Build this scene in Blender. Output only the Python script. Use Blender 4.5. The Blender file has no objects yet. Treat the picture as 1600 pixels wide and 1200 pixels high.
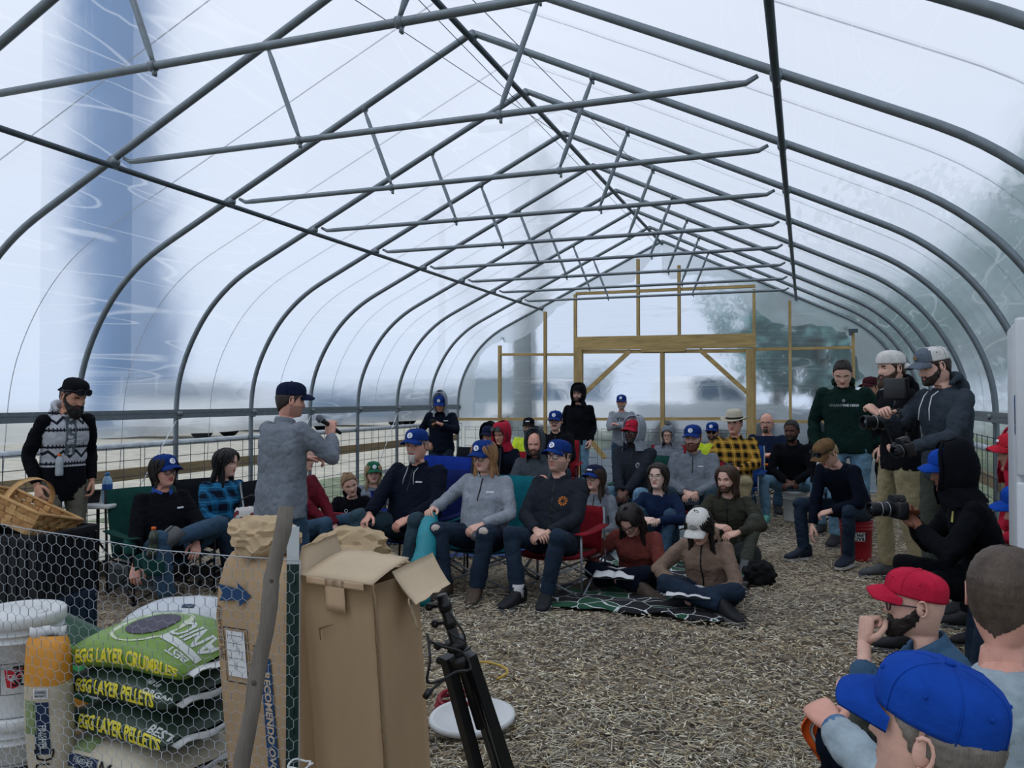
import bpy, bmesh, math, random
import numpy as np
from mathutils import Vector, Matrix, noise as mnoise
from mathutils.bvhtree import BVHTree

random.seed(7)
RNG = np.random.default_rng(7)
SC = bpy.context.scene
COL = SC.collection
PI = math.pi

# ------------------------------------------------------------------ camera
F_PX = 1262.0
CAM_H = 1.5
YAW = math.radians(19.95)
PITCH = math.radians(1.0)
cd = bpy.data.cameras.new('camera')
cd.sensor_fit = 'HORIZONTAL'
cd.sensor_width = 36.0
cd.lens = 36.0 * F_PX / 1600.0
cd.clip_start = 0.05
cd.clip_end = 400
cam = bpy.data.objects.new('camera', cd)
cam.location = (0, 0, CAM_H)
cam.rotation_euler = (PI / 2 + PITCH, 0, YAW)
COL.objects.link(cam)
SC.camera = cam

# ------------------------------------------------------------------ sky and exposure
SC.view_settings.view_transform = 'Standard'
SC.view_settings.look = 'None'
SC.view_settings.gamma = 1.0
SC.view_settings.use_curve_mapping = False
SC.view_settings.exposure = 0.17
wd = bpy.data.worlds.new('overcast')
SC.world = wd
wd.use_nodes = True
nt = wd.node_tree
bg = nt.nodes['Background']
tc = nt.nodes.new('ShaderNodeTexCoord')
sep = nt.nodes.new('ShaderNodeSeparateXYZ')
ramp = nt.nodes.new('ShaderNodeValToRGB')
nz = nt.nodes.new('ShaderNodeTexNoise')
nz.inputs['Scale'].default_value = 2.2
nz.inputs['Detail'].default_value = 4
mixn = nt.nodes.new('ShaderNodeMixRGB')
mixn.blend_type = 'MULTIPLY'
mixn.inputs[0].default_value = 0.30
nt.links.new(tc.outputs['Generated'], sep.inputs[0])
nt.links.new(tc.outputs['Generated'], nz.inputs['Vector'])
nt.links.new(sep.outputs['Z'], ramp.inputs[0])
ramp.color_ramp.elements[0].position = 0.0
ramp.color_ramp.elements[0].color = (0.74, 0.84, 1.0, 1)
ramp.color_ramp.elements[1].position = 0.6
ramp.color_ramp.elements[1].color = (0.88, 0.91, 1.0, 1)
nt.links.new(ramp.outputs[0], mixn.inputs[1])
nt.links.new(nz.outputs[0], mixn.inputs[2])
nt.links.new(mixn.outputs[0], bg.inputs[0])
bg.inputs[1].default_value = 1.0
# weak veiled sun behind the cloud, high over the ridge
sd = bpy.data.lights.new('veiled_sun', 'SUN')
sd.energy = 0.5
sd.angle = math.radians(40)
sun = bpy.data.objects.new('veiled_sun', sd)
sun.rotation_euler = (math.radians(25), math.radians(-20), 0)
COL.objects.link(sun)
SC.cycles.max_bounces = 10
SC.cycles.transparent_max_bounces = 16

# ------------------------------------------------------------------ pixel helper: where a thing stands, worked out once by hand-measured depth
_f = Vector((-math.sin(YAW) * math.cos(PITCH), math.cos(YAW) * math.cos(PITCH), math.sin(PITCH)))
_r = Vector((math.cos(YAW), math.sin(YAW), 0))
_u = _r.cross(_f)
def W(u, v, d):
    return Vector((0, 0, CAM_H)) + d * (_f + _r * ((u - 800) / F_PX) + _u * ((600 - v) / F_PX))
def ground(u, v, z=0.0):
    q = W(u, v, 1.0) - Vector((0, 0, CAM_H))
    t = (z - CAM_H) / q.z
    return Vector((0, 0, CAM_H)) + q * t
def on_y(u, v, Y):
    q = W(u, v, 1.0) - Vector((0, 0, CAM_H))
    return Vector((0, 0, CAM_H)) + q * (Y / q.y)

# ------------------------------------------------------------------ materials
def C(h, k=1.0):
    h = h.lstrip('#')
    o = []
    for i in (0, 2, 4):
        c = int(h[i:i + 2], 16) / 255.0
        c = c / 12.92 if c <= 0.04045 else ((c + 0.055) / 1.055) ** 2.4
        o.append(c * k)
    return (o[0], o[1], o[2], 1.0)
_M = {}
def mat(name, col, rough=0.7, var=0.15, vscale=9.0, bump=0.0, bscale=60.0, metal=0.0, spec=0.3, sheen=0.0, trans=0.0, stretch=None, sss=0.0):
    if name in _M:
        return _M[name]
    if isinstance(col, str):
        col = C(col)
    m = bpy.data.materials.new(name)
    m.use_nodes = True
    n = m.node_tree
    b = n.nodes['Principled BSDF']
    b.inputs['Roughness'].default_value = rough
    b.inputs['Metallic'].default_value = metal
    b.inputs['Specular IOR Level'].default_value = spec
    if sheen:
        b.inputs['Sheen Weight'].default_value = sheen
    if trans:
        b.inputs['Transmission Weight'].default_value = trans
    t = n.nodes.new('ShaderNodeTexCoord')
    mp = n.nodes.new('ShaderNodeMapping')
    n.links.new(t.outputs['Object'], mp.inputs[0])
    if stretch:
        mp.inputs['Scale'].default_value = stretch
    if var > 0:
        z = n.nodes.new('ShaderNodeTexNoise')
        z.inputs['Scale'].default_value = vscale
        z.inputs['Detail'].default_value = 5
        z.inputs['Roughness'].default_value = 0.65
        n.links.new(mp.outputs[0], z.inputs['Vector'])
        r = n.nodes.new('ShaderNodeValToRGB')
        r.color_ramp.elements[0].position = 0.3
        r.color_ramp.elements[1].position = 0.7
        r.color_ramp.elements[0].color = (col[0] * (1 - var), col[1] * (1 - var), col[2] * (1 - var), 1)
        r.color_ramp.elements[1].color = (min(1, col[0] * (1 + var)), min(1, col[1] * (1 + var)), min(1, col[2] * (1 + var)), 1)
        n.links.new(z.outputs[0], r.inputs[0])
        n.links.new(r.outputs[0], b.inputs['Base Color'])
    else:
        b.inputs['Base Color'].default_value = col
    if bump > 0:
        z2 = n.nodes.new('ShaderNodeTexNoise')
        z2.inputs['Scale'].default_value = bscale
        z2.inputs['Detail'].default_value = 3
        n.links.new(mp.outputs[0], z2.inputs['Vector'])
        bp = n.nodes.new('ShaderNodeBump')
        bp.inputs['Strength'].default_value = bump
        bp.inputs['Distance'].default_value = 0.01
        n.links.new(z2.outputs[0], bp.inputs['Height'])
        n.links.new(bp.outputs[0], b.inputs['Normal'])
    _M[name] = m
    return m
def cloth(h, k=1.0, var=0.18, bump=0.35, sheen=0.0):
    return mat('cloth_%s_%d' % (h.strip('#'), int(k * 100)), C(h, k), 0.92, var, 14.0, bump, 45.0, spec=0.12, sheen=sheen)

# ------------------------------------------------------------------ mesh helpers
class G:
    """collects vertices and faces of one mesh"""
    def __init__(s):
        s.v = []; s.f = []; s.m = []
    def add(s, vs, fs, mi=0):
        o = len(s.v)
        s.v.extend([tuple(p) for p in vs])
        s.f.extend([tuple(i + o for i in q) for q in fs])
        s.m.extend([mi] * len(fs))
        return o
    def box(s, cx, cy, cz, sx, sy, sz, R=None, mi=0):
        vs = [Vector((x * sx / 2, y * sy / 2, z * sz / 2)) for z in (-1, 1) for y in (-1, 1) for x in (-1, 1)]
        if R is not None:
            vs = [R @ p for p in vs]
        vs = [p + Vector((cx, cy, cz)) for p in vs]
        s.add(vs, [(0, 2, 3, 1), (4, 5, 7, 6), (0, 1, 5, 4), (2, 6, 7, 3), (0, 4, 6, 2), (1, 3, 7, 5)], mi)
    def beam(s, a, b, w, h, up=(0, 0, 1), mi=0):
        a = Vector(a); b = Vector(b); d = (b - a); L = d.length; d.normalize()
        up = Vector(up)
        if abs(d.dot(up)) > 0.99:
            up = Vector((0, 1, 0))
        x = d.cross(up).normalized(); z = x.cross(d).normalized()
        vs = []
        for p in (a, b):
            for (i, j) in ((-1, -1), (1, -1), (1, 1), (-1, 1)):
                vs.append(p + x * (i * w / 2) + z * (j * h / 2))
        s.add(vs, [(3, 2, 1, 0), (4, 5, 6, 7), (0, 1, 5, 4), (1, 2, 6, 5), (2, 3, 7, 6), (3, 0, 4, 7)], mi)
    def loft(s, rings, caps=True, mi=0, closed=True):
        n = len(rings[0]); vs = [p for r in rings for p in r]; fs = []
        for i in range(len(rings) - 1):
            for j in range(n if closed else n - 1):
                k = (j + 1) % n
                fs.append((i * n + j, i * n + k, (i + 1) * n + k, (i + 1) * n + j))
        if caps and closed:
            fs.append(tuple(range(n - 1, -1, -1)))
            fs.append(tuple((len(rings) - 1) * n + j for j in range(n)))
        return s.add(vs, fs, mi)
    def tube(s, pts, rad, n=8, mi=0, flat=None, caps=True, side=None, closed=False):
        pts = [Vector(p) for p in pts]
        if not hasattr(rad, '__len__'):
            rad = [rad] * len(pts)
        rings = []
        ref = Vector(side) if side is not None else None
        N = len(pts)
        for i, p in enumerate(pts):
            if closed:
                t = pts[(i + 1) % N] - pts[(i - 1) % N]
            else:
                t = (pts[min(i + 1, N - 1)] - pts[max(i - 1, 0)])
            if t.length < 1e-9:
                t = Vector((0, 0, 1))
            t.normalize()
            if ref is None:
                ref = Vector((0, 0, 1)) if abs(t.z) < 0.9 else Vector((1, 0, 0))
            x = (ref - t * ref.dot(t))
            if x.length < 1e-6:
                x = t.orthogonal()
            x.normalize(); y = t.cross(x)
            ref = x
            ra = rad[i]; rb = ra * (flat if flat else 1.0)
            rings.append([p + x * (ra * math.cos(2 * PI * k / n)) + y * (rb * math.sin(2 * PI * k / n)) for k in range(n)])
        if closed:
            o = s.loft(rings, False, mi)
            M_ = N * n
            s.f.extend([((N - 1) * n + j + o, (N - 1) * n + (j + 1) % n + o, (j + 1) % n + o, j + o) for j in range(n)])
            s.m.extend([mi] * n)
        else:
            s.loft(rings, caps, mi)
    def ball(s, c, r, nu=12, nv=8, mi=0, R=None):
        if not hasattr(r, '__len__'):
            r = (r, r, r)
        c = Vector(c); vs = []; fs = []
        for i in range(1, nv):
            a = PI * i / nv
            for j in range(nu):
                b = 2 * PI * j / nu
                p = Vector((r[0] * math.sin(a) * math.cos(b), r[1] * math.sin(a) * math.sin(b), r[2] * math.cos(a)))
                vs.append((R @ p if R is not None else p) + c)
        t = Vector((0, 0, r[2])); bt = -t
        if R is not None:
            t = R @ t; bt = R @ bt
        vs.append(t + c); vs.append(bt + c)
        T = len(vs) - 2; B = T + 1
        for i in range(nv - 2):
            for j in range(nu):
                k = (j + 1) % nu
                fs.append((i * nu + j, (i + 1) * nu + j, (i + 1) * nu + k, i * nu + k))
        for j in range(nu):
            k = (j + 1) % nu
            fs.append((T, j, k)); fs.append((B, (nv - 2) * nu + k, (nv - 2) * nu + j))
        s.add(vs, fs, mi)
    def lathe(s, prof, c=(0, 0, 0), n=24, mi=0, R=None):
        c = Vector(c)
        rings = []
        for (r, z) in prof:
            ring = []
            for k in range(n):
                p = Vector((r * math.cos(2 * PI * k / n), r * math.sin(2 * PI * k / n), z))
                ring.append((R @ p if R is not None else p) + c)
            rings.append(ring)
        s.loft(rings, True, mi)
    def grid(s, P, mi=0, wrap=False):
        """P[i][j] -> point"""
        ni = len(P); nj = len(P[0]); fs = []
        for i in range(ni - 1):
            for j in range(nj if wrap else nj - 1):
                k = (j + 1) % nj
                fs.append((i * nj + j, i * nj + k, (i + 1) * nj + k, (i + 1) * nj + j))
        s.add([p for r in P for p in r], fs, mi)
    def xf(s, M):
        s.v = [tuple(M @ Vector(p)) for p in s.v]
        return s
    def join(s, o, M=None, mi=None):
        off = len(s.v)
        s.v.extend([tuple(M @ Vector(p)) for p in o.v] if M is not None else o.v)
        s.f.extend([tuple(i + off for i in q) for q in o.f])
        s.m.extend(o.m if mi is None else [mi] * len(o.f))

def islands(nv, faces):
    p = list(range(nv))
    def fd(a):
        while p[a] != a:
            p[a] = p[p[a]]; a = p[a]
        return a
    for q in faces:
        r0 = fd(q[0])
        for i in q[1:]:
            r = fd(i)
            if r != r0:
                p[r] = r0
    roots = {}
    for i in range(nv):
        roots.setdefault(fd(i), i)
    return list(roots.values())

def obj(name, g, mats, parent=None, smooth=True, one=False, loc=None, rot=None):
    """one linked mesh object; one=True keeps the overlapping shells of a single piece together"""
    me = bpy.data.meshes.new(name)
    ed = []
    if one:
        isl = islands(len(g.v), g.f)
        ed = [(isl[0], k) for k in isl[1:]]
    me.from_pydata(g.v, ed, g.f)
    if not isinstance(mats, (list, tuple)):
        mats = [mats]
    for m in mats:
        me.materials.append(m)
    if len(mats) > 1:
        me.polygons.foreach_set('material_index', np.array(g.m, dtype=np.int32))
    if smooth:
        me.polygons.foreach_set('use_smooth', np.ones(len(me.polygons), dtype=bool))
    me.update()
    o = bpy.data.objects.new(name, me)
    COL.objects.link(o)
    if parent is not None:
        o.parent = parent
    if loc is not None:
        o.location = loc
    if rot is not None:
        o.rotation_euler = rot
    return o
def thing(name, label, cat, loc=(0, 0, 0), rz=0.0, group=None):
    o = bpy.data.objects.new(name, None)
    o.empty_display_size = 0.1
    o.location = loc
    o.rotation_euler = (0, 0, rz)
    COL.objects.link(o)
    o['label'] = label; o['category'] = cat
    if group:
        o['group'] = group
    return o
def tag(o, label, cat, group=None):
    o['label'] = label; o['category'] = cat
    if group:
        o['group'] = group
    return o
def struct(name):
    o = bpy.data.objects.new(name, None)
    COL.objects.link(o)
    o['kind'] = 'structure'
    return o
def edge_split(o, ang=35):
    me = o.data
    bm = bmesh.new(); bm.from_mesh(me)
    for e in bm.edges:
        if len(e.link_faces) == 2 and e.calc_face_angle(0) > math.radians(ang):
            e.smooth = False
    bm.to_mesh(me); bm.free()
    return o
def copy_tree(o, parent=None):
    c = o.copy(); COL.objects.link(c)
    if parent is not None:
        c.parent = parent
    for ch in list(o.children):
        copy_tree(ch, c)
    return c
def text_mesh(body, size, extr=0.0, res=2, align='CENTER', space=1.0, cell=0.0, shear=0.0, bold=0.0):
    """flat letters as (verts, faces) in the xy plane"""
    cu = bpy.data.curves.new('letters', 'FONT')
    cu.body = body; cu.size = size; cu.extrude = extr; cu.resolution_u = res
    cu.align_x = align; cu.align_y = 'CENTER'; cu.space_character = space; cu.shear = shear
    cu.offset = bold
    o = bpy.data.objects.new('letters', cu)
    COL.objects.link(o)
    bpy.context.view_layer.update()
    dg = bpy.context.evaluated_depsgraph_get()
    me = bpy.data.meshes.new_from_object(o.evaluated_get(dg))
    bpy.data.objects.remove(o)
    bm = bmesh.new(); bm.from_mesh(me)
    bmesh.ops.triangulate(bm, faces=bm.faces[:])
    if cell > 0 and bm.verts:
        xs = [v.co.x for v in bm.verts]; ys = [v.co.y for v in bm.verts]
        x = min(xs) + cell
        while x < max(xs):
            bmesh.ops.bisect_plane(bm, geom=bm.verts[:] + bm.edges[:] + bm.faces[:], plane_co=(x, 0, 0), plane_no=(1, 0, 0))
            x += cell
        y = min(ys) + cell
        while y < max(ys):
            bmesh.ops.bisect_plane(bm, geom=bm.verts[:] + bm.edges[:] + bm.faces[:], plane_co=(0, y, 0), plane_no=(0, 1, 0))
            y += cell
    bm.verts.index_update()
    vs = [tuple(v.co) for v in bm.verts]; fs = [tuple(v.index for v in f.verts) for f in bm.faces]
    bm.free()
    bpy.data.meshes.remove(me)
    return vs, fs
# ================================================================== the setting
CX = -2.33           # ridge line
HW = 3.88            # half width
RIDGE = 4.24
YE = 14.09           # end wall
PROF = [(0, 4.24), (0.8, 3.852), (1.6, 3.464), (2.4, 3.076), (3.0, 2.785), (3.14, 2.70), (3.3, 2.575), (3.46, 2.42), (3.60, 2.23), (3.72, 2.02), (3.81, 1.81), (3.86, 1.62), (3.88, 1.4), (3.88, 1.0), (3.88, 0.0)]
def prof_pts(n, zmin=0.0):
    P = np.array(PROF)
    # smooth the knee
    L = np.concatenate([[0], np.cumsum(np.hypot(np.diff(P[:, 0]), np.diff(P[:, 1])))])
    t = np.linspace(0, L[-1], n)
    x = np.interp(t, L, P[:, 0]); z = np.interp(t, L, P[:, 1])
    for _ in range(2):
        x[1:-1] = 0.25 * x[:-2] + 0.5 * x[1:-1] + 0.25 * x[2:]
        z[1:-1] = 0.25 * z[:-2] + 0.5 * z[1:-1] + 0.25 * z[2:]
    k = z >= zmin - 1e-6
    return x[k], z[k]

m_steel = mat('galvanised_steel', C('#737d83'), 0.42, 0.14, 14, 0.05, 80, metal=0.55, spec=0.5)
m_steel2 = mat('dull_steel', C('#4a545b'), 0.5, 0.15, 10, 0.05, 80, metal=0.5, spec=0.4)
m_wood = mat('pine_lumber', C('#a58e60'), 0.75, 0.28, 5, 0.15, 40, stretch=(3, 3, 0.6))
m_woodh = mat('pine_lumber_lengthwise', C('#a78f5e'), 0.75, 0.28, 5, 0.15, 40, stretch=(0.6, 3, 4))
m_board = mat('weathered_board', C('#8a7a5c'), 0.85, 0.25, 6, 0.2, 40, stretch=(3, 0.4, 3))
m_wire = mat('welded_wire', C('#3c444a'), 0.5, 0.1, 10, metal=0.5)

def film_material(name, tr, rf, tl, rough, tint=(0.90, 0.945, 1.0), bscale=3.0, bstr=0.25, ior=1.12, crease=0.42, m2=(1.0, 0.07, 1.0), r2=(0.5, 0.2, 0.9)):
    m = bpy.data.materials.new(name)
    m.use_nodes = True
    n = m.node_tree
    n.nodes.remove(n.nodes['Principled BSDF'])
    out = n.nodes['Material Output']
    t = n.nodes.new('ShaderNodeTexCoord'); mp = n.nodes.new('ShaderNodeMapping')
    mp.inputs['Scale'].default_value = (1.2, 0.35, 1.2)
    n.links.new(t.outputs['Object'], mp.inputs[0])
    z = n.nodes.new('ShaderNodeTexNoise'); z.inputs['Scale'].default_value = bscale; z.inputs['Detail'].default_value = 4
    z.inputs['Distortion'].default_value = 0.6
    n.links.new(mp.outputs[0], z.inputs['Vector'])
    bp = n.nodes.new('ShaderNodeBump'); bp.inputs['Strength'].default_value = bstr; bp.inputs['Distance'].default_value = 0.05
    n.links.new(z.outputs[0], bp.inputs['Height'])
    col = (tint[0], tint[1], tint[2], 1)
    T = n.nodes.new('ShaderNodeBsdfTransparent'); T.inputs[0].default_value = col
    R = n.nodes.new('ShaderNodeBsdfRefraction'); R.inputs[0].default_value = col; R.inputs['IOR'].default_value = ior; R.inputs['Roughness'].default_value = rough
    D = n.nodes.new('ShaderNodeBsdfTranslucent'); D.inputs[0].default_value = (min(1, tint[0] * 1.02), min(1, tint[1] * 1.02), tint[2], 1)
    Gs = n.nodes.new('ShaderNodeBsdfGlossy'); Gs.inputs[0].default_value = (0.9, 0.95, 1, 1); Gs.inputs['Roughness'].default_value = 0.22
    n.links.new(bp.outputs[0], R.inputs['Normal']); n.links.new(bp.outputs[0], Gs.inputs['Normal'])
    a = n.nodes.new('ShaderNodeMixShader'); b = n.nodes.new('ShaderNodeMixShader'); c = n.nodes.new('ShaderNodeMixShader')
    # creases in the sheet scatter more light than the flat parts
    mp2 = n.nodes.new('ShaderNodeMapping'); mp2.inputs['Rotation'].default_value = r2; mp2.inputs['Scale'].default_value = m2
    n.links.new(t.outputs['Object'], mp2.inputs[0])
    z2 = n.nodes.new('ShaderNodeTexNoise'); z2.inputs['Scale'].default_value = 3.2; z2.inputs['Detail'].default_value = 0; z2.inputs['Distortion'].default_value = 0.0
    n.links.new(mp2.outputs[0], z2.inputs['Vector'])
    mp3 = n.nodes.new('ShaderNodeMapping'); mp3.inputs['Rotation'].default_value = (0.1, 0.1, 0.1); mp3.inputs['Scale'].default_value = (0.16, 0.16, 3.2)
    n.links.new(t.outputs['Object'], mp3.inputs[0])
    z3 = n.nodes.new('ShaderNodeTexNoise'); z3.inputs['Scale'].default_value = 2.4; z3.inputs['Detail'].default_value = 0; z3.inputs['Distortion'].default_value = 0.15
    n.links.new(mp3.outputs[0], z3.inputs['Vector'])
    crs = []
    for zz, wdt in ((z2, 0.012), (z3, 0.013)):
        su = n.nodes.new('ShaderNodeMath'); su.operation = 'SUBTRACT'; su.inputs[1].default_value = 0.52; n.links.new(zz.outputs[0], su.inputs[0])
        ab = n.nodes.new('ShaderNodeMath'); ab.operation = 'ABSOLUTE'; n.links.new(su.outputs[0], ab.inputs[0])
        mr = n.nodes.new('ShaderNodeMapRange'); mr.inputs[1].default_value = 0.0; mr.inputs[2].default_value = wdt; mr.inputs[3].default_value = 1.0; mr.inputs[4].default_value = 0.0
        n.links.new(ab.outputs[0], mr.inputs[0]); crs.append(mr)
    mxm = n.nodes.new('ShaderNodeMath'); mxm.operation = 'MAXIMUM'; n.links.new(crs[0].outputs[0], mxm.inputs[0]); n.links.new(crs[1].outputs[0], mxm.inputs[1])
    tlm = n.nodes.new('ShaderNodeMapRange'); tlm.inputs[3].default_value = tl; tlm.inputs[4].default_value = crease; n.links.new(mxm.outputs[0], tlm.inputs[0])
    n.links.new(tlm.outputs[0], b.inputs[0])
    a.inputs[0].default_value = rf / (tr + rf)
    n.links.new(T.outputs[0], a.inputs[1]); n.links.new(R.outputs[0], a.inputs[2])
    if False:
        b.inputs[0].default_value = tl
    n.links.new(a.outputs[0], b.inputs[1]); n.links.new(D.outputs[0], b.inputs[2])
    lw = n.nodes.new('ShaderNodeLayerWeight'); lw.inputs[0].default_value = 0.22
    mt = n.nodes.new('ShaderNodeMath'); mt.operation = 'MULTIPLY'; mt.inputs[1].default_value = 0.2
    n.links.new(lw.outputs['Fresnel'], mt.inputs[0])
    n.links.new(mt.outputs[0], c.inputs[0])
    n.links.new(b.outputs[0], c.inputs[1]); n.links.new(Gs.outputs[0], c.inputs[2])
    n.links.new(c.outputs[0], out.inputs[0])
    return m
m_film = film_material('greenhouse_film', 0.14, 0.86, 0.15, 0.42, ior=1.07)
m_film_end = film_material('end_wall_film', 0.2, 0.8, 0.12, 0.36, bscale=3.5, bstr=0.35, ior=1.07, crease=0.38, m2=(0.12, 1.0, 2.2), r2=(0.0, 0.45, 0.0))
m_flap = film_material('doubled_film', 0.35, 0.35, 0.50, 0.3, tint=(0.95, 0.97, 0.98))

# ---- wood-chip floor: relief near the camera, flat beyond
def floor_mesh():
    g = G()
    x0, x1, y0, y1 = -6.15, 1.5, -1.0, 14.05
    nx, ny = 130, 250
    P = []
    for j in range(ny + 1):
        y = y0 + (y1 - y0) * (j / ny) ** 1.25
        row = []
        for i in range(nx + 1):
            x = x0 + (x1 - x0) * i / nx
            z = 0.02 * mnoise.noise(Vector((x * 0.9, y * 0.9, 0))) + 0.012 * mnoise.noise(Vector((x * 4, y * 4, 3))) + 0.006 * mnoise.noise(Vector((x * 13, y * 13, 6)))
            row.append((x, y, z - 0.012))
        P.append(row)
    g.grid(P)
    return g
def chip_floor_mat():
    m = bpy.data.materials.new('wood_chip_floor')
    m.use_nodes = True
    n = m.node_tree; b = n.nodes['Principled BSDF']
    b.inputs['Roughness'].default_value = 0.95; b.inputs['Specular IOR Level'].default_value = 0.1
    t = n.nodes.new('ShaderNodeTexCoord')
    v = n.nodes.new('ShaderNodeTexVoronoi'); v.inputs['Scale'].default_value = 62
    v.inputs['Randomness'].default_value = 1.0
    mp = n.nodes.new('ShaderNodeMapping'); mp.inputs['Scale'].default_value = (1.0, 0.6, 1)
    dz = n.nodes.new('ShaderNodeTexNoise'); dz.inputs['Scale'].default_value = 9
    mx = n.nodes.new('ShaderNodeMixRGB'); mx.inputs[0].default_value = 0.12
    n.links.new(t.outputs['Object'], mp.inputs[0])
    n.links.new(mp.outputs[0], mx.inputs[1]); n.links.new(dz.outputs['Color'], mx.inputs[2])
    n.links.new(mp.outputs[0], dz.inputs['Vector'])
    n.links.new(mx.outputs[0], v.inputs['Vector'])
    r = n.nodes.new('ShaderNodeValToRGB')
    cr = r.color_ramp
    cr.elements[0].position = 0.0; cr.elements[0].color = C('#37322c')
    cr.elements[1].position = 1.0; cr.elements[1].color = C('#c4b89f')
    e = cr.elements.new(0.35); e.color = C('#72695d')
    e = cr.elements.new(0.7); e.color = C('#9b9080')
    n.links.new(v.outputs['Color'], r.inputs[0])
    big = n.nodes.new('ShaderNodeTexNoise'); big.inputs['Scale'].default_value = 0.9; big.inputs['Detail'].default_value = 4
    n.links.new(t.outputs['Object'], big.inputs['Vector'])
    br = n.nodes.new('ShaderNodeValToRGB'); br.color_ramp.elements[0].position = 0.35; br.color_ramp.elements[1].position = 0.65
    br.color_ramp.elements[0].color = (0.72, 0.72, 0.76, 1); br.color_ramp.elements[1].color = (1.1, 1.02, 0.92, 1)
    n.links.new(big.outputs[0], br.inputs[0])
    mu = n.nodes.new('ShaderNodeMixRGB'); mu.blend_type = 'MULTIPLY'; mu.inputs[0].default_value = 1
    n.links.new(r.outputs[0], mu.inputs[1]); n.links.new(br.outputs[0], mu.inputs[2])
    n.links.new(mu.outputs[0], b.inputs['Base Color'])
    bp = n.nodes.new('ShaderNodeBump'); bp.inputs['Strength'].default_value = 0.9; bp.inputs['Distance'].default_value = 0.02
    n.links.new(v.outputs['Distance'], bp.inputs['Height']); n.links.new(bp.outputs[0], b.inputs['Normal'])
    return m
fl = obj('floor', floor_mesh(), chip_floor_mat()); fl['kind'] = 'structure'
# outside ground
g = G()
m_gravel = mat('pale_gravel', C('#b3b2a6'), 0.95, 0.25, 2.5, 0.5, 60)
m_grass = mat('thin_grass', C('#74816a'), 0.95, 0.45, 3.5, 0.5, 50)
def outside(name, x0, x1, y0, y1, m, z=-0.05, nx=50, ny=50, amp=0.05):
    g = G(); P = []
    for j in range(ny + 1):
        P.append([])
        for i in range(nx + 1):
            x = x0 + (x1 - x0) * i / nx; y = y0 + (y1 - y0) * j / ny
            P[-1].append((x, y, z + amp * mnoise.noise(Vector((x * .7, y * .7, 0)))))
    g.grid(P)
    o = obj(name, g, m); o['kind'] = 'structure'
    return o
outside('grass_strip', -8.6, -6.0, 7.8, 40, m_grass, -0.05, 24, 100, 0.04)
outside('gravel_strip', -8.6, -6.0, -30, 8.0, m_gravel, -0.06, 24, 100, 0.03)
o = outside('gravel_yard', -90, -8.4, -30, 120, m_gravel, -0.07, 160, 60)
for v in o.data.vertices:
    v.co.z += .06 * max(0, min(1, (-8.6 - v.co.x) / 2.2))
outside('yard_right', 1.35, 60, -30, 120, m_grass, -0.08)
outside('yard_beyond', -8.6, 1.6, 13.95, 120, mat('asphalt_yard', C('#4a565d'), .95, .2, 2.5, .4, 60), -0.06)
outside('yard_behind', -6.2, 1.6, -30, -0.9, m_gravel, -0.08)

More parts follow.
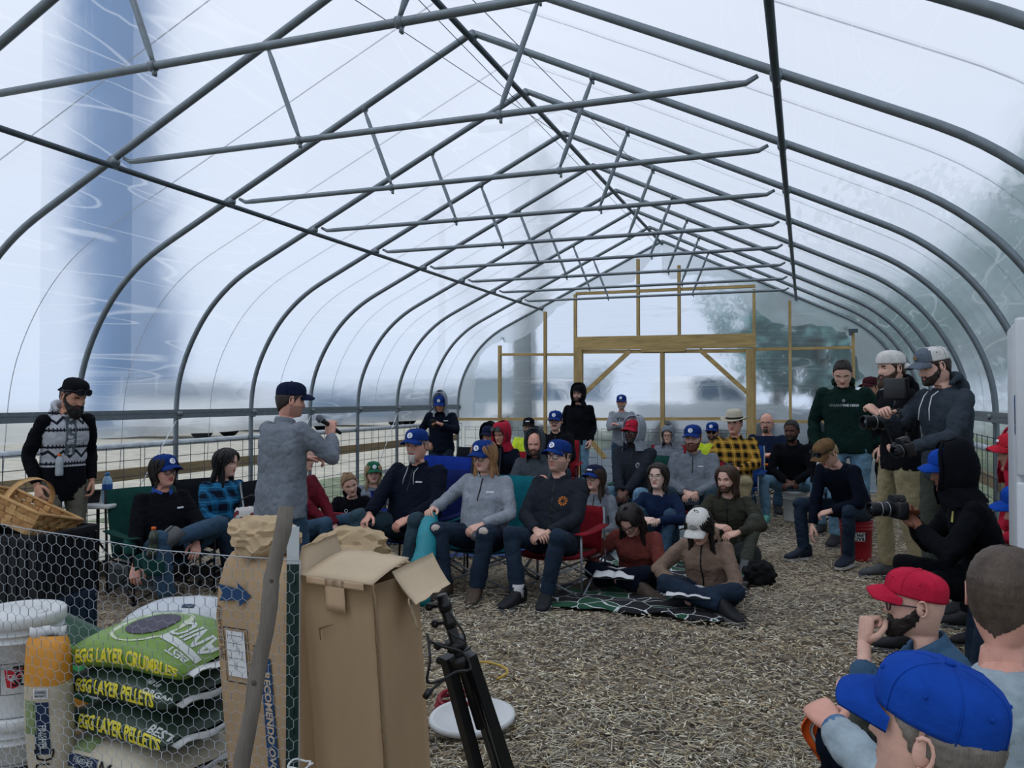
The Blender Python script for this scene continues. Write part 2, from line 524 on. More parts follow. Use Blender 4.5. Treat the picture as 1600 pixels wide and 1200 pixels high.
# ---- loose chips and straw lying on the floor: real pieces, too many to count
CLOTHS = (((836, 948), (1130, 976), (1196, 890), (960, 878)), ((925, 880), (1075, 880), (1110, 815), (960, 815)), ((700, 872), (950, 868), (905, 815), (740, 812)), ((520, 855), (690, 850), (680, 812), (560, 812)))
def chips():
    N1 = 75000
    vs = np.zeros((N1, 6, 3)); 
    # density falls off with distance so that the near floor carries most of the pieces
    d = 2.2 + 9.5 * RNG.random(N1) ** 1.7
    a = np.radians(RNG.uniform(-14, 34, N1))
    x = -d * np.sin(YAW) + 0; y = d * np.cos(YAW)
    lat = d * np.tan(np.radians(RNG.uniform(-22, 32, N1)))
    x = x + lat * np.cos(YAW); y = y + lat * np.sin(YAW)
    ok = (x > -6.0) & (x < 1.4) & (y < 13.9) & (y > 0.5)
    for q in CLOTHS:          # none on the tarps and blankets
        c = [ground(u, v) for u, v in q]
        sg = []
        for k in range(4):
            a_, b_ = c[k], c[(k + 1) % 4]
            sg.append((b_.x - a_.x) * (y - a_.y) - (b_.y - a_.y) * (x - a_.x))
        sg = np.stack(sg)
        ok &= ~((sg > -.03).all(0) | (sg < .03).all(0))
    x, y, d = x[ok], y[ok], d[ok]
    n = len(x)
    mid = np.exp(-((d - 4.6) / 0.9) ** 2)
    straw = RNG.random(n) < (0.55 - 0.38 * mid)
    L = np.where(straw, RNG.uniform(0.04, 0.11, n), RNG.uniform(0.014, 0.036, n))
    Wd = np.where(straw, RNG.uniform(0.0024, 0.0048, n), RNG.uniform(0.006, 0.014, n))
    H = np.where(straw, 0.002, RNG.uniform(0.0015, 0.004, n))
    th = RNG.uniform(0, 2 * np.pi, n); tilt = RNG.normal(0, 0.16, n)
    ax = np.stack([np.cos(th) * np.cos(tilt), np.sin(th) * np.cos(tilt), np.sin(tilt)], 1)
    sx = np.stack([-np.sin(th), np.cos(th), np.zeros(n)], 1)
    up = np.cross(ax, sx)
    c = np.stack([x, y, RNG.uniform(0.003, 0.022, n) + np.abs(np.sin(tilt)) * L / 2], 1)
    V = []
    for e in (-0.5, 0.5):
        V.append(c + ax * (L * e)[:, None] - sx * (Wd / 2)[:, None])
        V.append(c + ax * (L * e)[:, None] + sx * (Wd / 2)[:, None])
        V.append(c + ax * (L * e * 0.9)[:, None] + up * H[:, None])
    V = np.stack(V, 1).reshape(-1, 3)
    base = np.array([(0, 1, 4, 3), (1, 2, 5, 4), (2, 0, 3, 5)])
    Fq = (base[None] + (np.arange(n) * 6)[:, None, None]).reshape(-1, 4)
    me = bpy.data.meshes.new('loose_wood_chips')
    me.vertices.add(len(V)); me.vertices.foreach_set('co', V.ravel())
    me.loops.add(Fq.size); me.loops.foreach_set('vertex_index', Fq.ravel().astype(np.int32))
    me.polygons.add(len(Fq)); me.polygons.foreach_set('loop_start', np.arange(0, Fq.size, 4, dtype=np.int32))
    cols = [mat('straw_pale', C('#efe6d0'), 0.85, 0.2, 3), mat('chip_tan', C('#c9b896'), 0.9, 0.25, 3), mat('chip_brown', C('#857a68'), 0.9, 0.3, 3), mat('chip_grey', C('#a5a196'), 0.9, 0.25, 3)]
    for m in cols:
        me.materials.append(m)
    pick = np.where(straw, RNG.choice([0, 0, 1, 3], n), RNG.choice([0, 1, 1, 2, 3], n))
    me.polygons.foreach_set('material_index', np.repeat(pick, 3).astype(np.int32))
    me.update(calc_edges=True)
    o = bpy.data.objects.new('loose_wood_chips', me)
    COL.objects.link(o)
    o['kind'] = 'stuff'
    tag(o, 'loose tan wood chips and straw strewn over the floor', 'wood chips')
chips()

# ---- steel frame
frame = struct('hoop_frame')
BOWS = [YE - 1.22 * k for k in range(0, 13)]
hx, hz = prof_pts(64)
for Y in BOWS:
    pts = [(CX - x, Y, z) for x, z in zip(hx[::-1], hz[::-1])] + [(CX + x, Y, z) for x, z in zip(hx[1:], hz[1:])]
    g = G(); g.tube(pts, 0.026, 10)
    obj('hoop', g, m_steel, frame)
def clamp(p, r=0.036, L=0.045, axis='y'):
    g = G()
    a = Vector(p)
    dv = Vector((0, L / 2, 0)) if axis == 'y' else Vector((L / 2, 0, 0.0))
    g.tube([a - dv, a + dv], r, 10)
    g.box(a.x + 0.01, a.y, a.z - r - 0.008, 0.012, L * 0.8, 0.03)
    return g
zp = RIDGE - 0.485 * 2.2
for (dx, z, nm) in ((0, RIDGE - 0.055, 'ridge_purlin'), (-2.2, zp - 0.055, 'purlin'), (2.2, zp - 0.055, 'purlin')):
    g = G(); g.tube([(CX + dx, -1.5, z), (CX + dx, YE - 0.03, z)], 0.021 if dx else 0.024, 10)
    obj(nm, g, m_steel2, frame)
    for Y in BOWS:
        if Y > 0.5:
            obj('pipe_clamp', clamp((CX + dx, Y, z + 0.035), 0.034, 0.05, 'y'), m_steel, frame)
TIE_Z = 3.135
for Y in BOWS[1:]:
    if Y < 1.0:
        continue
    g = G()
    xs = np.linspace(-2.09, 2.09, 9)
    rr = [0.008] + [0.020] * 7 + [0.008]
    g.tube([(CX - 2.11, Y, TIE_Z + 0.03), (CX - 2.05, Y, TIE_Z), (CX - 1.98, Y, TIE_Z), (CX, Y, TIE_Z), (CX + 1.98, Y, TIE_Z), (CX + 2.05, Y, TIE_Z), (CX + 2.11, Y, TIE_Z + 0.03)], [0.012, 0.016, 0.020, 0.020, 0.020, 0.016, 0.012], 10)
    obj('collar_tie', g, m_steel, frame)
    for s in (-1, 1):
        g = G()
        a = Vector((CX + s * 0.92, Y, RIDGE - 0.485 * 0.92 - 0.03)); b = Vector((CX + s * 0.68, Y, TIE_Z + 0.02))
        g.tube([a, a.lerp(b, 0.06), a.lerp(b, 0.14), a.lerp(b, 0.86), a.lerp(b, 0.94), b], [0.010, 0.013, 0.017, 0.017, 0.013, 0.010], 8)
        obj('web_strut', g, m_steel, frame)
        obj('pipe_clamp', clamp(a + Vector((0, 0, 0.02)), 0.032, 0.03, 'x'), m_steel, frame)
        obj('pipe_clamp', clamp(b - Vector((0, 0, 0.02)), 0.027, 0.03, 'x'), m_steel, frame)
for s in (-1, 1):
    g = G()
    x = CX + s * (HW - 0.035)
    for dz, w in ((0.028, 0.03), (-0.028, 0.03), (0, 0.018)):
        g.beam((x, -1.5, 1.335 + dz), (x, YE, 1.335 + dz), w, 0.034)
    obj('hip_rail', g, m_steel, frame, smooth=False, one=True)
    g = G(); g.tube([(CX + s * (HW + 0.05), -1.5, 1.03), (CX + s * (HW + 0.05), YE, 1.03)], 0.032, 10)
    obj('roll_up_pipe', g, mat('white_rolled_film', C('#b9c2c8'), 0.5, 0.2, 8, 0.3, 20), frame)
    g = G(); g.beam((x + s * 0.06, -1.5, 0.755), (x + s * 0.06, YE, 0.755), 0.04, 0.115)
    obj('kick_board', g, m_board, frame, smooth=False)
    for k, Y in enumerate(BOWS):
        if Y > 0.5:
            obj('pipe_clamp', clamp((x, Y, 1.335), 0.033, 0.06, 'y'), m_steel, frame)
# diagonal bracing straps on the left wall, tension wires under the ridge
g = G()
m_str = mat('thin_line', C('#7d858c'), 0.6, 0.0)
m_strap = mat('white_strap', C('#d5dade'), 0.6, 0.05)
for Y in BOWS[2:9:2]:
    g = G(); g.tube([(CX - HW + .02, Y, 1.28), (CX - HW + .02, Y - .95, 0.05)], 0.006, 6)
    obj('brace_strap', g, m_strap, frame)
for (a, b) in (((CX - .08, 1.5, 4.16), (CX - .05, 13.8, 4.12)), ((CX - .6, 2.0, 3.93), (CX + .05, 7.9, 4.15)), ((CX + .05, 1.8, 4.15), (CX + .75, 8.0, 3.85))):
    g = G(); g.tube([a, b], 0.003, 5)
    obj('guy_wire', g, m_wire, frame)
# outside lacing ropes half-way between the hoops
rx, rz = prof_pts(48, 0.6)
for k, Y in enumerate(BOWS[:-1]):
    Ym = Y - 0.61
    pts = [(CX - (x + 0.045), Ym + 0.25 * (z / 4.2 - .5), z + 0.045) for x, z in zip(rx[::-1], rz[::-1])] + [(CX + x + 0.045, Ym + 0.25 * (.5 - z / 4.2) , z + 0.045) for x, z in zip(rx[1:], rz[1:])]
    g = G(); g.tube(pts, 0.0035, 5)
    obj('lacing_rope', g, m_str, frame)

# ---- film
def film_sheet(y0, y1, side=None, zlo=1.03, step=0.09, off=0.03):
    x, z = prof_pts(72, zlo)
    if side is None:
        xs = np.concatenate([-(x + off * np.clip((4.24 - z) * 2, 0, 1))[::-1], (x + off * np.clip((4.24 - z) * 2, 0, 1))[1:]])
        zs = np.concatenate([(z + off)[::-1], (z + off)[1:]])
    ys = np.arange(y0, y1 + step, step)
    P = []
    for Y in ys:
        k = (YE - Y) / 1.22
        sag = -0.016 * math.sin(PI * (k - math.floor(k))) ** 2
        row = []
        for a, b in zip(xs, zs):
            nzv = 0.010 * mnoise.noise(Vector((a * 1.3, Y * 2.0, b * 1.3))) + 0.008 * mnoise.noise(Vector((a * 3 + b, Y * 7.0, b * 3 + 5)))
            nx_ = math.copysign(1, a) * (0.45 if b > 2.7 else 0.97); nz_ = 0.89 if b > 2.7 else 0.25
            e = sag + nzv
            row.append((CX + a + nx_ * e, Y, b + nz_ * e))
        P.append(row)
    g = G(); g.grid(P)
    return g
g = film_sheet(-3.0, YE + 0.05); g.f = [tuple(reversed(q)) for q in g.f]
o = obj('ceiling', g, m_film); o['kind'] = 'structure'
# end wall film in a plane, pulled to wrinkles over the studs
def end_sheet():
    x, z = prof_pts(60, 0.0)
    g = G(); P = []
    for i in range(len(z)):
        row = []
        for j in range(61):
            t = -1 + 2 * j / 60
            X = t * x[i]
            w = 0.02 * mnoise.noise(Vector((X * .8, z[i] * 5, 1))) + 0.012 * mnoise.noise(Vector((X * 2.0 + z[i] * 1.5, z[i] * 11, 4)))
            row.append((CX + X, YE + 0.06 + w, z[i]))
        P.append(row)
    g.grid(P)
    return g
o = obj('wall_back', end_sheet(), m_film_end); o['kind'] = 'structure'
# doubled film hanging along the arch
def arch_flap():
    x, z = prof_pts(60, 0.9)
    g = G()
    for s in (-1, 1):
        P = []
        for i in range(len(z)):
            zz = z[i]
            drop = 0.10 + 0.22 * (0.5 + 0.5 * math.sin(i * 0.33 + s)) + 0.15 * abs(mnoise.noise(Vector((i * .35, s * 3, 0))))
            if s > 0:
                drop *= 1.6
            nrm = Vector((0.44, 0, 0.9)) if zz > 2.75 else Vector((0.93, 0, 0.36))
            row = []
            for j in range(7):
                t = j / 6
                row.append((CX + s * max(0, x[i] - nrm.x * drop * t), YE - 0.01 + 0.015 * mnoise.noise(Vector((i * .5, j * .9, s))), zz - nrm.z * drop * t))
            P.append(row)
        g.grid(P)
    return g
o = obj('trim_1', arch_flap(), m_flap, one=True); o['kind'] = 'structure'

# ---- timber framing of the end wall
ew = struct('end_wall_framing')
YF = YE - 0.06
def ept(u, v):
    return on_y(u, v, YF)
def stud(u, v0, v1, w=0.045, name='stud', dep=0.09, m=None):
    a = ept(u, v0); b = ept(u, v1)
    g = G(); g.beam((a.x, YF, a.z), (a.x, YF, b.z), w, dep, up=(0, 1, 0))
    obj(name, g, m or m_wood, ew, smooth=False)
def rail(u0, v0, u1, v1, h=0.045, name='rail', dep=0.06, dy=0.0):
    a = ept(u0, v0); b = ept(u1, v1)
    g = G(); g.beam((a.x, YF + dy, a.z), (b.x, YF + dy, b.z), dep, h)
    obj(name, g, m_woodh, ew, smooth=False)
for (u, v0) in ((781, 540), (852, 487), (899, 460), (1178, 452), (1234, 470), (1333, 515)):
    stud(u, v0, 740)
stud(997, 405, 524, 0.05); stud(1061, 415, 524, 0.05)
rail(900, 459, 1180, 447, 0.05, 'top_plate')
rail(899, 537, 1181, 532, 0.235, 'door_header', 0.09, -0.01)
rail(1003, 548, 1072, 547, 0.05, 'header_block', 0.05, -0.03)
stud(905, 545, 742, 0.125, 'door_post', 0.12); stud(1172, 545, 740, 0.125, 'door_post', 0.12)
stud(1035, 548, 690, 0.07)
rail(781, 554, 900, 554, 0.045); rail(1178, 546, 1333, 543, 0.045)
rail(660, 655, 781, 655, 0.05, dy=.0); rail(781, 655, 900, 654, 0.05); rail(912, 655, 1165, 654, 0.05); rail(1178, 658, 1400, 660, 0.05)
rail(985, 548, 910, 618, 0.075, 'door_brace', 0.05, -0.02); rail(1093, 546, 1168, 614, 0.075, 'door_brace', 0.05, -0.02)
rail(913, 675, 946, 716, 0.085, 'door_brace', 0.05, -0.02)
rail(905, 550, 1172, 548, 0.06, 'door_rail', 0.05)
g = G(); a = ept(1333, 517); g.box(a.x, YF - .02, a.z, 0.14, 0.06, 0.06); g.box(a.x - .04, YF - .05, a.z - .03, 0.05, 0.05, 0.09)
obj('bracket', g, m_steel2, ew, smooth=False, one=True)

# ---- cattle panels along the walls
def panel(name, a, b, h, label, grp):
    a = Vector(a); b = Vector(b)
    g = G(); L = (b - a).length; n = int(L / 0.2)
    for i in range(n + 1):
        p = a.lerp(b, i / n)
        g.tube([p, p + Vector((0, 0, h))], 0.0035, 5)
    for z in (0.08, 0.2, 0.33, 0.47, 0.62, 0.77, 0.92, h - .01):
        g.tube([a + Vector((0, 0, z)), b + Vector((0, 0, z))], 0.0035, 5)
    o = obj(name, g, m_wire, None, one=True)
    tag(o, label, 'fence', grp)
    return o
panel('wire_panel', (-5.92, 1.2, 0), (-5.92, 6.0, 0), 1.05, 'welded wire panel by the left wall, behind the man in patterned hoodie', None)
panel('wire_panel', (-5.92, 6.05, 0), (-5.92, 13.6, 0), 1.05, 'long welded wire panel along the left wall, behind the seated women', None)
panel('wire_panel', (-5.9, 13.72, 0), (-3.4, 13.72, 0), 0.98, 'welded wire panel at the back, left of the framed door', None)
panel('wire_panel', (-3.3, 13.62, 0), (-0.9, 13.62, 0), 0.98, 'welded wire panel standing across the framed door', None)
panel('wire_panel', (1.28, 4.5, 0), (1.28, 12.5, 0), 1.22, 'tall welded wire panel along the right wall, behind the men filming', None)
# ================================================================== outside, seen through the film
m_white = mat('white_paint', C('#eef1f3'), 0.4, 0.03)
m_glass_dark = mat('dark_glass', C('#4d6a84'), 0.15, 0.0, spec=0.6)
m_tyre = mat('tyre_rubber', C('#15181c'), 0.9, 0.1)
m_rim = mat('wheel_rim', C('#9aa0a6'), 0.4, 0.1, metal=0.6)
m_bluepaint = mat('silo_blue', (0.03,0.18,0.42,1), 0.5, 0.10, 0.8, stretch=(1, 1, .3))
def wheel(t, x, y, r=0.38, w=0.25):
    g = G(); g.lathe([(r * .55, -w / 2), (r * .9, -w / 2), (r, -w / 3), (r, w / 3), (r * .9, w / 2), (r * .55, w / 2)], n=20, R=Matrix.Rotation(PI / 2, 3, 'X'))
    g.xf(Matrix.Translation((x, y, r)))
    o = obj('wheel', g, m_tyre, t)
    g = G(); g.lathe([(r * .56, -w / 2 + .01), (r * .56, w / 2 - .01)], n=16, R=Matrix.Rotation(PI / 2, 3, 'X')); g.xf(Matrix.Translation((x, y, r)))
    obj('wheel_rim', g, m_rim, o)
def prism(prof, w0, w1=None, zmid=0.9):
    """side profile (x,z) extruded in y; upper points narrower"""
    g = G(); n = len(prof)
    def half(z):
        return w0 / 2 if (w1 is None or z <= zmid) else w1 / 2
    A = [(x, -half(z), z) for x, z in prof]; B = [(x, half(z), z) for x, z in prof]
    g.add(A + B, [tuple(range(n - 1, -1, -1)), tuple(range(n, 2 * n))] + [(i, (i + 1) % n, n + (i + 1) % n, n + i) for i in range(n)])
    return g
def pickup(loc, rz, label, paint, flip=1):
    t = thing('pickup_truck', label, 'truck', loc, rz); t.scale = (1.22, 1.22, 1.22)
    body = prism([(-2.7, .45), (2.6, .45), (2.75, .7), (2.7, 1.05), (1.35, 1.15), (1.2, 1.15), (-0.75, 1.15), (-0.8, 1.12), (-2.7, 1.12)], 1.9)
    obj('body', body, paint, t, smooth=False)
    cab = prism([(-0.8, 1.12), (1.35, 1.15), (0.65, 1.82), (0.4, 1.88), (-0.6, 1.86), (-0.78, 1.7)], 1.85, 1.5, 1.2)
    obj('cab', cab, paint, t, smooth=False)
    for s in (-1, 1):
        g = G()
        y0, y1 = s * 0.915, s * 0.77
        g.add([(-.6, y0, 1.22), (.2, y0, 1.22), (.2, y1, 1.76), (-.55, y1, 1.76)], [(0, 1, 2, 3)]); g.add([(.28, y0, 1.22), (1.05, y0, 1.22), (.6, y1, 1.72), (.28, y1, 1.76)], [(0, 1, 2, 3)])
        obj('side_window', g, m_glass_dark, t, smooth=False, one=True)
    g = G(); g.add([(1.33, -.8, 1.2), (1.33, .8, 1.2), (.70, .68, 1.8), (.70, -.68, 1.8)], [(0, 1, 2, 3)])
    obj('windscreen', g, m_glass_dark, t, smooth=False)
    for x in (-1.75, 1.75):
        for y in (-.88, .88):
            wheel(t, x, y)
    g = G(); g.box(2.78, 0, .62, .12, 1.8, .18)
    obj('bumper', g, m_rim, t, smooth=False)
    return t
def van(loc, rz, label, paint):
    t = thing('van', label, 'van', loc, rz); t.scale = (1.25, 1.25, 1.25)
    body = prism([(-2.4, .4), (2.3, .4), (2.45, .7), (2.35, 1.05), (1.9, 1.2), (1.25, 1.95), (.9, 2.05), (-2.2, 2.05), (-2.4, 1.9)], 1.9, 1.7, 1.25)
    obj('body', body, paint, t, smooth=False)
    for s in (-1, 1):
        g = G(); y = s * .96
        for (a, b) in ((-2.1, -1.0), (-.9, .1)):
            g.add([(a, y, 1.3), (b, y, 1.3), (b, s * .88, 1.85), (a, s * .88, 1.85)], [(0, 1, 2, 3)])
        g.add([(.2, y, 1.3), (1.55, y, 1.3), (1.1, s * .88, 1.85), (.2, s * .88, 1.85)], [(0, 1, 2, 3)])
        obj('side_window', g, m_glass_dark, t, smooth=False, one=True)
    for x in (-1.5, 1.55):
        for y in (-.88, .88):
            wheel(t, x, y, .34)
    return t
m_bl = mat('blue_grey_paint', C('#56789a'), 0.4, 0.05)
m_dk = mat('dark_blue_paint', C('#22405f'), 0.4, 0.05)
def at(u, d, z=0.0):
    p = W(u, 622, d); return (p.x, p.y, z)
pickup(at(1080, 27, -.06), math.radians(48), 'white pickup truck beyond the film, right of the door mullion', m_white)
pickup(at(868, 31, -.06), math.radians(-25), 'white pickup truck beyond the film, behind the man in black hood', m_white)
van(at(262, 31, -.02), math.radians(14), 'white van outside the left wall, behind man in patterned hoodie', m_white)
pickup(at(425, 37, -.02), math.radians(165), 'blue-grey pickup outside the left wall, right of the white van', m_bl)
pickup(at(570, 44, -.02), math.radians(10), 'dark blue pickup far outside the left wall, beyond the speaker', m_dk)
# silo
p = at(134, 38)
t = thing('silo', 'tall blue tower silo standing outside the left wall', 'silo', (p[0], p[1], 0))
g = G(); g.lathe([(1.9, 0)] + [(1.9 + (0.012 if k % 2 else 0), 0.45 * k) for k in range(1, 58)], n=32)
obj('barrel', g, m_bluepaint, t)
g = G(); g.lathe([(1.92, 25.7), (1.7, 26.3), (1.0, 26.8), (.05, 27)], n=32); obj('dome_roof', g, m_rim, t)
g = G(); ca = math.atan2(-p[1], -p[0])
for s in (-.12, .12):
    q = Vector((1.95 * math.cos(ca) - s * math.sin(ca), 1.95 * math.sin(ca) + s * math.cos(ca), 0))
    g.beam(q, q + Vector((0, 0, 25)), .05, .05)
for k in range(80):
    q = Vector((1.95 * math.cos(ca), 1.95 * math.sin(ca), .4 + .31 * k)); e = Vector((-math.sin(ca), math.cos(ca), 0)) * .12
    g.beam(q - e, q + e, .03, .03)
obj('ladder', g, mat('ladder_white', C('#aebfcd'), .5, .05), t, one=True)
for (u, d, lab, r) in ((812, 20, 'pale utility pole outside the end wall, left of the door', .32), (690, 30, 'thin utility pole far beyond the back left corner', .16)):
    t = thing('utility_pole', lab, 'pole', at(u, d))
    g = G(); g.tube([(0, 0, -.1), (0, 0, 9)], [r, r * .7], 12); obj('shaft', g, mat('pole_grey', C('#a5adb0'), .8, .15), t)
    g = G(); g.beam((-1.1, 0, 8.3), (1.1, 0, 8.3), .12, .14); obj('crossarm', g, mat('pole_grey', C('#a5adb0'), .8, .15), t, smooth=False)
# trees
m_leaf = mat('tree_foliage', C('#6c9a98'), 0.9, 0.3, 1.2)
m_bark = mat('tree_bark', C('#4d473f'), 0.95, 0.3, 4, 0.5, 20)
def tree(loc, h, r, label, seed):
    rg = random.Random(seed)
    t = thing('tree', label, 'tree', loc)
    g = G(); g.tube([(0, 0, -.1), (.1, 0, h * .3), (0, .1, h * .7)], [r * .09, r * .07, r * .02], 10)
    for k in range(5):
        a = rg.uniform(0, 6.28); g.tube([(0.05, 0, h * (.3 + .06 * k)), (math.cos(a) * r * .6, math.sin(a) * r * .6, h * (.5 + .07 * k))], [r * .04, r * .012], 7)
    obj('trunk', g, m_bark, t, one=True)
    g = G()
    for k in range(1500):
        a = rg.uniform(0, 6.28); b = math.acos(rg.uniform(-1, 1)); q = rg.uniform(.45, 1) ** .5 * r * (1 + .25 * math.sin(3 * a + seed) * math.sin(2 * b))
        c = Vector((q * math.sin(b) * math.cos(a), q * math.sin(b) * math.sin(a), h * .66 + q * math.cos(b) * (h * .4 / r)))
        s = rg.uniform(.12, .3); e1 = Vector((rg.gauss(0, 1), rg.gauss(0, 1), rg.gauss(0, 1))).normalized(); e2 = e1.orthogonal().normalized(); e3 = e1.cross(e2)
        g.add([c - e1 * s, c + e2 * s * .6 + e3 * s * .2, c + e1 * s, c - e2 * s * .6 + e3 * s * .2], [(0, 1, 2), (0, 2, 3)])
    o = obj('foliage', g, m_leaf, t, smooth=False); o['kind'] = 'stuff'
tree((6.2, 6.6, 0), 8.0, 2.8, 'broad leafy tree outside the right wall, nearest the camera', 1)
tree((6.6, 14.0, 0), 8.5, 3.0, 'leafy tree outside the right wall, behind the men filming', 2)
tree((2.8, 31.0, 0), 8.6, 3.4, 'round leafy tree beyond the right end of the end wall', 3)
tree((7.6, 23.0, 0), 8.0, 3.0, 'tall leafy tree at the far right corner outside', 4)
tree((6.2, 42.0, 0), 11.0, 4.4, 'largest distant tree behind the round leafy tree', 7)

def bush(loc, h, r, label, seed):
    tree(loc, h, r, label, seed)
tree((.3, 26.5, 0), 5.6, 2.2, 'low bushy tree close behind the end wall, right of the door', 8)
tree((2.6, 19.0, 0), 5.2, 2.1, 'low bushy tree outside the back right corner', 9)
tree((-1.6, 50.0, 0), 9.6, 4.4, 'very distant tall tree at the right of the row', 11)
t = thing('backdrop', 'added long low blue-grey shed far beyond the trucks', 'added scenery', at(700, 66), math.radians(2))  # added building shape, only there to darken the bright view through the film
g = G(); g.box(0, 0, 1.5, 24, 6, 3.0); obj('wall', g, mat('backdrop_blue', C('#9aaab4'), .8, .1), t, smooth=False)
g = G(); g.add([(-12.4, -3.3, 3.0), (12.4, -3.3, 3.0), (12.4, 0, 4.2), (-12.4, 0, 4.2), (-12.4, 3.3, 3.0), (12.4, 3.3, 3.0)], [(0, 1, 2, 3), (3, 2, 5, 4), (0, 3, 4), (1, 5, 2)]); obj('roof', g, mat('backdrop_roof', C('#b5c0c8'), .6, .1), t, smooth=False)
# ================================================================== people
BAKE = []      # (object, post) pairs whose modifiers are turned into plain mesh once, at the end
def fnoise(P, seed, waves):
    """smooth numpy noise: sum of sines in random directions; waves = [(wavelength, amplitude)]"""
    r = np.random.default_rng(seed)
    out = np.zeros(len(P))
    for wl, am in waves:
        for _ in range(5):
            k = r.normal(size=3); k /= np.linalg.norm(k)
            ph = r.uniform(0, 6.28)
            wob = 0.6 * np.sin(P @ r.normal(size=3) * (2.0 / wl) + r.uniform(0, 6))
            s = np.sin(P @ k * (2 * np.pi / wl) + ph + wob)
            out += am / 2.2 * s
    return out
def remesh(o, vox, it=6, wr=0.0, seed=0, post=None):
    m = o.modifiers.new('fuse', 'REMESH'); m.mode = 'VOXEL'; m.voxel_size = vox; m.use_smooth_shade = True
    if it:
        s = o.modifiers.new('ease', 'SMOOTH'); s.factor = 0.5; s.iterations = it
    BAKE.append((o, wr, seed, post))
def bake_all():
    global BAKE
    bpy.context.view_layer.update()
    dg = bpy.context.evaluated_depsgraph_get()
    news = []
    for (o, wr, seed, post) in BAKE:
        news.append(bpy.data.meshes.new_from_object(o.evaluated_get(dg)))
    posts = []
    for (o, wr, seed, post), me in zip(BAKE, news):
        o.modifiers.clear()
        old = o.data
        n = len(me.vertices)
        if wr and n:
            co = np.zeros(n * 3); me.vertices.foreach_get('co', co); co = co.reshape(-1, 3)
            no = np.zeros(n * 3); me.vertex_normals.foreach_get('vector', no); no = no.reshape(-1, 3)
            d = 0.55 * fnoise(co, seed, [(0.17, 1.0), (0.08, 0.45)])
            q = fnoise(co * np.array([1, 1, 1.5]), seed + 500, [(0.13, 1.0), (0.07, 0.3)])
            q2 = fnoise(co * np.array([1, 1, 2.2]), seed + 900, [(0.085, 1.0)])
            d = d - 1.0 * np.exp(-(q / 0.20) ** 2) - 0.55 * np.exp(-(q2 / 0.22) ** 2)
            co = co + no * (d * wr)[:, None]
            me.vertices.foreach_set('co', co.ravel())
        me.polygons.foreach_set('use_smooth', np.ones(len(me.polygons), dtype=bool))
        me.update()
        o.data = me
        bpy.data.meshes.remove(old)
        if post:
            posts.append((post, o))
    BAKE = []
    for post, o in posts:
        post(o)

# ---- the head: one surface (z ring, angle) -> point; z up, y forward, metres, origin between the ears at eye level
_HZ = np.array([.122, .119, .111, .098, .08, .05, .02, 0, -.03, -.055, -.08, -.10, -.112, -.120, -.128, -.15, -.20, -.25])
_HA = np.array([.002, .018, .038, .055, .066, .0745, .077, .076, .0735, .069, .060, .049, .040, .042, .051, .054, .058, .066])
_HF = np.array([.002, .024, .048, .066, .078, .088, .0915, .086, .085, .085, .084, .083, .076, .045, .018, .012, .012, .014])
_HB = np.array([.002, .024, .050, .070, .084, .097, .101, .100, .093, .083, .076, .073, .072, .072, .072, .074, .080, .092])
def sstep(a, b, x):
    t = np.clip((x - a) / (b - a), 0, 1)
    return t * t * (3 - 2 * t)
def head_surf(z, phi, off=0.0, feat=True, jaw=1.0, nose=1.0):
    z = np.asarray(z, float); phi = np.asarray(phi, float)
    a = np.interp(-z, -_HZ, _HA); f = np.interp(-z, -_HZ, _HF); b = np.interp(-z, -_HZ, _HB)
    a = a * np.where(z < -.03, 1 + (jaw - 1) * sstep(-.03, -.08, z), 1) + off
    f = f + off; b = b + off
    s, c = np.sin(phi), np.cos(phi)
    pw = 0.86
    x = a * np.sign(s) * np.abs(s) ** pw
    y = np.where(c > 0, f, b) * np.sign(c) * np.abs(c) ** pw
    if feat:
        fr = c > 0.2
        dy = np.zeros_like(x)
        ga = lambda v, m, q: np.exp(-((v - m) / q) ** 2)
        for sd in (-1, 1):
            dy -= .013 * ga(x, sd * .031, .016) * ga(z, .000, .012)
            dy += .004 * ga(x, sd * .030, .020) * ga(z, .019, .007)
            dy += .004 * ga(x, sd * .045, .016) * ga(z, -.024, .014)
            dy -= .003 * ga(x, sd * .020, .006) * ga(z, -.045, .014)
        t = np.clip((.014 - z) / .048, 0, 1)
        nh = (.005 + .021 * t ** 1.2) * sstep(.022, .008, z) * sstep(-.047, -.036, z)
        nw = .0085 + .0065 * t
        dy += nose * nh * np.exp(-(np.abs(x) / nw) ** 2.2)
        dy += .0065 * ga(x, 0, .022) * (ga(z, -.0545, .0045) + 1.05 * ga(z, -.0665, .005))
        dy -= .003 * ga(x, 0, .026) * ga(z, -.0605, .0022)
        dy -= .004 * ga(x, 0, .025) * ga(z, -.078, .006)
        dy += .006 * ga(x, 0, .020) * ga(z, -.098, .012)
        y = y + np.where(fr, dy, 0)
    return x, y, z
def phis(n):
    p = np.linspace(-1, 1, n, endpoint=False)
    return PI * (0.5 * p + 0.5 * p ** 3)
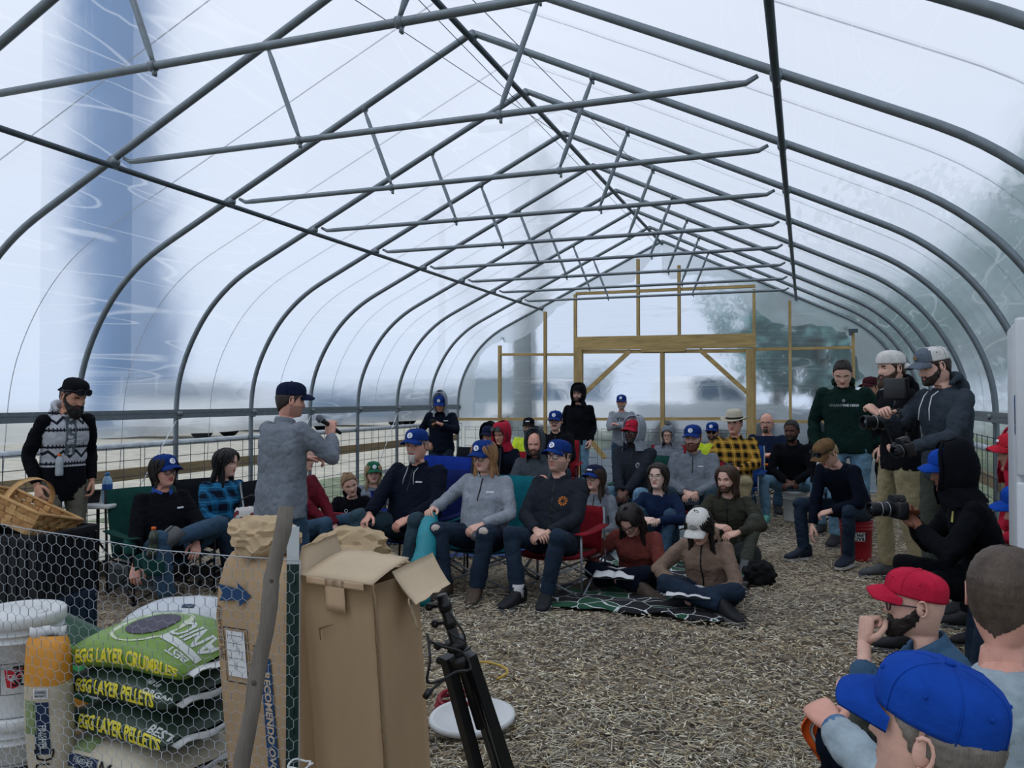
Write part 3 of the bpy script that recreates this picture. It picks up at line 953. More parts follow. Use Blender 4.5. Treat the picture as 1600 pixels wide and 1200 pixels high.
def eye_parts(g, px, eyelid=0.42, closed=False):
    for sd in (-1, 1):
        _, y, _ = head_surf(np.array([0.0]), np.array([0.0]))
        xs, ys, _ = head_surf(np.array([0.0]), np.array([math.asin(min(.99, (.031 / .076) ** (1 / .86))) * sd]))
        c = Vector((sd * .031, float(ys[0]) - .0075, 0.0)); r = .0122
        nu, nv = (14, 10)
        o = len(g.v); vs = []; fs = []; ms = []
        sub = G(); sub.ball((0, 0, 0), r, nu, nv)
        fwd = Vector((px * 1.0, 1, -.08)).normalized()
        for q in sub.f:
            m = sum((Vector(sub.v[i]) for i in q), Vector()) / len(q)
            d = m.normalized()
            if closed or m.z > r * eyelid or m.z < -r * .62:
                k = 0
            elif d.dot(fwd) > .84:
                k = 4
            else:
                k = 3
            fs.append(q); ms.append(k)
        g.v.extend([tuple(Vector(p) + c) for p in sub.v]); g.f.extend([tuple(i + o for i in q) for q in fs]); g.m.extend(ms)
def head_geo(g, n=44, nz=40, M=None, jaw=1.0, nose=1.0, brow=True, look=0.0, ears=True, closed=False, stub=False, eyelid=.42):
    h = G()
    zs = np.concatenate([[.122, .1205, .116, .108], np.linspace(.100, -.112, nz), [-.120, -.128, -.150, -.18, -.215, -.25]])
    ph = phis(n)
    Z, P = np.meshgrid(zs, ph, indexing='ij')
    x, y, z = head_surf(Z, P, 0, True, jaw, nose)
    V = np.stack([x, y, z], -1)
    vs = [tuple(p) for p in V.reshape(-1, 3)]
    fs = []; ms = []
    for i in range(len(zs) - 1):
        for j in range(n):
            k = (j + 1) % n
            q = (i * n + j, i * n + k, (i + 1) * n + k, (i + 1) * n + j)
            c = (V[i, j] + V[i + 1, k]) / 2
            mi = 0
            if c[1] > .05:
                if abs(c[0]) < .0235 - abs(c[2] + .0605) * .6 and -.0715 < c[2] < -.0505:
                    mi = 1
                elif brow and .013 < abs(c[0]) < .050 and .0135 + .05 * abs(abs(c[0]) - .034) * 0 < c[2] - .06 * (.034 - abs(abs(c[0]) - .034)) * .6 < .022:
                    mi = 2
            if stub and c[1] > -.02 and c[2] < -.04 and mi == 0 and c[2] > -.118:
                mi = 5
            fs.append(q); ms.append(mi)
    fs.append(tuple(range(n))); ms.append(0)
    fs.append(tuple((len(zs) - 1) * n + j for j in range(n - 1, -1, -1))); ms.append(0)
    h.v = vs; h.f = fs; h.m = ms
    if ears:
        for sd in (-1, 1):
            R = Matrix.Rotation(sd * math.radians(-22), 3, 'Z')
            h.ball((sd * .0775, -.012, -.006), (.007, .017, .028), 10, 8, 0, R)
            pts = []
            for k in range(9):
                a = math.radians(-110 + 30 * k)
                pts.append(Vector((sd * .084, -.014, -.004)) + R @ Vector((sd * .004, -.0165 * math.cos(a) * 1.0, .028 * math.sin(a) + .001)))
            h.tube(pts, .0042, 6, 0)
    eye_parts(h, look, eyelid, closed)
    g.join(h, M)

def head_shell(mask, off, zr=(.122, -.118), nz=44, n=56, edge=.5, drop=None, jit=0.0, seed=0, feat=False, inner=.004):
    """a raised shell over the part of the head where mask(z, phi) > 0; thickness grows from the edge inwards"""
    zs = np.concatenate([[.122, .1205, .116, .109], np.linspace(.102, zr[1], nz)])
    ph = phis(n)
    Z, P = np.meshgrid(zs, ph, indexing='ij')
    w = np.clip(mask(Z, P), 0, 1)
    th = off(Z, P) if callable(off) else off
    T = np.where(w > 0, th * np.minimum(1, w / edge), -inner)
    if jit:
        rr = np.random.default_rng(seed)
        T = T + np.where(w > 0, jit * (np.sin(P * 23 + seed) * np.sin(Z * 90 + 3 * np.sin(P * 5)) + 0.7 * rr.normal(size=Z.shape)), 0)
    x, y, z = head_surf(Z, P, T, feat)
    z = z + np.where(Z > .08, T * sstep(.08, .12, Z), 0)
    if drop is not None:
        z = z - drop(Z, P) * np.minimum(1, w)
    V = np.stack([x, y, z], -1).reshape(-1, 3)
    W_ = w.reshape(-1) > 0
    fs = []
    for i in range(len(zs) - 1):
        for j in range(n):
            k = (j + 1) % n
            q = (i * n + j, i * n + k, (i + 1) * n + k, (i + 1) * n + j)
            if sum(bool(W_[a]) for a in q) >= 1:
                fs.append(q)
    if W_[:n].any():
        fs.append(tuple(range(n)))
    used = sorted({i for q in fs for i in q}); mp = {a: b for b, a in enumerate(used)}
    g = G(); g.add([V[i] for i in used], [tuple(mp[i] for i in q) for q in fs])
    return g
def hairline(Z, P, front=.078):
    a = np.abs(P)
    zh = np.interp(a, [0, .5, .85, 1.15, 1.38, 1.5, 1.62, 1.72, 2.1, PI], [front, front - .004, front - .018, .030, .012, -.022, .030, -.015, -.045, -.092])
    return Z - zh
def hair_short(th=.010, front=.078, jit=.0015, seed=0, flat=0.0, under=False):
    return head_shell(lambda Z, P: np.minimum(hairline(Z, P, front) / .02, (.062 - Z) / .015 if under else 9), lambda Z, P: (min(th, .012) * (1 - .6 * sstep(.02, .045, Z)) if under else th * (.35 + .65 * sstep(-.02, .06, Z))), jit=jit * (.5 if under else 1), seed=seed, nz=60, n=72)
def beard_shell(th=.018, length=0.0, jit=.002, seed=0, full=True):
    def mask(Z, P):
        a = np.abs(P)
        top = np.interp(a, [0, .22, .40, .55, .9, 1.3, 1.5, 1.62, 1.9, PI], [-.044, -.043, -.047, -.052, -.047, -.028, -.005, .0, -.16, -.3])
        bot = np.interp(a, [0, .5, 1.0, 1.45, 1.62, 1.9, PI], [-.119, -.118, -.110, -.075, -.045, -.02, .3])
        m = np.minimum((top - Z) / .010, (Z - bot) / .008)
        lip = (np.abs(np.sin(P) * .075) < .019) & (Z < -.0525) & (Z > -.0705)
        return np.where(lip, 0, m)
    def offf(Z, P):
        return th * (.45 + .55 * sstep(-.05, -.095, Z)) * np.interp(np.abs(P), [0, 1.0, 1.6, PI], [1, .9, .45, .3])
    dr = (lambda Z, P: length * sstep(-.07, -.118, Z) * np.interp(np.abs(P), [0, .8, 1.5, PI], [1, .75, .1, 0])) if length else None
    return head_shell(mask, offf, zr=(0, -.1195), jit=jit, seed=seed, feat=True, drop=dr, nz=50)
def goatee_shell(th=.012, length=.03):
    def mask(Z, P):
        a = np.abs(P)
        return np.minimum(np.minimum((-.072 - Z) / .008, (Z + .1195) / .004), (.48 - a) / .1) + 0
    g = head_shell(mask, th, zr=(0, -.1195), jit=.001, feat=True, drop=lambda Z, P: length * sstep(-.075, -.118, Z), nz=50)
    g.join(mustache())
    return g
def mustache(th=.008):
    def mask(Z, P):
        a = np.abs(P)
        up = np.interp(a, [0, .3, .5], [-.043, -.046, -.062]); lo = np.interp(a, [0, .25, .5], [-.0525, -.055, -.072])
        return np.minimum(np.minimum((up - Z) / .004, (Z - lo) / .004), (.42 - a) / .08)
    return head_shell(mask, th, zr=(0, -.1195), feat=True, nz=56, jit=.0005)
def hair_long(L=.28, th=.011, front=.082, n=64, seed=0, part=0.0, spread=1.0, back=True, r=.0125, fwd=0.0):
    rg = random.Random(seed)
    th = min(th, .013)
    g = head_shell(lambda Z, P: np.maximum(hairline(Z, P, front), np.where(np.abs(P) > 1.35, Z + .085, -1)) / .02, lambda Z, P: th * (.4 + .6 * sstep(-.06, .06, Z)), jit=.0012, seed=seed)
    for k in range(n):
        sd = -1 if k % 2 else 1
        t = (k // 2) / max(1, n // 2 - 1)
        a = sd * (.80 + (PI - .80) * t) + rg.uniform(-.05, .05)
        l = L * rg.uniform(.80, 1.08)
        z0 = rg.uniform(.105, .1215)
        pts = []; rad = []
        ph0 = rg.uniform(0, 6); lift = rg.uniform(.2, 1.0) * .006
        tot = l + .06
        for q in range(11):
            u = q / 10
            zz = z0 - tot * u
            aa = a + (sd * .38 * max(0, 1 - u * 3.2) * -1 if t < .5 else 0) + .05 * math.sin(u * 7 + ph0)
            if zz > -.095:
                if abs(aa) < 1.35 and zz < .03:
                    aa = sd * (abs(aa) + (1.42 - abs(aa)) * min(1, (.03 - zz) / .05))
                x, y, z = head_surf(np.array([zz]), np.array([aa]), th + lift, False)
                p = Vector((float(x[0]), float(y[0]), zz))
                bx, by = p.x, p.y; zl = zz
            else:
                dz = zl - zz
                p = Vector((bx * (1 + .9 * spread * dz) + .009 * math.sin(u * 8 + ph0), by + fwd * dz + (-.16 * dz if abs(a) > 1.9 else .12 * dz), zz))
            pts.append(p)
            rad.append(r * (.55 + .6 * math.sin(PI * min(1, .2 + u * .72))) * (1 if u < .99 else .25))
        g.tube(pts, rad, 6, flat=.5)
    return g
def cap_geo(high=.096, tall=1.0, rimz=.037, tilt=5, brim=.075, off=.009, back=False, curve=1.0):
    """(crown, brim, seams, button) in head space"""
    cr = G(); n = 40; P = []
    prof = [(1.0, 0.0), (1.0, .10), (.995, .22), (.985, .36), (.955, .52), (.90, .66), (.80, .79), (.64, .90), (.42, .97), (.2, .995), (.02, 1.0)]
    def pt(t, phi, ex=0.0):
        s, h = t
        a = .0765 + off + ex; f = .094 + off + ex; b = .101 + off + ex
        sx, cx_ = math.sin(phi), math.cos(phi)
        fr = (1 + .05 * math.sin(PI * h)) if cx_ > 0 else 1.0
        x = a * s * math.copysign(abs(sx) ** .92, sx)
        y = (f * fr if cx_ > 0 else b) * s * math.copysign(abs(cx_) ** .92, cx_)
        return Vector((x, y, h * high * tall))
    for t in prof:
        P.append([pt(t, 2 * PI * j / n) for j in range(n)])
    inner = [pt((.96, 0.0), 2 * PI * j / n) for j in range(n)]
    cr.grid([inner] + P, wrap=True)
    cr.f.append(tuple((len(P)) * n + j for j in range(n))); cr.m.append(0)
    sm = G()
    for k in range(6):
        ph = 2 * PI * (k + .5) / 6 + PI / 6
        sm.tube([pt(t, ph, .0008) for t in prof[:-1]], .0014, 5)
        # eyelets
        p = pt((.93, .58), ph + PI / 6, .001)
        nrm = Vector((p.x, p.y, .03)).normalized()
        sm.ball(p, .0042, 8, 5)
    bt = G(); bt.ball((0, 0, high * tall + .002), (.009, .009, .005), 10, 6)
    br = G(); m = 21; rows = 8
    top = []; bot = []
    for i in range(rows):
        u = i / (rows - 1)
        rt = []; rb = []
        for j in range(m):
            w = -1 + 2 * j / (m - 1)
            ph = w * 1.15
            base = pt((1.0, .02), ph)
            tip = Vector((.081 * math.sin(w * 1.25) * 1.02, .094 + off + brim * math.cos(w * 1.15) ** .8 - .012, 0))
            if abs(w) > .999:
                tip = base
            p = base.lerp(tip, u)
            p.z = .012 - curve * 3.2 * p.x * p.x - .10 * (u * brim) - .018 * u * u
            rt.append(p); rb.append(p - Vector((0, 0, .0045)))
        top.append(rt); bot.append(rb)
    br.grid(top); br.grid([list(reversed(r)) for r in bot])
    nv = rows * m
    for j in range(m - 1):
        br.f.append(((rows - 1) * m + j, (rows - 1) * m + j + 1, nv + (rows - 1) * m + (m - 1 - j - 1), nv + (rows - 1) * m + (m - 1 - j))); br.m.append(0)
    M = Matrix.Translation((0, 0, rimz)) @ Matrix.Rotation(math.radians(tilt), 4, 'X') @ (Matrix.Rotation(PI, 4, 'Z') if back else Matrix.Identity(4))
    for q in (cr, sm, bt, br):
        q.xf(M)
    pl = pt((.985, .40), 0, .0015); nn = Vector((0, 1, .28)).normalized()
    return cr, br, sm, bt, M, pl, nn
def glasses_geo(r=.021, sq=.85, th=.0026, sun=False):
    g = G(); l = G()
    for sd in (-1, 1):
        c = Vector((sd * .033, .098, -.004)); pts = []
        for k in range(18):
            a = 2 * PI * k / 18
            pts.append(c + Vector((r * 1.18 * math.copysign(abs(math.cos(a)) ** sq, math.cos(a)), -.010 * abs(math.cos(a)) * (1 if sd * math.cos(a) > 0 else 0), r * .9 * math.copysign(abs(math.sin(a)) ** sq, math.sin(a)))))
        g.tube(pts, th, 6, closed=True)
        g.tube([c + Vector((sd * r * 1.18, -.010, .006)), Vector((sd * .080, .05, .006)), Vector((sd * .082, -.005, .002)), Vector((sd * .080, -.03, -.015))], th, 6)
        l.add([c - Vector((0, .001, 0))] + [p - Vector((0, .001, 0)) for p in pts], [(0, k + 1, (k + 1) % 18 + 1) for k in range(18)])
    g.tube([Vector((-.009, .099, .003)), Vector((0, .102, .006)), Vector((.009, .099, .003))], th, 6)
    return g, l

# ---- a hand: palm and five unequal bent fingers; local: wrist at origin, fingers along +y, palm facing -z, thumb at +x for side=+1
def hand_geo(curl=.5, side=1, spread=.12, thumb=.5, pinch=False, s=1.0, curls=None):
    g = G()
    rings = []
    for (y, w, t, z) in ((-.02, .024, .019, 0), (.0, .026, .019, 0), (.03, .036, .017, 0), (.06, .041, .0155, 0), (.085, .041, .0135, .001), (.097, .036, .010, .001)):
        rings.append([Vector((w * math.copysign(abs(math.cos(a)) ** .8, math.cos(a)), y, z + t * math.copysign(abs(math.sin(a)) ** .8, math.sin(a)))) for a in [2 * PI * k / 14 for k in range(14)]])
    g.loft(rings)
    for k, (x, L, r) in enumerate(((.029, .070, .0088), (.010, .079, .0092), (-.010, .074, .0088), (-.028, .058, .0078))):
        c = curls[k] if curls else curl * (1 + .12 * k)
        p = Vector((x, .088, .001)); a = .25 * c; yaw = spread * (1.5 - k) * .5 * (1 - .6 * min(1, c))
        pts = [Vector((x * .92, .062, .001)), p]; rad = [r * .9, r * 1.05]
        for j, (fl, bend) in enumerate(((.46, .75), (.30, 1.1), (.24, .75))):
            a += bend * c if j else .55 * c
            d = Vector((math.sin(yaw) * math.cos(a), math.cos(a) * math.cos(yaw), -math.sin(a)))
            mid = p + d * (L * fl * .5); p = p + d * (L * fl)
            pts += [mid, p]; rad += [r * (.97 - .05 * j), r * (1.0 - .08 * j)]
        pts.append(p + d * r * .5); rad.append(r * .55)
        g.tube(pts, rad, 8)
    a0 = Vector((.022, .012, -.004)); t = thumb
    p1 = a0 + Vector((.030, .028, -.010 - .010 * t)); p2 = p1 + Vector((.016 - .018 * t, .030, -.008 - .010 * t)); p3 = p2 + Vector((.004 - .018 * t, .024, -.004 - .008 * t))
    g.tube([a0, a0.lerp(p1, .5), p1, p1.lerp(p2, .5), p2, p2.lerp(p3, .6), p3, p3 + (p3 - p2) * .15], [.014, .0145, .0125, .011, .0112, .0105, .009, .005], 8)
    if side < 0:
        g.v = [(-x, y, z) for x, y, z in g.v]; g.f = [tuple(reversed(q)) for q in g.f]
    if s != 1.0:
        g.v = [(x * s, y * s, z * s) for x, y, z in g.v]
    return g
def ik(a, b, l1, l2, pole):
    a = Vector(a); b = Vector(b); d = b - a; L = d.length
    if L > (l1 + l2) * .998:
        d = d * ((l1 + l2) * .998 / L); b = a + d; L = d.length
    if L < abs(l1 - l2) * 1.02 + .01:
        d = d.normalized() * (abs(l1 - l2) * 1.02 + .01); b = a + d; L = d.length
    x = (l1 * l1 - l2 * l2 + L * L) / (2 * L)
    h = math.sqrt(max(0, l1 * l1 - x * x))
    n = d.normalized(); p = Vector(pole) - n * Vector(pole).dot(n)
    p = p.normalized() if p.length > 1e-6 else n.orthogonal().normalized()
    return a + n * x + p * h, b
def frame_of(d, up):
    """rotation whose +y is d and whose +z is near up"""
    y = Vector(d).normalized(); z = Vector(up); z = z - y * z.dot(y)
    z = z.normalized() if z.length > 1e-5 else y.orthogonal().normalized()
    x = y.cross(z)
    return Matrix((x, y, z)).transposed()

SKIN = {'fair': ('#d3a896', '#b5726a'), 'pink': ('#d09a88', '#b0645c'), 'tan': ('#ba8a72', '#9a5e54'), 'pale': ('#dab8a8', '#b87670'), 'dark': ('#5a3b30', '#5f3833'), 'deep': ('#35211b', '#45241f'), 'brown': ('#835642', '#774840')}
def skin_mats(tone, hair):
    s, l = SKIN[tone]
    cs = C(s)
    hb = C(hair)
    return [mat('skin_' + tone, cs, .52, .10, 22, .12, 160, spec=.35), mat('lips_' + tone, C(l), .5, .05), mat('brow_' + hair.strip('#'), hb, .9, .2, 40), mat('eye_white', C('#9c9c9c'), .3, 0), mat('iris_dark', C('#15100d'), .2, 0),
            mat('stubble_' + tone, tuple([cs[i] * .62 for i in range(3)] + [1]), .7, .2, 90)]
def hair_mat(h):
    return mat('hair_' + h.strip('#'), C(h), .55, .35, 26, .6, 130, spec=.4, stretch=(1, 1, .25))

NP = [0]
def person(label, u, d, fa, pose='stand', top=None, s=1.0, ha=None, hp=4, hr=0, tone='fair', hair='#2a1d16', build=0.0, belly=0.0, fem=False, lean=None, lean2=None,
           arms='side', legs=None, top_mat=None, leg_mat=None, shoe_mat=None, sole_mat=None, seat=.45, cap=None, hat=None, hood=None, hoodm=None, beard=None, hairstyle='short', glass=None,
           det=1.0, wr=.006, look=0.0, collar='crew', zip_=None, long_hem=0.0, sleeve_mat=None, extras=None, twist=0.0, front=.078, hair_kw=None, pz=None, curl=.6, off=(0, 0), closed=False, cuff=None, stub=False, jaw=None, torso_s=1.0, side_lean=0.0, cat='person', capkw=None, low=False, shoes=True, eyelid=.42):
    NP[0] += 1
    seed = NP[0]
    rg = random.Random(seed)
    base = W(u, 622, d)
    loc = Vector((base.x + off[0], base.y + off[1], 0))
    toc = Vector((-loc.x, -loc.y, 0)).normalized()
    left = Vector((-toc.y, toc.x, 0)) * -1      # image-left as seen from the camera
    left = Vector((-math.cos(YAW), -math.sin(YAW), 0)); left = (left - toc * left.dot(toc)).normalized()
    def world_dir(a):
        a = math.radians(a)
        return toc * math.cos(a) + left * math.sin(a)
    fd = world_dir(fa)
    rz = math.atan2(-fd.x, fd.y)
    ha = fa if ha is None else ha
    hd = world_dir(ha)
    hyaw = math.atan2(-hd.x, hd.y) - rz
    t = thing('person', label, cat, loc, rz)
    # ------------------------------------------------ skeleton in local space (y forward, x the person's right)
    K = s
    lean = {'stand': 2, 'sit': -8, 'ground': 6, 'kneesup': 10, 'crouch': 25, 'bench': 12}[pose] if lean is None else lean
    lean2 = lean + 6 if lean2 is None else lean2
    def dirv(a):
        a = math.radians(a)
        return Vector((math.sin(math.radians(side_lean)), math.sin(a), math.cos(a))).normalized()
    if pose == 'stand' and top is not None:
        a1, a2 = math.radians(lean), math.radians(lean2)
        unit = .95 + .26 * math.cos(a1) + .27 * math.cos(a2) + .012 + .244 * math.cos(math.radians(hp)) + (.015 if (cap or hat) else 0)
        s = K = W(u, top, d).z / unit
    TL = K * torso_s
    dz1 = (dirv(lean) * .26 + dirv(lean2) * .27) * TL
    Rh = Matrix.Rotation(hyaw, 3, 'Z') @ Matrix.Rotation(math.radians(-hp), 3, 'X') @ Matrix.Rotation(math.radians(hr), 3, 'Y')
    hofs = dirv(lean2 * .6) * (.012 * K) + (Rh @ Vector((0, .024, .122))) * K
    crown = dz1.z + hofs.z + (Rh @ Vector((0, -.01, .122))).z * K + (.015 if (cap or hat) else 0)
    if pz is None:
        if top is not None:
            # exact height from the pixel of the crown at this depth
            hz = W(u, top, d).z
            pz = hz - crown
        else:
            pz = {'stand': .95 * K, 'sit': seat + .09, 'ground': .10, 'kneesup': .10, 'crouch': .35, 'bench': seat + .09}[pose]
    legl = .44 * K
    if pose == 'stand' and pz > 2 * legl + .09:
        pz_leg = pz
        legl = (pz - .075) / 2 * 1.0
    S0 = Vector((0, 0, pz)); S1 = S0 + dirv(lean) * .26 * TL; S2 = S1 + dirv(lean2) * .27 * TL
    HC = S2 + hofs
    MH = Matrix.Translation(HC) @ (Rh * K).to_4x4()
    wf = (.92 if fem else 1.0) * (1 + build)
    Rt = Matrix.Rotation(math.radians(twist), 3, 'Z')
    def spine(tt):
        tt *= TL
        q = .26 * TL
        return S0 + dirv(lean) * tt if tt <= q else S1 + dirv(lean2) * (tt - q)
    def ring(tt, hw, f, b, n=20):
        c = spine(tt); la = lean if tt < .2 else (lean2 if tt > .32 else (lean + lean2) / 2)
        up = dirv(la); x = Rt @ Vector((1, 0, 0)) if tt > .2 else Vector((1, 0, 0)); y = up.cross(x).normalized()
        out = []
        for k in range(n):
            a = 2 * PI * k / n
            ca, sa = math.cos(a), math.sin(a)
            out.append(c + x * (hw * K * math.copysign(abs(ca) ** .85, ca)) + y * ((f if sa > 0 else b) * K * math.copysign(abs(sa) ** .85, sa)))
        return out
    sh_w = (.150 if fem else .170) * (1 + build * .6) * K
    shc = spine(.447)
    xax = Rt @ Vector((1, 0, 0))
    SH = {1: shc + xax * sh_w, -1: shc - xax * sh_w}
    hipw = .092 * wf * K
    # ------------------------------------------------ hands and feet targets (local, relative to the pelvis, metres before scaling)
    A = {}
    if isinstance(arms, dict):
        A = dict(arms)
    presets = {
        'side': {1: ((.26, .02, -.10), (.6, -.8, 0)), -1: ((-.26, .02, -.10), (-.6, -.8, 0))},
        'lap': {1: ((.045, .27, .13), (.9, -.3, -.35)), -1: ((-.045, .27, .12), (-.9, -.3, -.35))},
        'laplow': {1: ((.03, .33, .06), (.9, -.2, -.2)), -1: ((-.03, .34, .05), (-.9, -.2, -.2))},
        'thighs': {1: ((.15, .30, .12), (.9, -.4, -.2)), -1: ((-.15, .30, .12), (-.9, -.4, -.2))},
        'cross': {1: ((-.03, .20, .30), (.9, .1, -.5), dict(dir=(-.9, .0, .25))), -1: ((.03, .225, .27), (-.9, .1, -.5), dict(dir=(.9, .0, .3)))},
        'belly': {1: ((.03, .24, .26), (.9, -.1, -.4)), -1: ((-.03, .245, .25), (-.9, -.1, -.4))},
        'pockets': {1: ((.205, .06, -.05), (.45, -1, 0)), -1: ((-.205, .06, -.05), (-.45, -1, 0))},
        'knees': {1: ((.06, .46, .28), (.8, -.1, -.3)), -1: ((-.06, .47, .27), (-.8, -.1, -.3))},
        'write': {1: ((.10, .30, .14), (.9, -.3, -.3)), -1: ((-.10, .31, .10), (-.9, -.3, -.3))},
        'forward': {1: ((.07, .40, .36), (.8, -.2, -.5)), -1: ((-.07, .42, .32), (-.8, -.2, -.5))},
    }
    if isinstance(arms, str):
        A = dict(presets[arms])
    UA, FA = .29 * K, .255 * K
    arm = {}
    for sd in (1, -1):
        tg, pole = A[sd][0], A[sd][1]
        tgt = S0 + Vector(tg) * K
        e, h = ik(SH[sd], tgt, UA, FA, pole)
        arm[sd] = (SH[sd], e, h)
    L = {}
    lp = {
        'stand': {1: ((.11, .02, None), (.1, 1, 0)), -1: ((-.11, -.02, None), (-.1, 1, 0))},
        'sit': {1: ((.15, .44, None), (.25, .6, 1)), -1: ((-.15, .47, None), (-.25, .6, 1))},
        'bench': {1: ((.19, .40, None), (.3, .6, 1)), -1: ((-.19, .42, None), (-.3, .6, 1))},
        'ground': {1: ((-.16, .34, None), (1, .25, .35)), -1: ((.14, .40, None), (-1, .25, .35))},
        'kneesup': {1: ((.12, .50, None), (.15, .3, 1)), -1: ((-.12, .53, None), (-.15, .3, 1))},
        'crouch': {1: ((.16, .22, None), (.4, 1, .6)), -1: ((-.14, .10, None), (-.4, 1, .3))},
    }[pose]
    lp = dict(lp)
    if legs:
        lp.update(legs)
    leg = {}
    feet = {}
    for sd in (1, -1):
        tg, pole = lp[sd][0], lp[sd][1]
        fz = .085 * K if tg[2] is None else tg[2] * K
        hp_ = S0 + Vector((sd * hipw, .01, -.01))
        tgt = Vector((tg[0] * K, tg[1] * K, fz))
        kn, an = ik(hp_, tgt, legl, legl * .97, pole)
        leg[sd] = (hp_, kn, an)
        fdir = lp[sd][2] if len(lp[sd]) > 2 else ((sd * .2, 1, 0) if pose != 'ground' else (-sd * .9, .45, -.1))
        feet[sd] = (an, Vector(fdir).normalized())
    # ------------------------------------------------ the body: one figure, skin
    sk = skin_mats(tone, hair)
    b = G()
    head_geo(b, 56 if det >= 1.5 else (44 if det >= 1 else 36), 46 if det >= 1.5 else (38 if det >= 1 else 30), MH, jaw or (.93 if fem else 1.0), .85 if fem else 1.0, True, look, True, closed, stub, eyelid)
    b.loft([ring(tt, hw * .86 * wf, f * .82, bb * .82, 14) for (tt, hw, f, bb) in ((-.06, .15, .09, .09), (.1, .16, .10, .1), (.3, .17, .105, .1), (.42, .15, .09, .085), (.48, .085, .065, .065), (.52, .052, .05, .055))])
    for sd in (1, -1):
        p, e, h = arm[sd]
        b.tube([p, p.lerp(e, .5), e, e.lerp(h, .4), e.lerp(h, .85), h], [r_ * K for r_ in (.034, .032, .028, .028, .025, .0255)], 10)
        hp_, kn, an = leg[sd]
        b.tube([hp_, hp_.lerp(kn, .5), kn, kn.lerp(an, .35), kn.lerp(an, .8), an], [r_ * K for r_ in (.055, .05, .036, .038, .032, .034)], 10)
        hspec = A[sd][2] if len(A[sd]) > 2 else None
        hcurl = (hspec or {}).get('curl', curl)
        fdir = (hspec or {}).get('dir')
        fdir = Vector(fdir) if fdir else (h - e).normalized() + Vector((-sd * .35, .1, 0)) * (1 if arms in ('lap', 'laplow', 'belly', 'knees') else 0)
        up = Vector((hspec or {}).get('up', (sd * .35, .25, 1) if arms not in ('side', 'pockets') else (sd * 1.0, .2, .3)))
        HM = Matrix.Translation(h) @ (frame_of(fdir, up) * K).to_4x4()
        tside = -sd     # thumb towards the body midline when palms face down
        b.join(hand_geo(hcurl, tside, thumb=(hspec or {}).get('thumb', .5), curls=(hspec or {}).get('curls')), HM)
        arm[sd] = (p, e, h, HM)
    ob = obj('body', b, sk, t, one=True)
    # ------------------------------------------------ jacket or shirt
    vx = .011 if det >= 1.5 else (.0125 if det >= 1 else .016)
    g = G()
    g_b = belly
    hem0 = -.10 - long_hem if pose == 'stand' else -.035
    bust = .018 if fem else 0
    tors = [(hem0, .192 * wf, .128 + g_b * .5, .138), (.0, .188 * wf, .128 + g_b * .9, .132), (.11, .172 * wf + g_b * .25, .120 + g_b, .110), (.22, .174 * wf + g_b * .25, .122 + g_b * .75, .108), (.33, .186 * (wf if not fem else wf * .98) , .128 + g_b * .3 + bust, .117),
            (.41, .178 * wf, .114 + bust * .4, .112), (.452, .150 * wf, .094, .102), (.480, .112 * wf, .076, .090), (.500, .078, .058, .078)]
    if collar in ('high', 'hood'):
        tors += [(.52, .070, .056, .074)]
    g.loft([ring(*q) for q in tors])
    slv = G() if sleeve_mat else g
    for sd in (1, -1):
        p, e, h = arm[sd][:3]
        kk = K * (1.0 if not fem else .92) * (1 + build * .5)
        pi = p.lerp(shc, .25)
        short = (A[sd][2] if len(A[sd]) > 2 else {}).get('short', 0)
        we = e.lerp(h, .94 - short)
        slv.tube([pi, p, p.lerp(e, .35), p.lerp(e, .8), e, e.lerp(h, .3), e.lerp(h, .75 - short * .8), we], [r_ * kk for r_ in (.060, .064, .064, .060, .058, .056, .048, .045)], 12)
        slv.ball(p, .064 * kk, 12, 8)
    jk = obj('jacket' if collar != 'crew' else 'top', g, top_mat, t)
    remesh(jk, vx * (K if K < 1.3 else 1), 7, wr, seed, extras.get('jacket_post') if extras else None)
    if sleeve_mat:
        so = obj('sleeves', slv, sleeve_mat, t)
        remesh(so, vx, 6, wr, seed + 91)
        so2 = None
    # cuffs
    cm = cuff or None
    if cm:
        for sd in (1, -1):
            p, e, h = arm[sd][:3]
            gg = G(); gg.tube([e.lerp(h, .86), e.lerp(h, .98)], [.044 * K, .041 * K], 14)
            obj('cuff', gg, cm, t)
    # ------------------------------------------------ trousers
    if leg_mat is not None:
        g = G()
        if pose == 'stand':
            hips = [(.04, .150 * wf, .10 + g_b * .3, .10), (.0, .160 * wf, .104 + g_b * .3, .108), (-.08, .164 * wf, .100, .108), (-.13, .13 * wf, .085, .09)]
        else:
            hips = [(.08, .165 * wf, .112 + g_b * .5, .115), (.02, .178 * wf, .122 + g_b * .4, .125), (-.06, .180 * wf, .118, .12), (-.085, .15 * wf, .10, .10)]
        g.loft([ring(*q) for q in hips])
        tw = K * (1 + build * .7) * (1.04 if fem else 1)
        for sd in (1, -1):
            hp_, kn, an = leg[sd]
            g.tube([hp_, hp_.lerp(kn, .25), hp_.lerp(kn, .6), kn, kn.lerp(an, .2), kn.lerp(an, .6), kn.lerp(an, .97)], [r_ * tw for r_ in (.092, .092, .080, .066, .063, .060, .057)], 12)
            g.ball(kn, .067 * tw, 12, 8)
        lo = obj('trousers', g, leg_mat, t)
        remesh(lo, vx * 1.05, 6, wr, seed + 33, extras.get('leg_post') if extras else None)
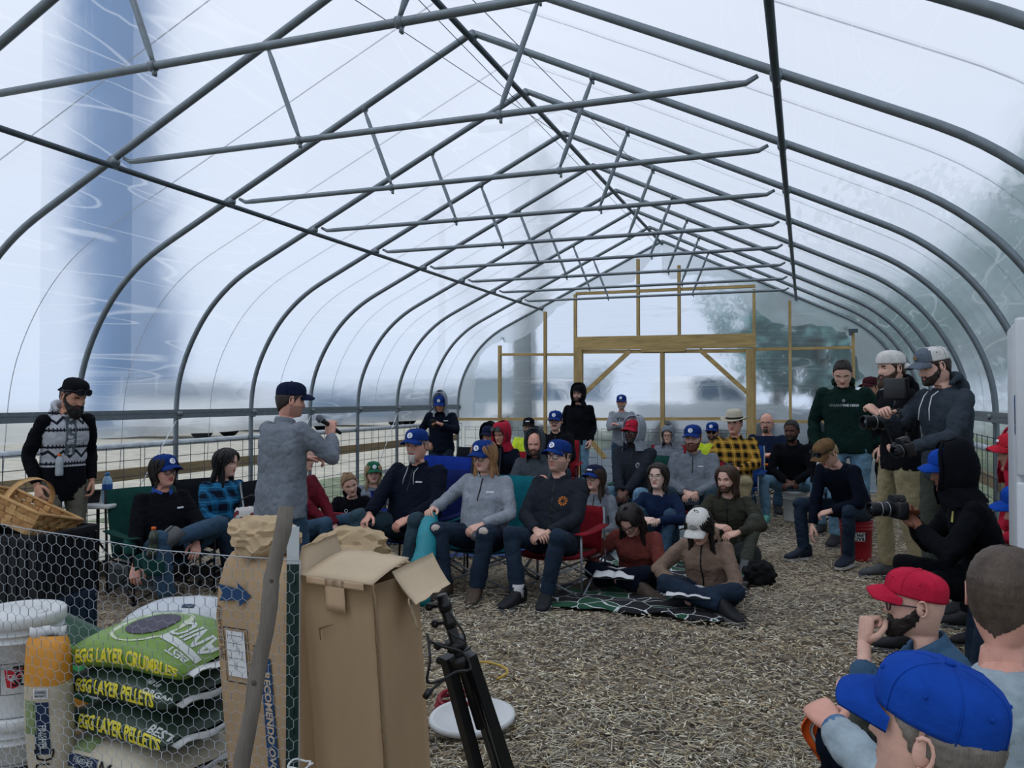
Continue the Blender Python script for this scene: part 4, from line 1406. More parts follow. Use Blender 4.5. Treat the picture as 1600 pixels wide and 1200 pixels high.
    # ------------------------------------------------ shoes
    if shoe_mat is not None and shoes:
        for sd in (1, -1):
            an, fdv = feet[sd]
            upv = Vector((0, 0, 1)) if abs(fdv.z) < .5 else Vector((0, -1, .2))
            if len(lp[sd]) > 3:
                upv = Vector(lp[sd][3])
            R = frame_of(fdv, upv)
            M = Matrix.Translation(an + Vector((0, 0, .008 * K))) @ (R * K * 1.1).to_4x4()
            rings = []
            for (y, w, z0, z1) in ((-.075, .022, -.068, -.02), (-.06, .034, -.070, .045), (-.02, .039, -.070, .050), (.03, .040, -.070, .028), (.08, .045, -.070, -.005), (.13, .047, -.070, -.022), (.17, .040, -.070, -.034), (.192, .022, -.068, -.045)):
                zc = (z0 + z1) / 2; hz_ = (z1 - z0) / 2
                rings.append([Vector((w * math.copysign(abs(math.cos(a)) ** .7, math.cos(a)), y, zc + hz_ * math.copysign(abs(math.sin(a)) ** .8, math.sin(a)))) for a in [2 * PI * k / 14 for k in range(14)]])
            gg = G(); gg.loft(rings); gg.xf(M)
            so = obj('shoe', gg, shoe_mat, t)
            gg = G(); pr = []
            for z in (-.085, -.066):
                pr.append([Vector((w * 1.0, y, z)) for (y, w) in ((-.078, .0), (-.07, .026), (-.02, .040), (.05, .042), (.10, .048), (.15, .046), (.185, .03), (.2, 0))] + [Vector((-w * 1.0, y, z)) for (y, w) in ((.185, .03), (.15, .046), (.10, .048), (.05, .042), (-.02, .040), (-.07, .026))])
            gg.loft(pr); gg.xf(M)
            obj('sole', gg, sole_mat or m_sole, so, smooth=False)
    # ------------------------------------------------ hair, beard, caps, hoods, glasses
    hk = hair_kw or {}
    hm = hair_mat(hair)
    if hairstyle == 'short':
        obj('hair', hair_short(seed=seed, front=front, under=bool(cap), **hk).xf(MH), hm, t)
    elif hairstyle == 'long':
        obj('hair', hair_long(seed=seed, front=front, **hk).xf(MH), hm, t, one=True)
    elif hairstyle == 'bun':
        g = hair_short(.010, front, .0012, seed); g.ball((0, -.085, .085), (.032, .034, .03), 12, 9); g.ball((.012, -.1, .098), (.02, .02, .02), 8, 6)
        obj('hair', g.xf(MH), hm, t, one=True)
    if beard:
        kind, bc, kw = beard
        fn = {'full': beard_shell, 'goatee': goatee_shell, 'mustache': mustache}[kind]
        obj('beard' if kind != 'mustache' else 'mustache', fn(**kw).xf(MH), hair_mat(bc), t, one=True)
    if cap:
        cm_, bm_, logo = cap[0], cap[1] if len(cap) > 1 and cap[1] else cap[0], cap[2] if len(cap) > 2 else None
        kw = capkw or {}
        cr, br, smm, bt, CM, pl, nn = cap_geo(**kw)
        bk_ = cap[3] if len(cap) > 3 else None
        if bk_:
            cr.m = [1 if sum(cr.v[i][1] for i in q) / len(q) < .028 else 0 for q in cr.f]
        co = obj('cap', cr.xf(MH), [cm_, bk_] if bk_ else cm_, t)
        obj('brim', br.xf(MH), bm_, co)
        obj('stitching', smm.xf(MH), cm_, co, one=True)
        obj('button', bt.xf(MH), cm_, co)
        if logo:
            add_cap_logo(co, MH @ CM, pl, nn, logo)
    if hat:
        hat(t, MH)
    if hood in ('up', 'back'):
        def hmask(Z, P):
            a = np.abs(P)
            if cap or hood == 'back':
                face = np.interp(Z, [-.12, -.09, 0, .05, .09, .122], [.55, .85, 1.10, 1.15, 1.15, 1.3])
                return (a - face) / .12
            face = np.where(Z > .075, 9, np.interp(Z, [-.12, -.09, 0, .05, .075], [.55, .85, 1.05, .85, .45]))
            return np.where(Z > .085 + .0 * a, 1, (a - np.where(Z > .075, .2, face)) / .12)
        g = head_shell(hmask, lambda Z, P: (.034 if cap or hood == 'back' else .026) + .012 * sstep(.02, .1, Z) + .018 * np.exp(-((np.abs(P) - PI) / .8) ** 2), zr=(.122, -.128), inner=-.012, edge=1.0, jit=.0)
        # lower skirt of the hood into the shoulders
        P_ = []
        for k in range(25):
            a = .75 + (2 * PI - 1.5) * k / 24
            row = []
            for q in range(6):
                z = -.08 - .022 * q
                x, y, _ = head_surf(np.array([-.09]), np.array([a if a <= PI else a - 2 * PI]), .034 + .006 * q + .006 * math.sin(k * 1.3 + q), False)
                row.append((float(x[0]), float(y[0]) - .004 * q, z))
            P_.append(row)
        g.grid(P_)
        # rolled edge round the face
        pts = []
        for k in range(21):
            w = -1 + 2 * k / 20
            zz = -.13 + (.255 if cap or hood == 'back' else .235) * (1 - abs(w) ** 2.2)
            aa = float(np.interp(zz, [-.13, -.09, 0, .05, .09, .122], [.55, .85, 1.13, 1.18, 1.18, 1.3]) if cap or hood == 'back' else np.interp(zz, [-.13, -.09, 0, .05, .085, .105], [.55, .85, 1.08, .95, .6, .0])) * (1 if w > 0 else -1)
            x, y, _ = head_surf(np.array([zz]), np.array([aa]), .036 if cap or hood == 'back' else .030, False)
            pts.append((float(x[0]), float(y[0]), zz + (.045 * max(0, (zz - .05) / .07) if cap or hood == 'back' else 0)))
        g.tube(pts, .010, 6)
        obj('hood', g.xf(MH), hoodm or top_mat, t, one=True)
    elif hood == 'down':
        g = G()
        pts = []
        nb = spine(.535)
        for k in range(15):
            a = math.radians(-30 + 240 * k / 14)
            fwdk = -math.sin(a)
            pts.append(nb + Vector((.085 * math.cos(a) * K, (.075 * fwdk - .02) * K, (.035 + .012 * max(0, math.sin(a)) - .03 * (1 if math.sin(a) < 0 else 0)) * K)))
        rad = [(.020 + .022 * max(0, math.sin(math.radians(-30 + 240 * k / 14)))) * K for k in range(15)]
        g.tube(pts, rad, 10)
        g.ball(nb + Vector((0, -.115 * K, -.03 * K)), (.10 * K, .055 * K, .085 * K), 14, 9)
        hd_ = obj('hood', g, hoodm or top_mat, t)
        remesh(hd_, .011, 5, .004, seed + 71)
    elif collar in ('high', 'quarter', 'shirt'):
        g = G(); rows = []
        c0 = spine(.488); upd = dirv(lean2); fw = Vector((0, upd.z, -upd.y))
        for (rr_, hh) in ((.080, 0.0), (.076, .030), (.071, .050), (.064, .046), (.060, .015)):
            row = []
            for k in range(25):
                a = math.radians(-68 + 316 * k / 24)      # open at the throat
                open_ = abs(k - 12) / 12
                row.append(c0 + Vector((math.cos(a) * rr_ * K, 0, 0)) * 1.0 + fw * (-math.sin(a) * -1 * -1 * rr_ * 1.02 * K) + upd * (hh * K * (1 - .25 * open_ ** 4)) - upd * (.022 * K * open_ ** 3))
            rows.append(row)
        g.grid(rows)
        obj('collar', g, hoodm or top_mat, t)
    if glass:
        gg, ll = glasses_geo(**(glass[2] if len(glass) > 2 else {}))
        go = obj('glasses', gg.xf(MH), glass[0], t, one=True)
        if glass[1] is not None:
            obj('lens', ll.xf(MH), glass[1], go, one=True, smooth=False)
    info = dict(obj=t, MH=MH, spine=spine, ring=ring, arm=arm, leg=leg, jacket=jk, K=K, loc=loc, rz=rz, S0=S0, S2=S2, fd=fd, pz=pz, world=Matrix.Translation(loc) @ Matrix.Rotation(rz, 4, 'Z'))
    hv = info['world'] @ HC
    return info
m_sole = mat('sole_grey', C('#5a5c5e'), .8, .15)
m_logo_w = mat('logo_white', C('#dfe3e8'), .7, .05)
m_logo_b = mat('logo_blue', C('#173a80'), .7, .05)
m_logo_r = mat('logo_red', C('#b03038'), .7, .05)
def add_cap_logo(co, M, pl, nn, kind):
    """round patch on the crown front, wrapped to the crown by its bend"""
    up = Vector((0, 0, 1)); x = Vector((1, 0, 0)); y = nn.cross(x) * 1.0
    y = (up - nn * up.dot(nn)).normalized()
    def put(px, py, h):
        k = .0055
        return M @ (pl + x * px + y * py + nn * (h - (px * px) / .16))
    if kind == 'disc':
        R = .0235
        for (r0, r1, h, m_, nm) in ((0, R, .0025, m_logo_w, 'badge'), (.0165, .0195, .0034, m_logo_b, 'badge_ring')):
            g = G(); P = []
            for rr in ((0.0001, r1 * .5, r1) if r0 == 0 else (r0, r1)):
                P.append([put(rr * math.cos(a), rr * math.sin(a), h) for a in [2 * PI * k / 20 for k in range(20)]])
            g.grid(P, wrap=True)
            if nm == 'badge':
                g.grid([[put(R * math.cos(a), R * math.sin(a), hh) for a in [2 * PI * k / 20 for k in range(20)]] for hh in (.0025, -.004)], wrap=True)
                bo = obj(nm, g, m_, co, smooth=False, one=True)
            else:
                # a letter-like hook inside the ring
                g2 = G()
                arc = [put(.0085 * math.cos(a), .0095 * math.sin(a), .0036) for a in np.linspace(math.radians(50), math.radians(310), 10)]
                g2.tube(arc, .0022, 5)
                obj('badge_mark', g2, m_logo_b, co)
    elif kind == 'strip':
        g = G(); g.grid([[put(-.03 + .012 * i, yy, .002) for i in range(6)] for yy in (-.008, .008)])
        obj('badge', g, m_logo_w, co, smooth=False)
    elif kind == 'red':
        g = G(); P = [[put(rr * math.cos(a) * 1.2, rr * math.sin(a) * .7, .003) for a in [2 * PI * k / 16 for k in range(16)]] for rr in (.0001, .016)]
        g.grid(P, wrap=True); obj('badge', g, m_logo_r, co, smooth=False)
    elif kind == 'leather':
        g = G(); g.grid([[put(-.024 + .008 * i, -.010 + .010 * j + (.004 if j == 2 and abs(i - 3) < 2 else 0), .003) for i in range(7)] for j in range(3)])
        obj('badge', g, mat('leather_patch', C('#8a6a48'), .7, .2), co, smooth=False)
        g = G(); g.grid([[put(-.012 + .008 * i, -.003 + .006 * j, .0042) for i in range(4)] for j in range(2)])
        obj('badge_mark', g, mat('leather_mark', C('#3c2d22'), .7, .2), co, smooth=False)
    elif kind == 'mountain':
        g = G(); mk = mat('dark_thread', C('#2c3036'), .8, .1)
        for (a, b) in (((-.03, -.008), (-.012, .012)), ((-.012, .012), (.0, .0)), ((-.004, .004), (.008, .018)), ((.008, .018), (.03, -.008)), ((-.034, -.011), (.034, -.011)), ((-.02, -.017), (.02, -.017))):
            g.tube([put(a[0], a[1], .002), put((a[0] + b[0]) / 2, (a[1] + b[1]) / 2, .0025), put(b[0], b[1], .002)], .0014, 5)
        obj('badge', g, mk, co, one=True)
def chest_decal(info, body, size, uz, mats, dx=0.0, cell=.02, name='lettering', shape=None, from_dir=None, space=1.0, bold=0.0):
    """print on the front of the finished garment: letters are dropped onto its surface"""
    J = info['jacket']; K = info['K']
    def post(o):
        me = o.data
        bvh = BVHTree.FromPolygons([v.co for v in me.vertices], [tuple(p.vertices) for p in me.polygons])
        vs, fs = shape if shape else text_mesh(body, size, cell=cell, space=space, bold=bold)
        c = info['spine'](uz); out = []
        dv = Vector(from_dir).normalized() if from_dir else Vector((0, 1, 0))
        xr = dv.cross(Vector((0, 0, 1))).normalized() * -1
        for (x, y, z) in vs:
            p = c + xr * -(x + dx) * -1 * 1.0 + Vector((0, 0, y))
            q = p + dv * .6
            hit = bvh.ray_cast(q, -dv, 1.0)
            out.append((hit[0] + dv * (.0035 + z)) if hit[0] is not None else p + dv * .15)
        g = G(); g.add(out, fs)
        obj(name, g, mats, info['obj'], smooth=False, one=True)
    for i, b in enumerate(BAKE):
        if b[0] == J:
            BAKE[i] = (b[0], b[1], b[2], (lambda o, f=b[3], h=post: ((f(o) if f else None), h(o))))

def strip(w, y0, y1, n=14):
    vs = []; fs = []
    for i in range(n + 1):
        y = y0 + (y1 - y0) * i / n
        vs += [(-w / 2, y, 0), (w / 2, y, 0)]
        if i:
            fs.append((2 * i - 2, 2 * i - 1, 2 * i + 1, 2 * i))
    return vs, fs
# ================================================================== cloth materials with a pattern
def pattern_mat(name, build):
    m = bpy.data.materials.new(name); m.use_nodes = True
    n = m.node_tree; b = n.nodes['Principled BSDF']
    b.inputs['Roughness'].default_value = .92; b.inputs['Specular IOR Level'].default_value = .12
    t = n.nodes.new('ShaderNodeTexCoord'); s = n.nodes.new('ShaderNodeSeparateXYZ')
    n.links.new(t.outputs['Object'], s.inputs[0])
    def M_(op, a, b_=None, c=None):
        q = n.nodes.new('ShaderNodeMath'); q.operation = op
        for i, v in enumerate((a, b_, c)):
            if v is None:
                continue
            if isinstance(v, (int, float)):
                q.inputs[i].default_value = v
            else:
                n.links.new(v, q.inputs[i])
        return q.outputs[0]
    def mix(f, a, b_):
        q = n.nodes.new('ShaderNodeMixRGB')
        if isinstance(f, (int, float)):
            q.inputs[0].default_value = f
        else:
            n.links.new(f, q.inputs[0])
        for i, v in ((1, a), (2, b_)):
            if isinstance(v, tuple):
                q.inputs[i].default_value = v
            else:
                n.links.new(v, q.inputs[i])
        return q.outputs[0]
    col = build(s.outputs, M_, mix)
    n.links.new(col, b.inputs['Base Color'])
    return m
def plaid(name, base, dark, light, sc=11.0):
    def bd(o, M_, mix):
        u = M_('ADD', o[0], M_('MULTIPLY', o[1], .8))
        bx = M_('FRACT', M_('MULTIPLY', u, sc)); bz = M_('FRACT', M_('MULTIPLY', o[2], sc))
        hx = M_('LESS_THAN', bx, .5); hz = M_('LESS_THAN', bz, .5)
        dk = M_('MULTIPLY', M_('ADD', hx, hz), .5)
        col = mix(dk, C(base), C(dark))
        ln = M_('MAXIMUM', M_('LESS_THAN', M_('ABSOLUTE', M_('SUBTRACT', bx, .75)), .05), M_('LESS_THAN', M_('ABSOLUTE', M_('SUBTRACT', bz, .75)), .05))
        return mix(M_('MULTIPLY', ln, .55), col, C(light))
    return pattern_mat(name, bd)
def zigzag():
    def bd(o, M_, mix):
        tri = M_('PINGPONG', M_('MULTIPLY', o[0], 1.0), .045)
        z = M_('FRACT', M_('MULTIPLY', M_('ADD', o[2], 0), 8.0))
        zz = M_('FRACT', M_('MULTIPLY', M_('SUBTRACT', o[2], tri), 8.0))
        row = M_('LESS_THAN', M_('FRACT', M_('MULTIPLY', o[2], 4.0)), .5)
        l1 = M_('LESS_THAN', M_('ABSOLUTE', M_('SUBTRACT', z, .1)), .06)
        l2 = M_('MULTIPLY', M_('LESS_THAN', M_('ABSOLUTE', M_('SUBTRACT', zz, .5)), .10), row)
        tick = M_('MULTIPLY', M_('LESS_THAN', M_('ABSOLUTE', M_('SUBTRACT', z, .1)), .15), M_('LESS_THAN', M_('FRACT', M_('MULTIPLY', o[0], 45.0)), .4))
        pt = mix(M_('MAXIMUM', M_('MAXIMUM', l1, l2), tick), C('#a9adb4'), C('#23262e'))
        return mix(M_('LESS_THAN', o[2], .99), pt, C('#0a0d13'))
    return pattern_mat('zigzag_print', bd)
NAVY = cloth('#0b1220'); BLACK = cloth('#0a0d13'); CHAR = cloth('#22272f'); GREY = cloth('#6d747d'); LGREY = cloth('#868d96'); DGREY = cloth('#3d4349')
JEAN = mat('denim_mid', C('#2b4459'), .9, .28, 5, .4, 90); JEAND = mat('denim_dark', C('#152638'), .9, .25, 5, .4, 90); JEANL = mat('denim_light', C('#5f8198'), .9, .3, 5, .4, 90); JEANT = mat('denim_slate', C('#263c47'), .9, .25, 5, .4, 90)
KHAKI = mat('khaki_twill', C('#8d8365'), .9, .18, 6, .4, 90); OLIVE = mat('olive_twill', C('#3b4038'), .9, .2, 6, .4, 90); TAUPE = mat('taupe_work_cloth', C('#5f5d52'), .9, .2, 6, .4, 90)
ROYAL = cloth('#12306f'); ROYALB = cloth('#123f97'); NAVYCAP = cloth('#131c36'); REDCAP = cloth('#a02035'); WHITECAP = cloth('#c9c8c4')
HIVIS = mat('hi_vis_yellow', C('#b9cf2c'), .8, .1, 6, .3, 50); RUST = cloth('#6e3833'); TAN = cloth('#7f6b5e'); GREENH = cloth('#0e2420'); BURG = cloth('#5a1622'); OLJ = cloth('#35352d')
SH_BLK = mat('shoe_black', C('#1a1c20'), .7, .2, 20, .2, 60); SH_BRN = mat('boot_brown', C('#4a3f37'), .75, .25, 15, .3, 50); SH_TEAL = mat('shoe_mint', C('#6fb7a6'), .7, .15); SH_GREY = mat('shoe_grey', C('#4b4d50'), .75, .2)
SOLE_W = mat('sole_white', C('#b9babb'), .7, .1)
FR_BLK = mat('frame_black', C('#0d0f12'), .35, .05, spec=.5); FR_CLR = mat('frame_clear', C('#a99f90'), .35, .05)
LENS = bpy.data.materials.new('lens_clear'); LENS.use_nodes = True
_n = LENS.node_tree; _o = _n.nodes['Material Output']; _n.nodes.remove(_n.nodes['Principled BSDF'])
_a = _n.nodes.new('ShaderNodeBsdfTransparent'); _b = _n.nodes.new('ShaderNodeBsdfGlossy'); _b.inputs['Roughness'].default_value = .08; _m = _n.nodes.new('ShaderNodeMixShader'); _m.inputs[0].default_value = .10
_n.links.new(_a.outputs[0], _m.inputs[1]); _n.links.new(_b.outputs[0], _m.inputs[2]); _n.links.new(_m.outputs[0], _o.inputs[0])
LENSD = mat('lens_dark', C('#14181d'), .12, 0, spec=.6)
BLUEPL = plaid('blue_plaid', '#1f5d86', '#0d1828', '#2f86ad', 9.0); YELPL = plaid('yellow_plaid', '#a87f2c', '#17150f', '#c9a85a', 10.0)
ZIG = zigzag()

P = {}
# ---------------- left side
P['patt'] = person('bearded standing man with patterned zip hoodie, black sleeves and goggles on his dark cap', 98, 6.1, -22, 'stand', top=593, s=.97, ha=-38, hp=22, tone='tan', hair='#15100e', build=-.04, arms='pockets', top_mat=ZIG, sleeve_mat=BLACK, leg_mat=TAUPE, shoe_mat=SH_BRN,
    cap=(BLACK, None, None), capkw=dict(back=True, brim=.014, tilt=4, rimz=.05), long_hem=.08, hood='down', hoodm=ZIG, collar='hood', beard=('full', '#14100e', dict(th=.026, length=.05)), det=1.2, closed=True, lean=6)
P['blackw'] = person('woman in black sweater and royal blue cap, one leg crossed, in a green chair', 258, 6.2, -22, 'sit', top=709, s=.97, ha=-36, hp=0, tone='pink', hair='#1c1715', build=.14, belly=.07, fem=True, arms={1: ((.30, .22, -.02), (.8, -.5, 0)), -1: ((-.10, .36, .12), (-.9, -.2, -.2))},
    legs={-1: ((.10, .44, .50), (-1, .2, .45), (.55, .1, -.55), (-.5, 1, .1)), 1: ((.18, .50, None), (.2, .6, 1))}, top_mat=BLACK, leg_mat=JEAN, shoe_mat=SH_GREY, cap=(ROYAL, ROYAL, 'disc'), glass=(FR_BLK, LENS, dict(th=.003)), hairstyle='long', hair_kw=dict(L=.17, n=30), collar='shirt', hoodm=mat('blue_collar', C('#1c489a'), .8, .1), det=1.2)
P['plaidw'] = person('woman with long black hair in blue plaid shirt, behind the man with the microphone', 352, 6.9, -25, 'sit', top=702, s=.95, ha=-62, hp=6, tone='fair', hair='#0e0d10', build=.08, belly=.03, fem=True, arms='lap', top_mat=BLUEPL, leg_mat=JEAND, shoe_mat=SH_BLK, hairstyle='long', hair_kw=dict(L=.32, n=44, th=.02), det=1)
P['speak'] = person('man in grey quarter-zip and dark cap speaking, seen from behind, holding a microphone', 438, 5.3, -128, 'stand', top=595, s=.96, ha=-104, hp=6, tone='pink', hair='#2c211b', build=.14, belly=.03, arms={1: ((.15, .34, .40), (.75, -.3, -.8), dict(dir=(-.2, .1, 1), up=(.3, -1, 0), curl=.95, thumb=.6)), -1: ((-.10, .33, .22), (-.9, -.2, -.4))},
    top_mat=GREY, leg_mat=JEAN, shoe_mat=SH_BLK, cap=(NAVYCAP, None, None), collar='quarter', long_hem=.07, det=1.3, twist=0, stub=True)
P['burg'] = person('person in burgundy sweater and blue jeans, mostly hidden behind the man with the microphone', 476, 6.9, -48, 'sit', top=694, s=.95, ha=-60, hp=5, tone='fair', hair='#3b2a20', fem=True, arms='laplow', top_mat=BURG, leg_mat=JEAN, shoe_mat=SH_BLK, det=.9)
P['bun'] = person('blonde woman with a top bun in black hoodie, leaning on the ground', 552, 8.5, 5, 'ground', top=737, s=.95, torso_s=.88, ha=-14, hp=12, hr=16, tone='fair', hair='#7a5f43', fem=True, arms='laplow', top_mat=BLACK, leg_mat=JEAN, shoe_mat=SH_BRN, hairstyle='bun', hood='down', lean=18, det=1)
P['greencap'] = person('woman with long blonde hair and green cap sitting on the ground', 583, 9.2, 0, 'ground', top=719, s=.95, torso_s=.90, ha=-8, hp=4, tone='fair', hair='#9a8463', fem=True, arms='lap', top_mat=GREY, leg_mat=JEAND, shoe_mat=SH_BLK, cap=(cloth('#1a5540'), None, 'disc'), hairstyle='long', hair_kw=dict(L=.30, n=34), det=1)
# ---------------- the three in the middle
P['goat'] = person('heavy man with white goatee, blue cap and navy jacket, hands on thighs', 648, 6.85, 30, 'sit', top=669, s=1.06, ha=32, hp=2, tone='pink', hair='#6f6a66', build=.20, belly=.085, arms={1: ((.17, .40, .14), (.9, -.4, -.2)), -1: ((-.12, .30, .12), (-.9, -.4, -.2))}, legs={1: ((.20, .46, None), (.35, .6, 1)), -1: ((-.20, .46, None), (-.35, .6, 1))},
    top_mat=NAVY, leg_mat=JEANT, shoe_mat=SH_BLK, cap=(ROYAL, ROYAL, 'disc'), collar='quarter', beard=('goatee', '#b9b6b0', {}), det=1.3, lean=-10)
P['fleecew'] = person('woman in grey fleece with blond hair, blue cap and torn jeans', 757, 6.45, 24, 'sit', top=686, s=.98, ha=34, hp=8, tone='fair', hair='#9b7550', build=.16, belly=.07, fem=True, arms={1: ((.34, .26, .24), (.8, -.4, -.6), dict(curl=.7)), -1: ((-.10, .27, .14), (-.9, -.4, -.2))}, legs={1: ((.13, .46, None), (.3, .6, 1)), -1: ((-.13, .44, None), (-.3, .6, 1))},
    top_mat=LGREY, leg_mat=JEAND, shoe_mat=SH_BRN, cap=(ROYAL, ROYAL, 'disc'), glass=(FR_BLK, LENS, {}), hairstyle='long', hair_kw=dict(L=.24, n=40), collar='quarter', det=1.3, lean=-8)
P['charcoal'] = person('man with glasses and blue cap in charcoal jacket, in a red camp chair', 868, 6.25, 22, 'sit', top=687, s=1.0, ha=36, hp=-6, tone='fair', hair='#1d1512', build=.04, belly=.03, arms='lap', legs={1: ((.10, .48, None), (.3, .6, 1)), -1: ((-.10, .42, None), (-.3, .6, 1))},
    top_mat=CHAR, leg_mat=JEAND, shoe_mat=SH_BLK, cap=(ROYAL, ROYAL, 'disc'), glass=(FR_BLK, LENS, {}), collar='quarter', det=1.3, lean=-12, stub=True, hair_kw=dict(th=.018))
# ---------------- back rows
P['phone'] = person('standing man at the back left corner looking at his phone, grey hood over blue cap', 690, 10.9, 12, 'stand', top=616, s=.99, ha=10, hp=24, tone='tan', hair='#1d1512', build=.06, arms={1: ((.20, .10, .05), (.75, -.7, .1)), -1: ((-.06, .30, .33), (-.8, -.2, -.5))}, top_mat=NAVY, leg_mat=JEAND, shoe_mat=SH_BLK, cap=(ROYAL, ROYAL, 'disc'), hood='up', hoodm=LGREY, collar='hood', det=.8)
P['redhood'] = person('dark-haired woman with red knit hood and sunglasses pushed up, behind the woman in fleece', 785, 9.3, 15, 'sit', top=664, s=.95, ha=35, hp=6, tone='tan', hair='#1c1412', fem=True, arms='lap', top_mat=NAVY, leg_mat=JEAND, hood='up', hoodm=REDCAP, hairstyle='long', hair_kw=dict(L=.22, n=24), collar='hood', det=.8)
P['darkhood'] = person('person in black hood and dark cap, left of the woman with red hood', 764, 10.2, 20, 'sit', top=664, s=.97, ha=25, hp=6, tone='tan', hair='#1c1412', arms='lap', top_mat=BLACK, leg_mat=JEAND, hood='up', cap=(NAVYCAP, None, None), collar='hood', det=.8)
P['hiviz'] = person('bearded man in yellow high-visibility sweatshirt and black cap, left of the end wall stud', 826, 12.0, 8, 'sit', top=652, s=1.0, ha=10, hp=2, tone='fair', hair='#1c1412', build=.1, belly=.04, arms='lap', top_mat=HIVIS, leg_mat=JEAND, shoe_mat=SH_BLK, cap=(BLACK, None, 'strip'), beard=('full', '#1c1512', dict(th=.02, length=.02)), glass=(FR_BLK, LENS, {}), det=.8)
P['baldhood'] = person('bald bearded man in grey hooded sweatshirt with arms crossed', 836, 8.8, 12, 'sit', top=676, s=1.0, ha=14, hp=8, tone='pink', hair='#4a3627', build=.06, belly=.03, arms='cross', top_mat=DGREY, leg_mat=JEAND, shoe_mat=SH_BLK, hood='back', hoodm=DGREY, collar='hood', hairstyle=None, beard=('full', '#4a3627', dict(th=.012)), det=.9)
P['mous'] = person('man with moustache, glasses and blue cap in black jacket, sitting far back', 868, 10.8, 8, 'sit', top=641, s=1.04, ha=12, hp=4, tone='fair', hair='#2a1d16', build=.04, arms='lap', top_mat=BLACK, leg_mat=JEAND, shoe_mat=SH_BLK, cap=(ROYAL, ROYAL, 'disc'), beard=('mustache', '#2a1d16', {}), glass=(FR_BLK, LENS, {}), collar='quarter', det=.8)
P['blackhood'] = person('tall standing man in black hood with hand in pocket, beside the door post', 902, 11.9, 4, 'stand', top=602, s=1.0, ha=22, hp=-2, tone='fair', hair='#2a1d16', arms='pockets', top_mat=BLACK, leg_mat=JEANL, shoe_mat=SH_BRN, hood='up', cap=(BLACK, None, None), capkw=dict(tilt=8, brim=.06), collar='hood', beard=('full', '#2a1d16', dict(th=.012)), det=.8, side_lean=-3)
P['arms'] = person('standing man in grey sweatshirt and blue cap with arms crossed, in front of the door', 972, 12.5, 6, 'stand', top=616, s=.96, ha=8, hp=4, tone='pink', hair='#7a726a', arms='cross', top_mat=LGREY, leg_mat=JEAN, shoe_mat=SH_BLK, cap=(ROYAL, ROYAL, 'disc'), beard=('full', '#8a8078', dict(th=.006)), det=.8)
P['tumbler'] = person('woman with blue cap, glasses and long brown hair in grey hoodie holding a tumbler', 937, 7.9, 25, 'ground', top=724, s=.96, ha=34, hp=-2, tone='fair', hair='#33241d', fem=True, arms={1: ((.16, .30, .10), (.9, -.3, -.3)), -1: ((-.05, .30, .12), (-.9, -.3, -.35))}, top_mat=GREY, leg_mat=TAUPE, shoe_mat=SH_BLK, cap=(NAVYCAP, ROYAL, 'strip'), glass=(FR_BLK, LENS, {}), hairstyle='long', hair_kw=dict(L=.30, n=40), collar='hood', hood='down', det=1)
P['redcap'] = person('dark-skinned man with red cap and pale hood in dark fleece jacket, hands clasped', 990, 8.7, 20, 'sit', top=655, s=1.03, ha=34, hp=0, tone='dark', hair='#120e0d', build=.08, belly=.02, arms='laplow', legs={1: ((.17, .46, None), (.3, .6, 1)), -1: ((-.17, .46, None), (-.3, .6, 1))}, top_mat=CHAR, leg_mat=JEANL, shoe_mat=SH_BRN, cap=(REDCAP, None, 'red'), hood='up', hoodm=LGREY, collar='hood', glass=(FR_BLK, LENS, {}), beard=('full', '#1b1715', dict(th=.008)), det=1)
P['boy'] = person('boy in grey hooded sweatshirt with hood up, sitting far back', 1044, 11.0, 5, 'sit', top=668, s=.86, ha=12, hp=4, tone='fair', hair='#2a1d16', arms='lap', top_mat=GREY, leg_mat=JEAND, shoe_mat=SH_BLK, hood='up', collar='hood', glass=(FR_BLK, LENS, {}), det=.8)
P['navyw'] = person('woman with clear glasses in navy sweatshirt, arms folded on her raised knees', 1033, 7.7, 12, 'kneesup', top=723, s=.97, ha=22, hp=-4, tone='pale', hair='#1f1815', fem=True, arms='knees', top_mat=cloth('#14233f'), leg_mat=JEAN, shoe_mat=SH_BLK, glass=(FR_CLR, LENS, {}), hairstyle='long', hair_kw=dict(L=.20, n=44, th=.02), det=1.1)
P['redbeard'] = person('big man with red-brown beard and blue cap in grey fleece pullover, hands folded', 1083, 8.75, 6, 'sit', top=663, s=1.06, ha=14, hp=4, tone='fair', hair='#5b3a26', build=.15, belly=.05, arms='lap', legs={1: ((.22, .42, None), (.4, .6, 1)), -1: ((-.22, .42, None), (-.4, .6, 1))}, top_mat=GREY, leg_mat=JEANT, shoe_mat=SH_BLK, cap=(ROYAL, ROYAL, 'disc'), collar='quarter', beard=('full', '#5b3322', dict(th=.022, length=.03)), det=1)
P['hivest'] = person('man with blue cap, sunglasses and yellow safety shirt, left of the straw hat', 1113, 11.3, 5, 'sit', top=659, s=1.0, ha=10, hp=4, tone='tan', hair='#3a2c22', arms='lap', top_mat=HIVIS, leg_mat=JEAND, cap=(ROYAL, ROYAL, 'disc'), glass=(FR_BLK, LENSD, {}), beard=('full', '#3a2c22', dict(th=.006)), det=.8)
m_straw = mat('straw_weave', C('#b3ad9b'), .85, .15, 60, .4, 150)
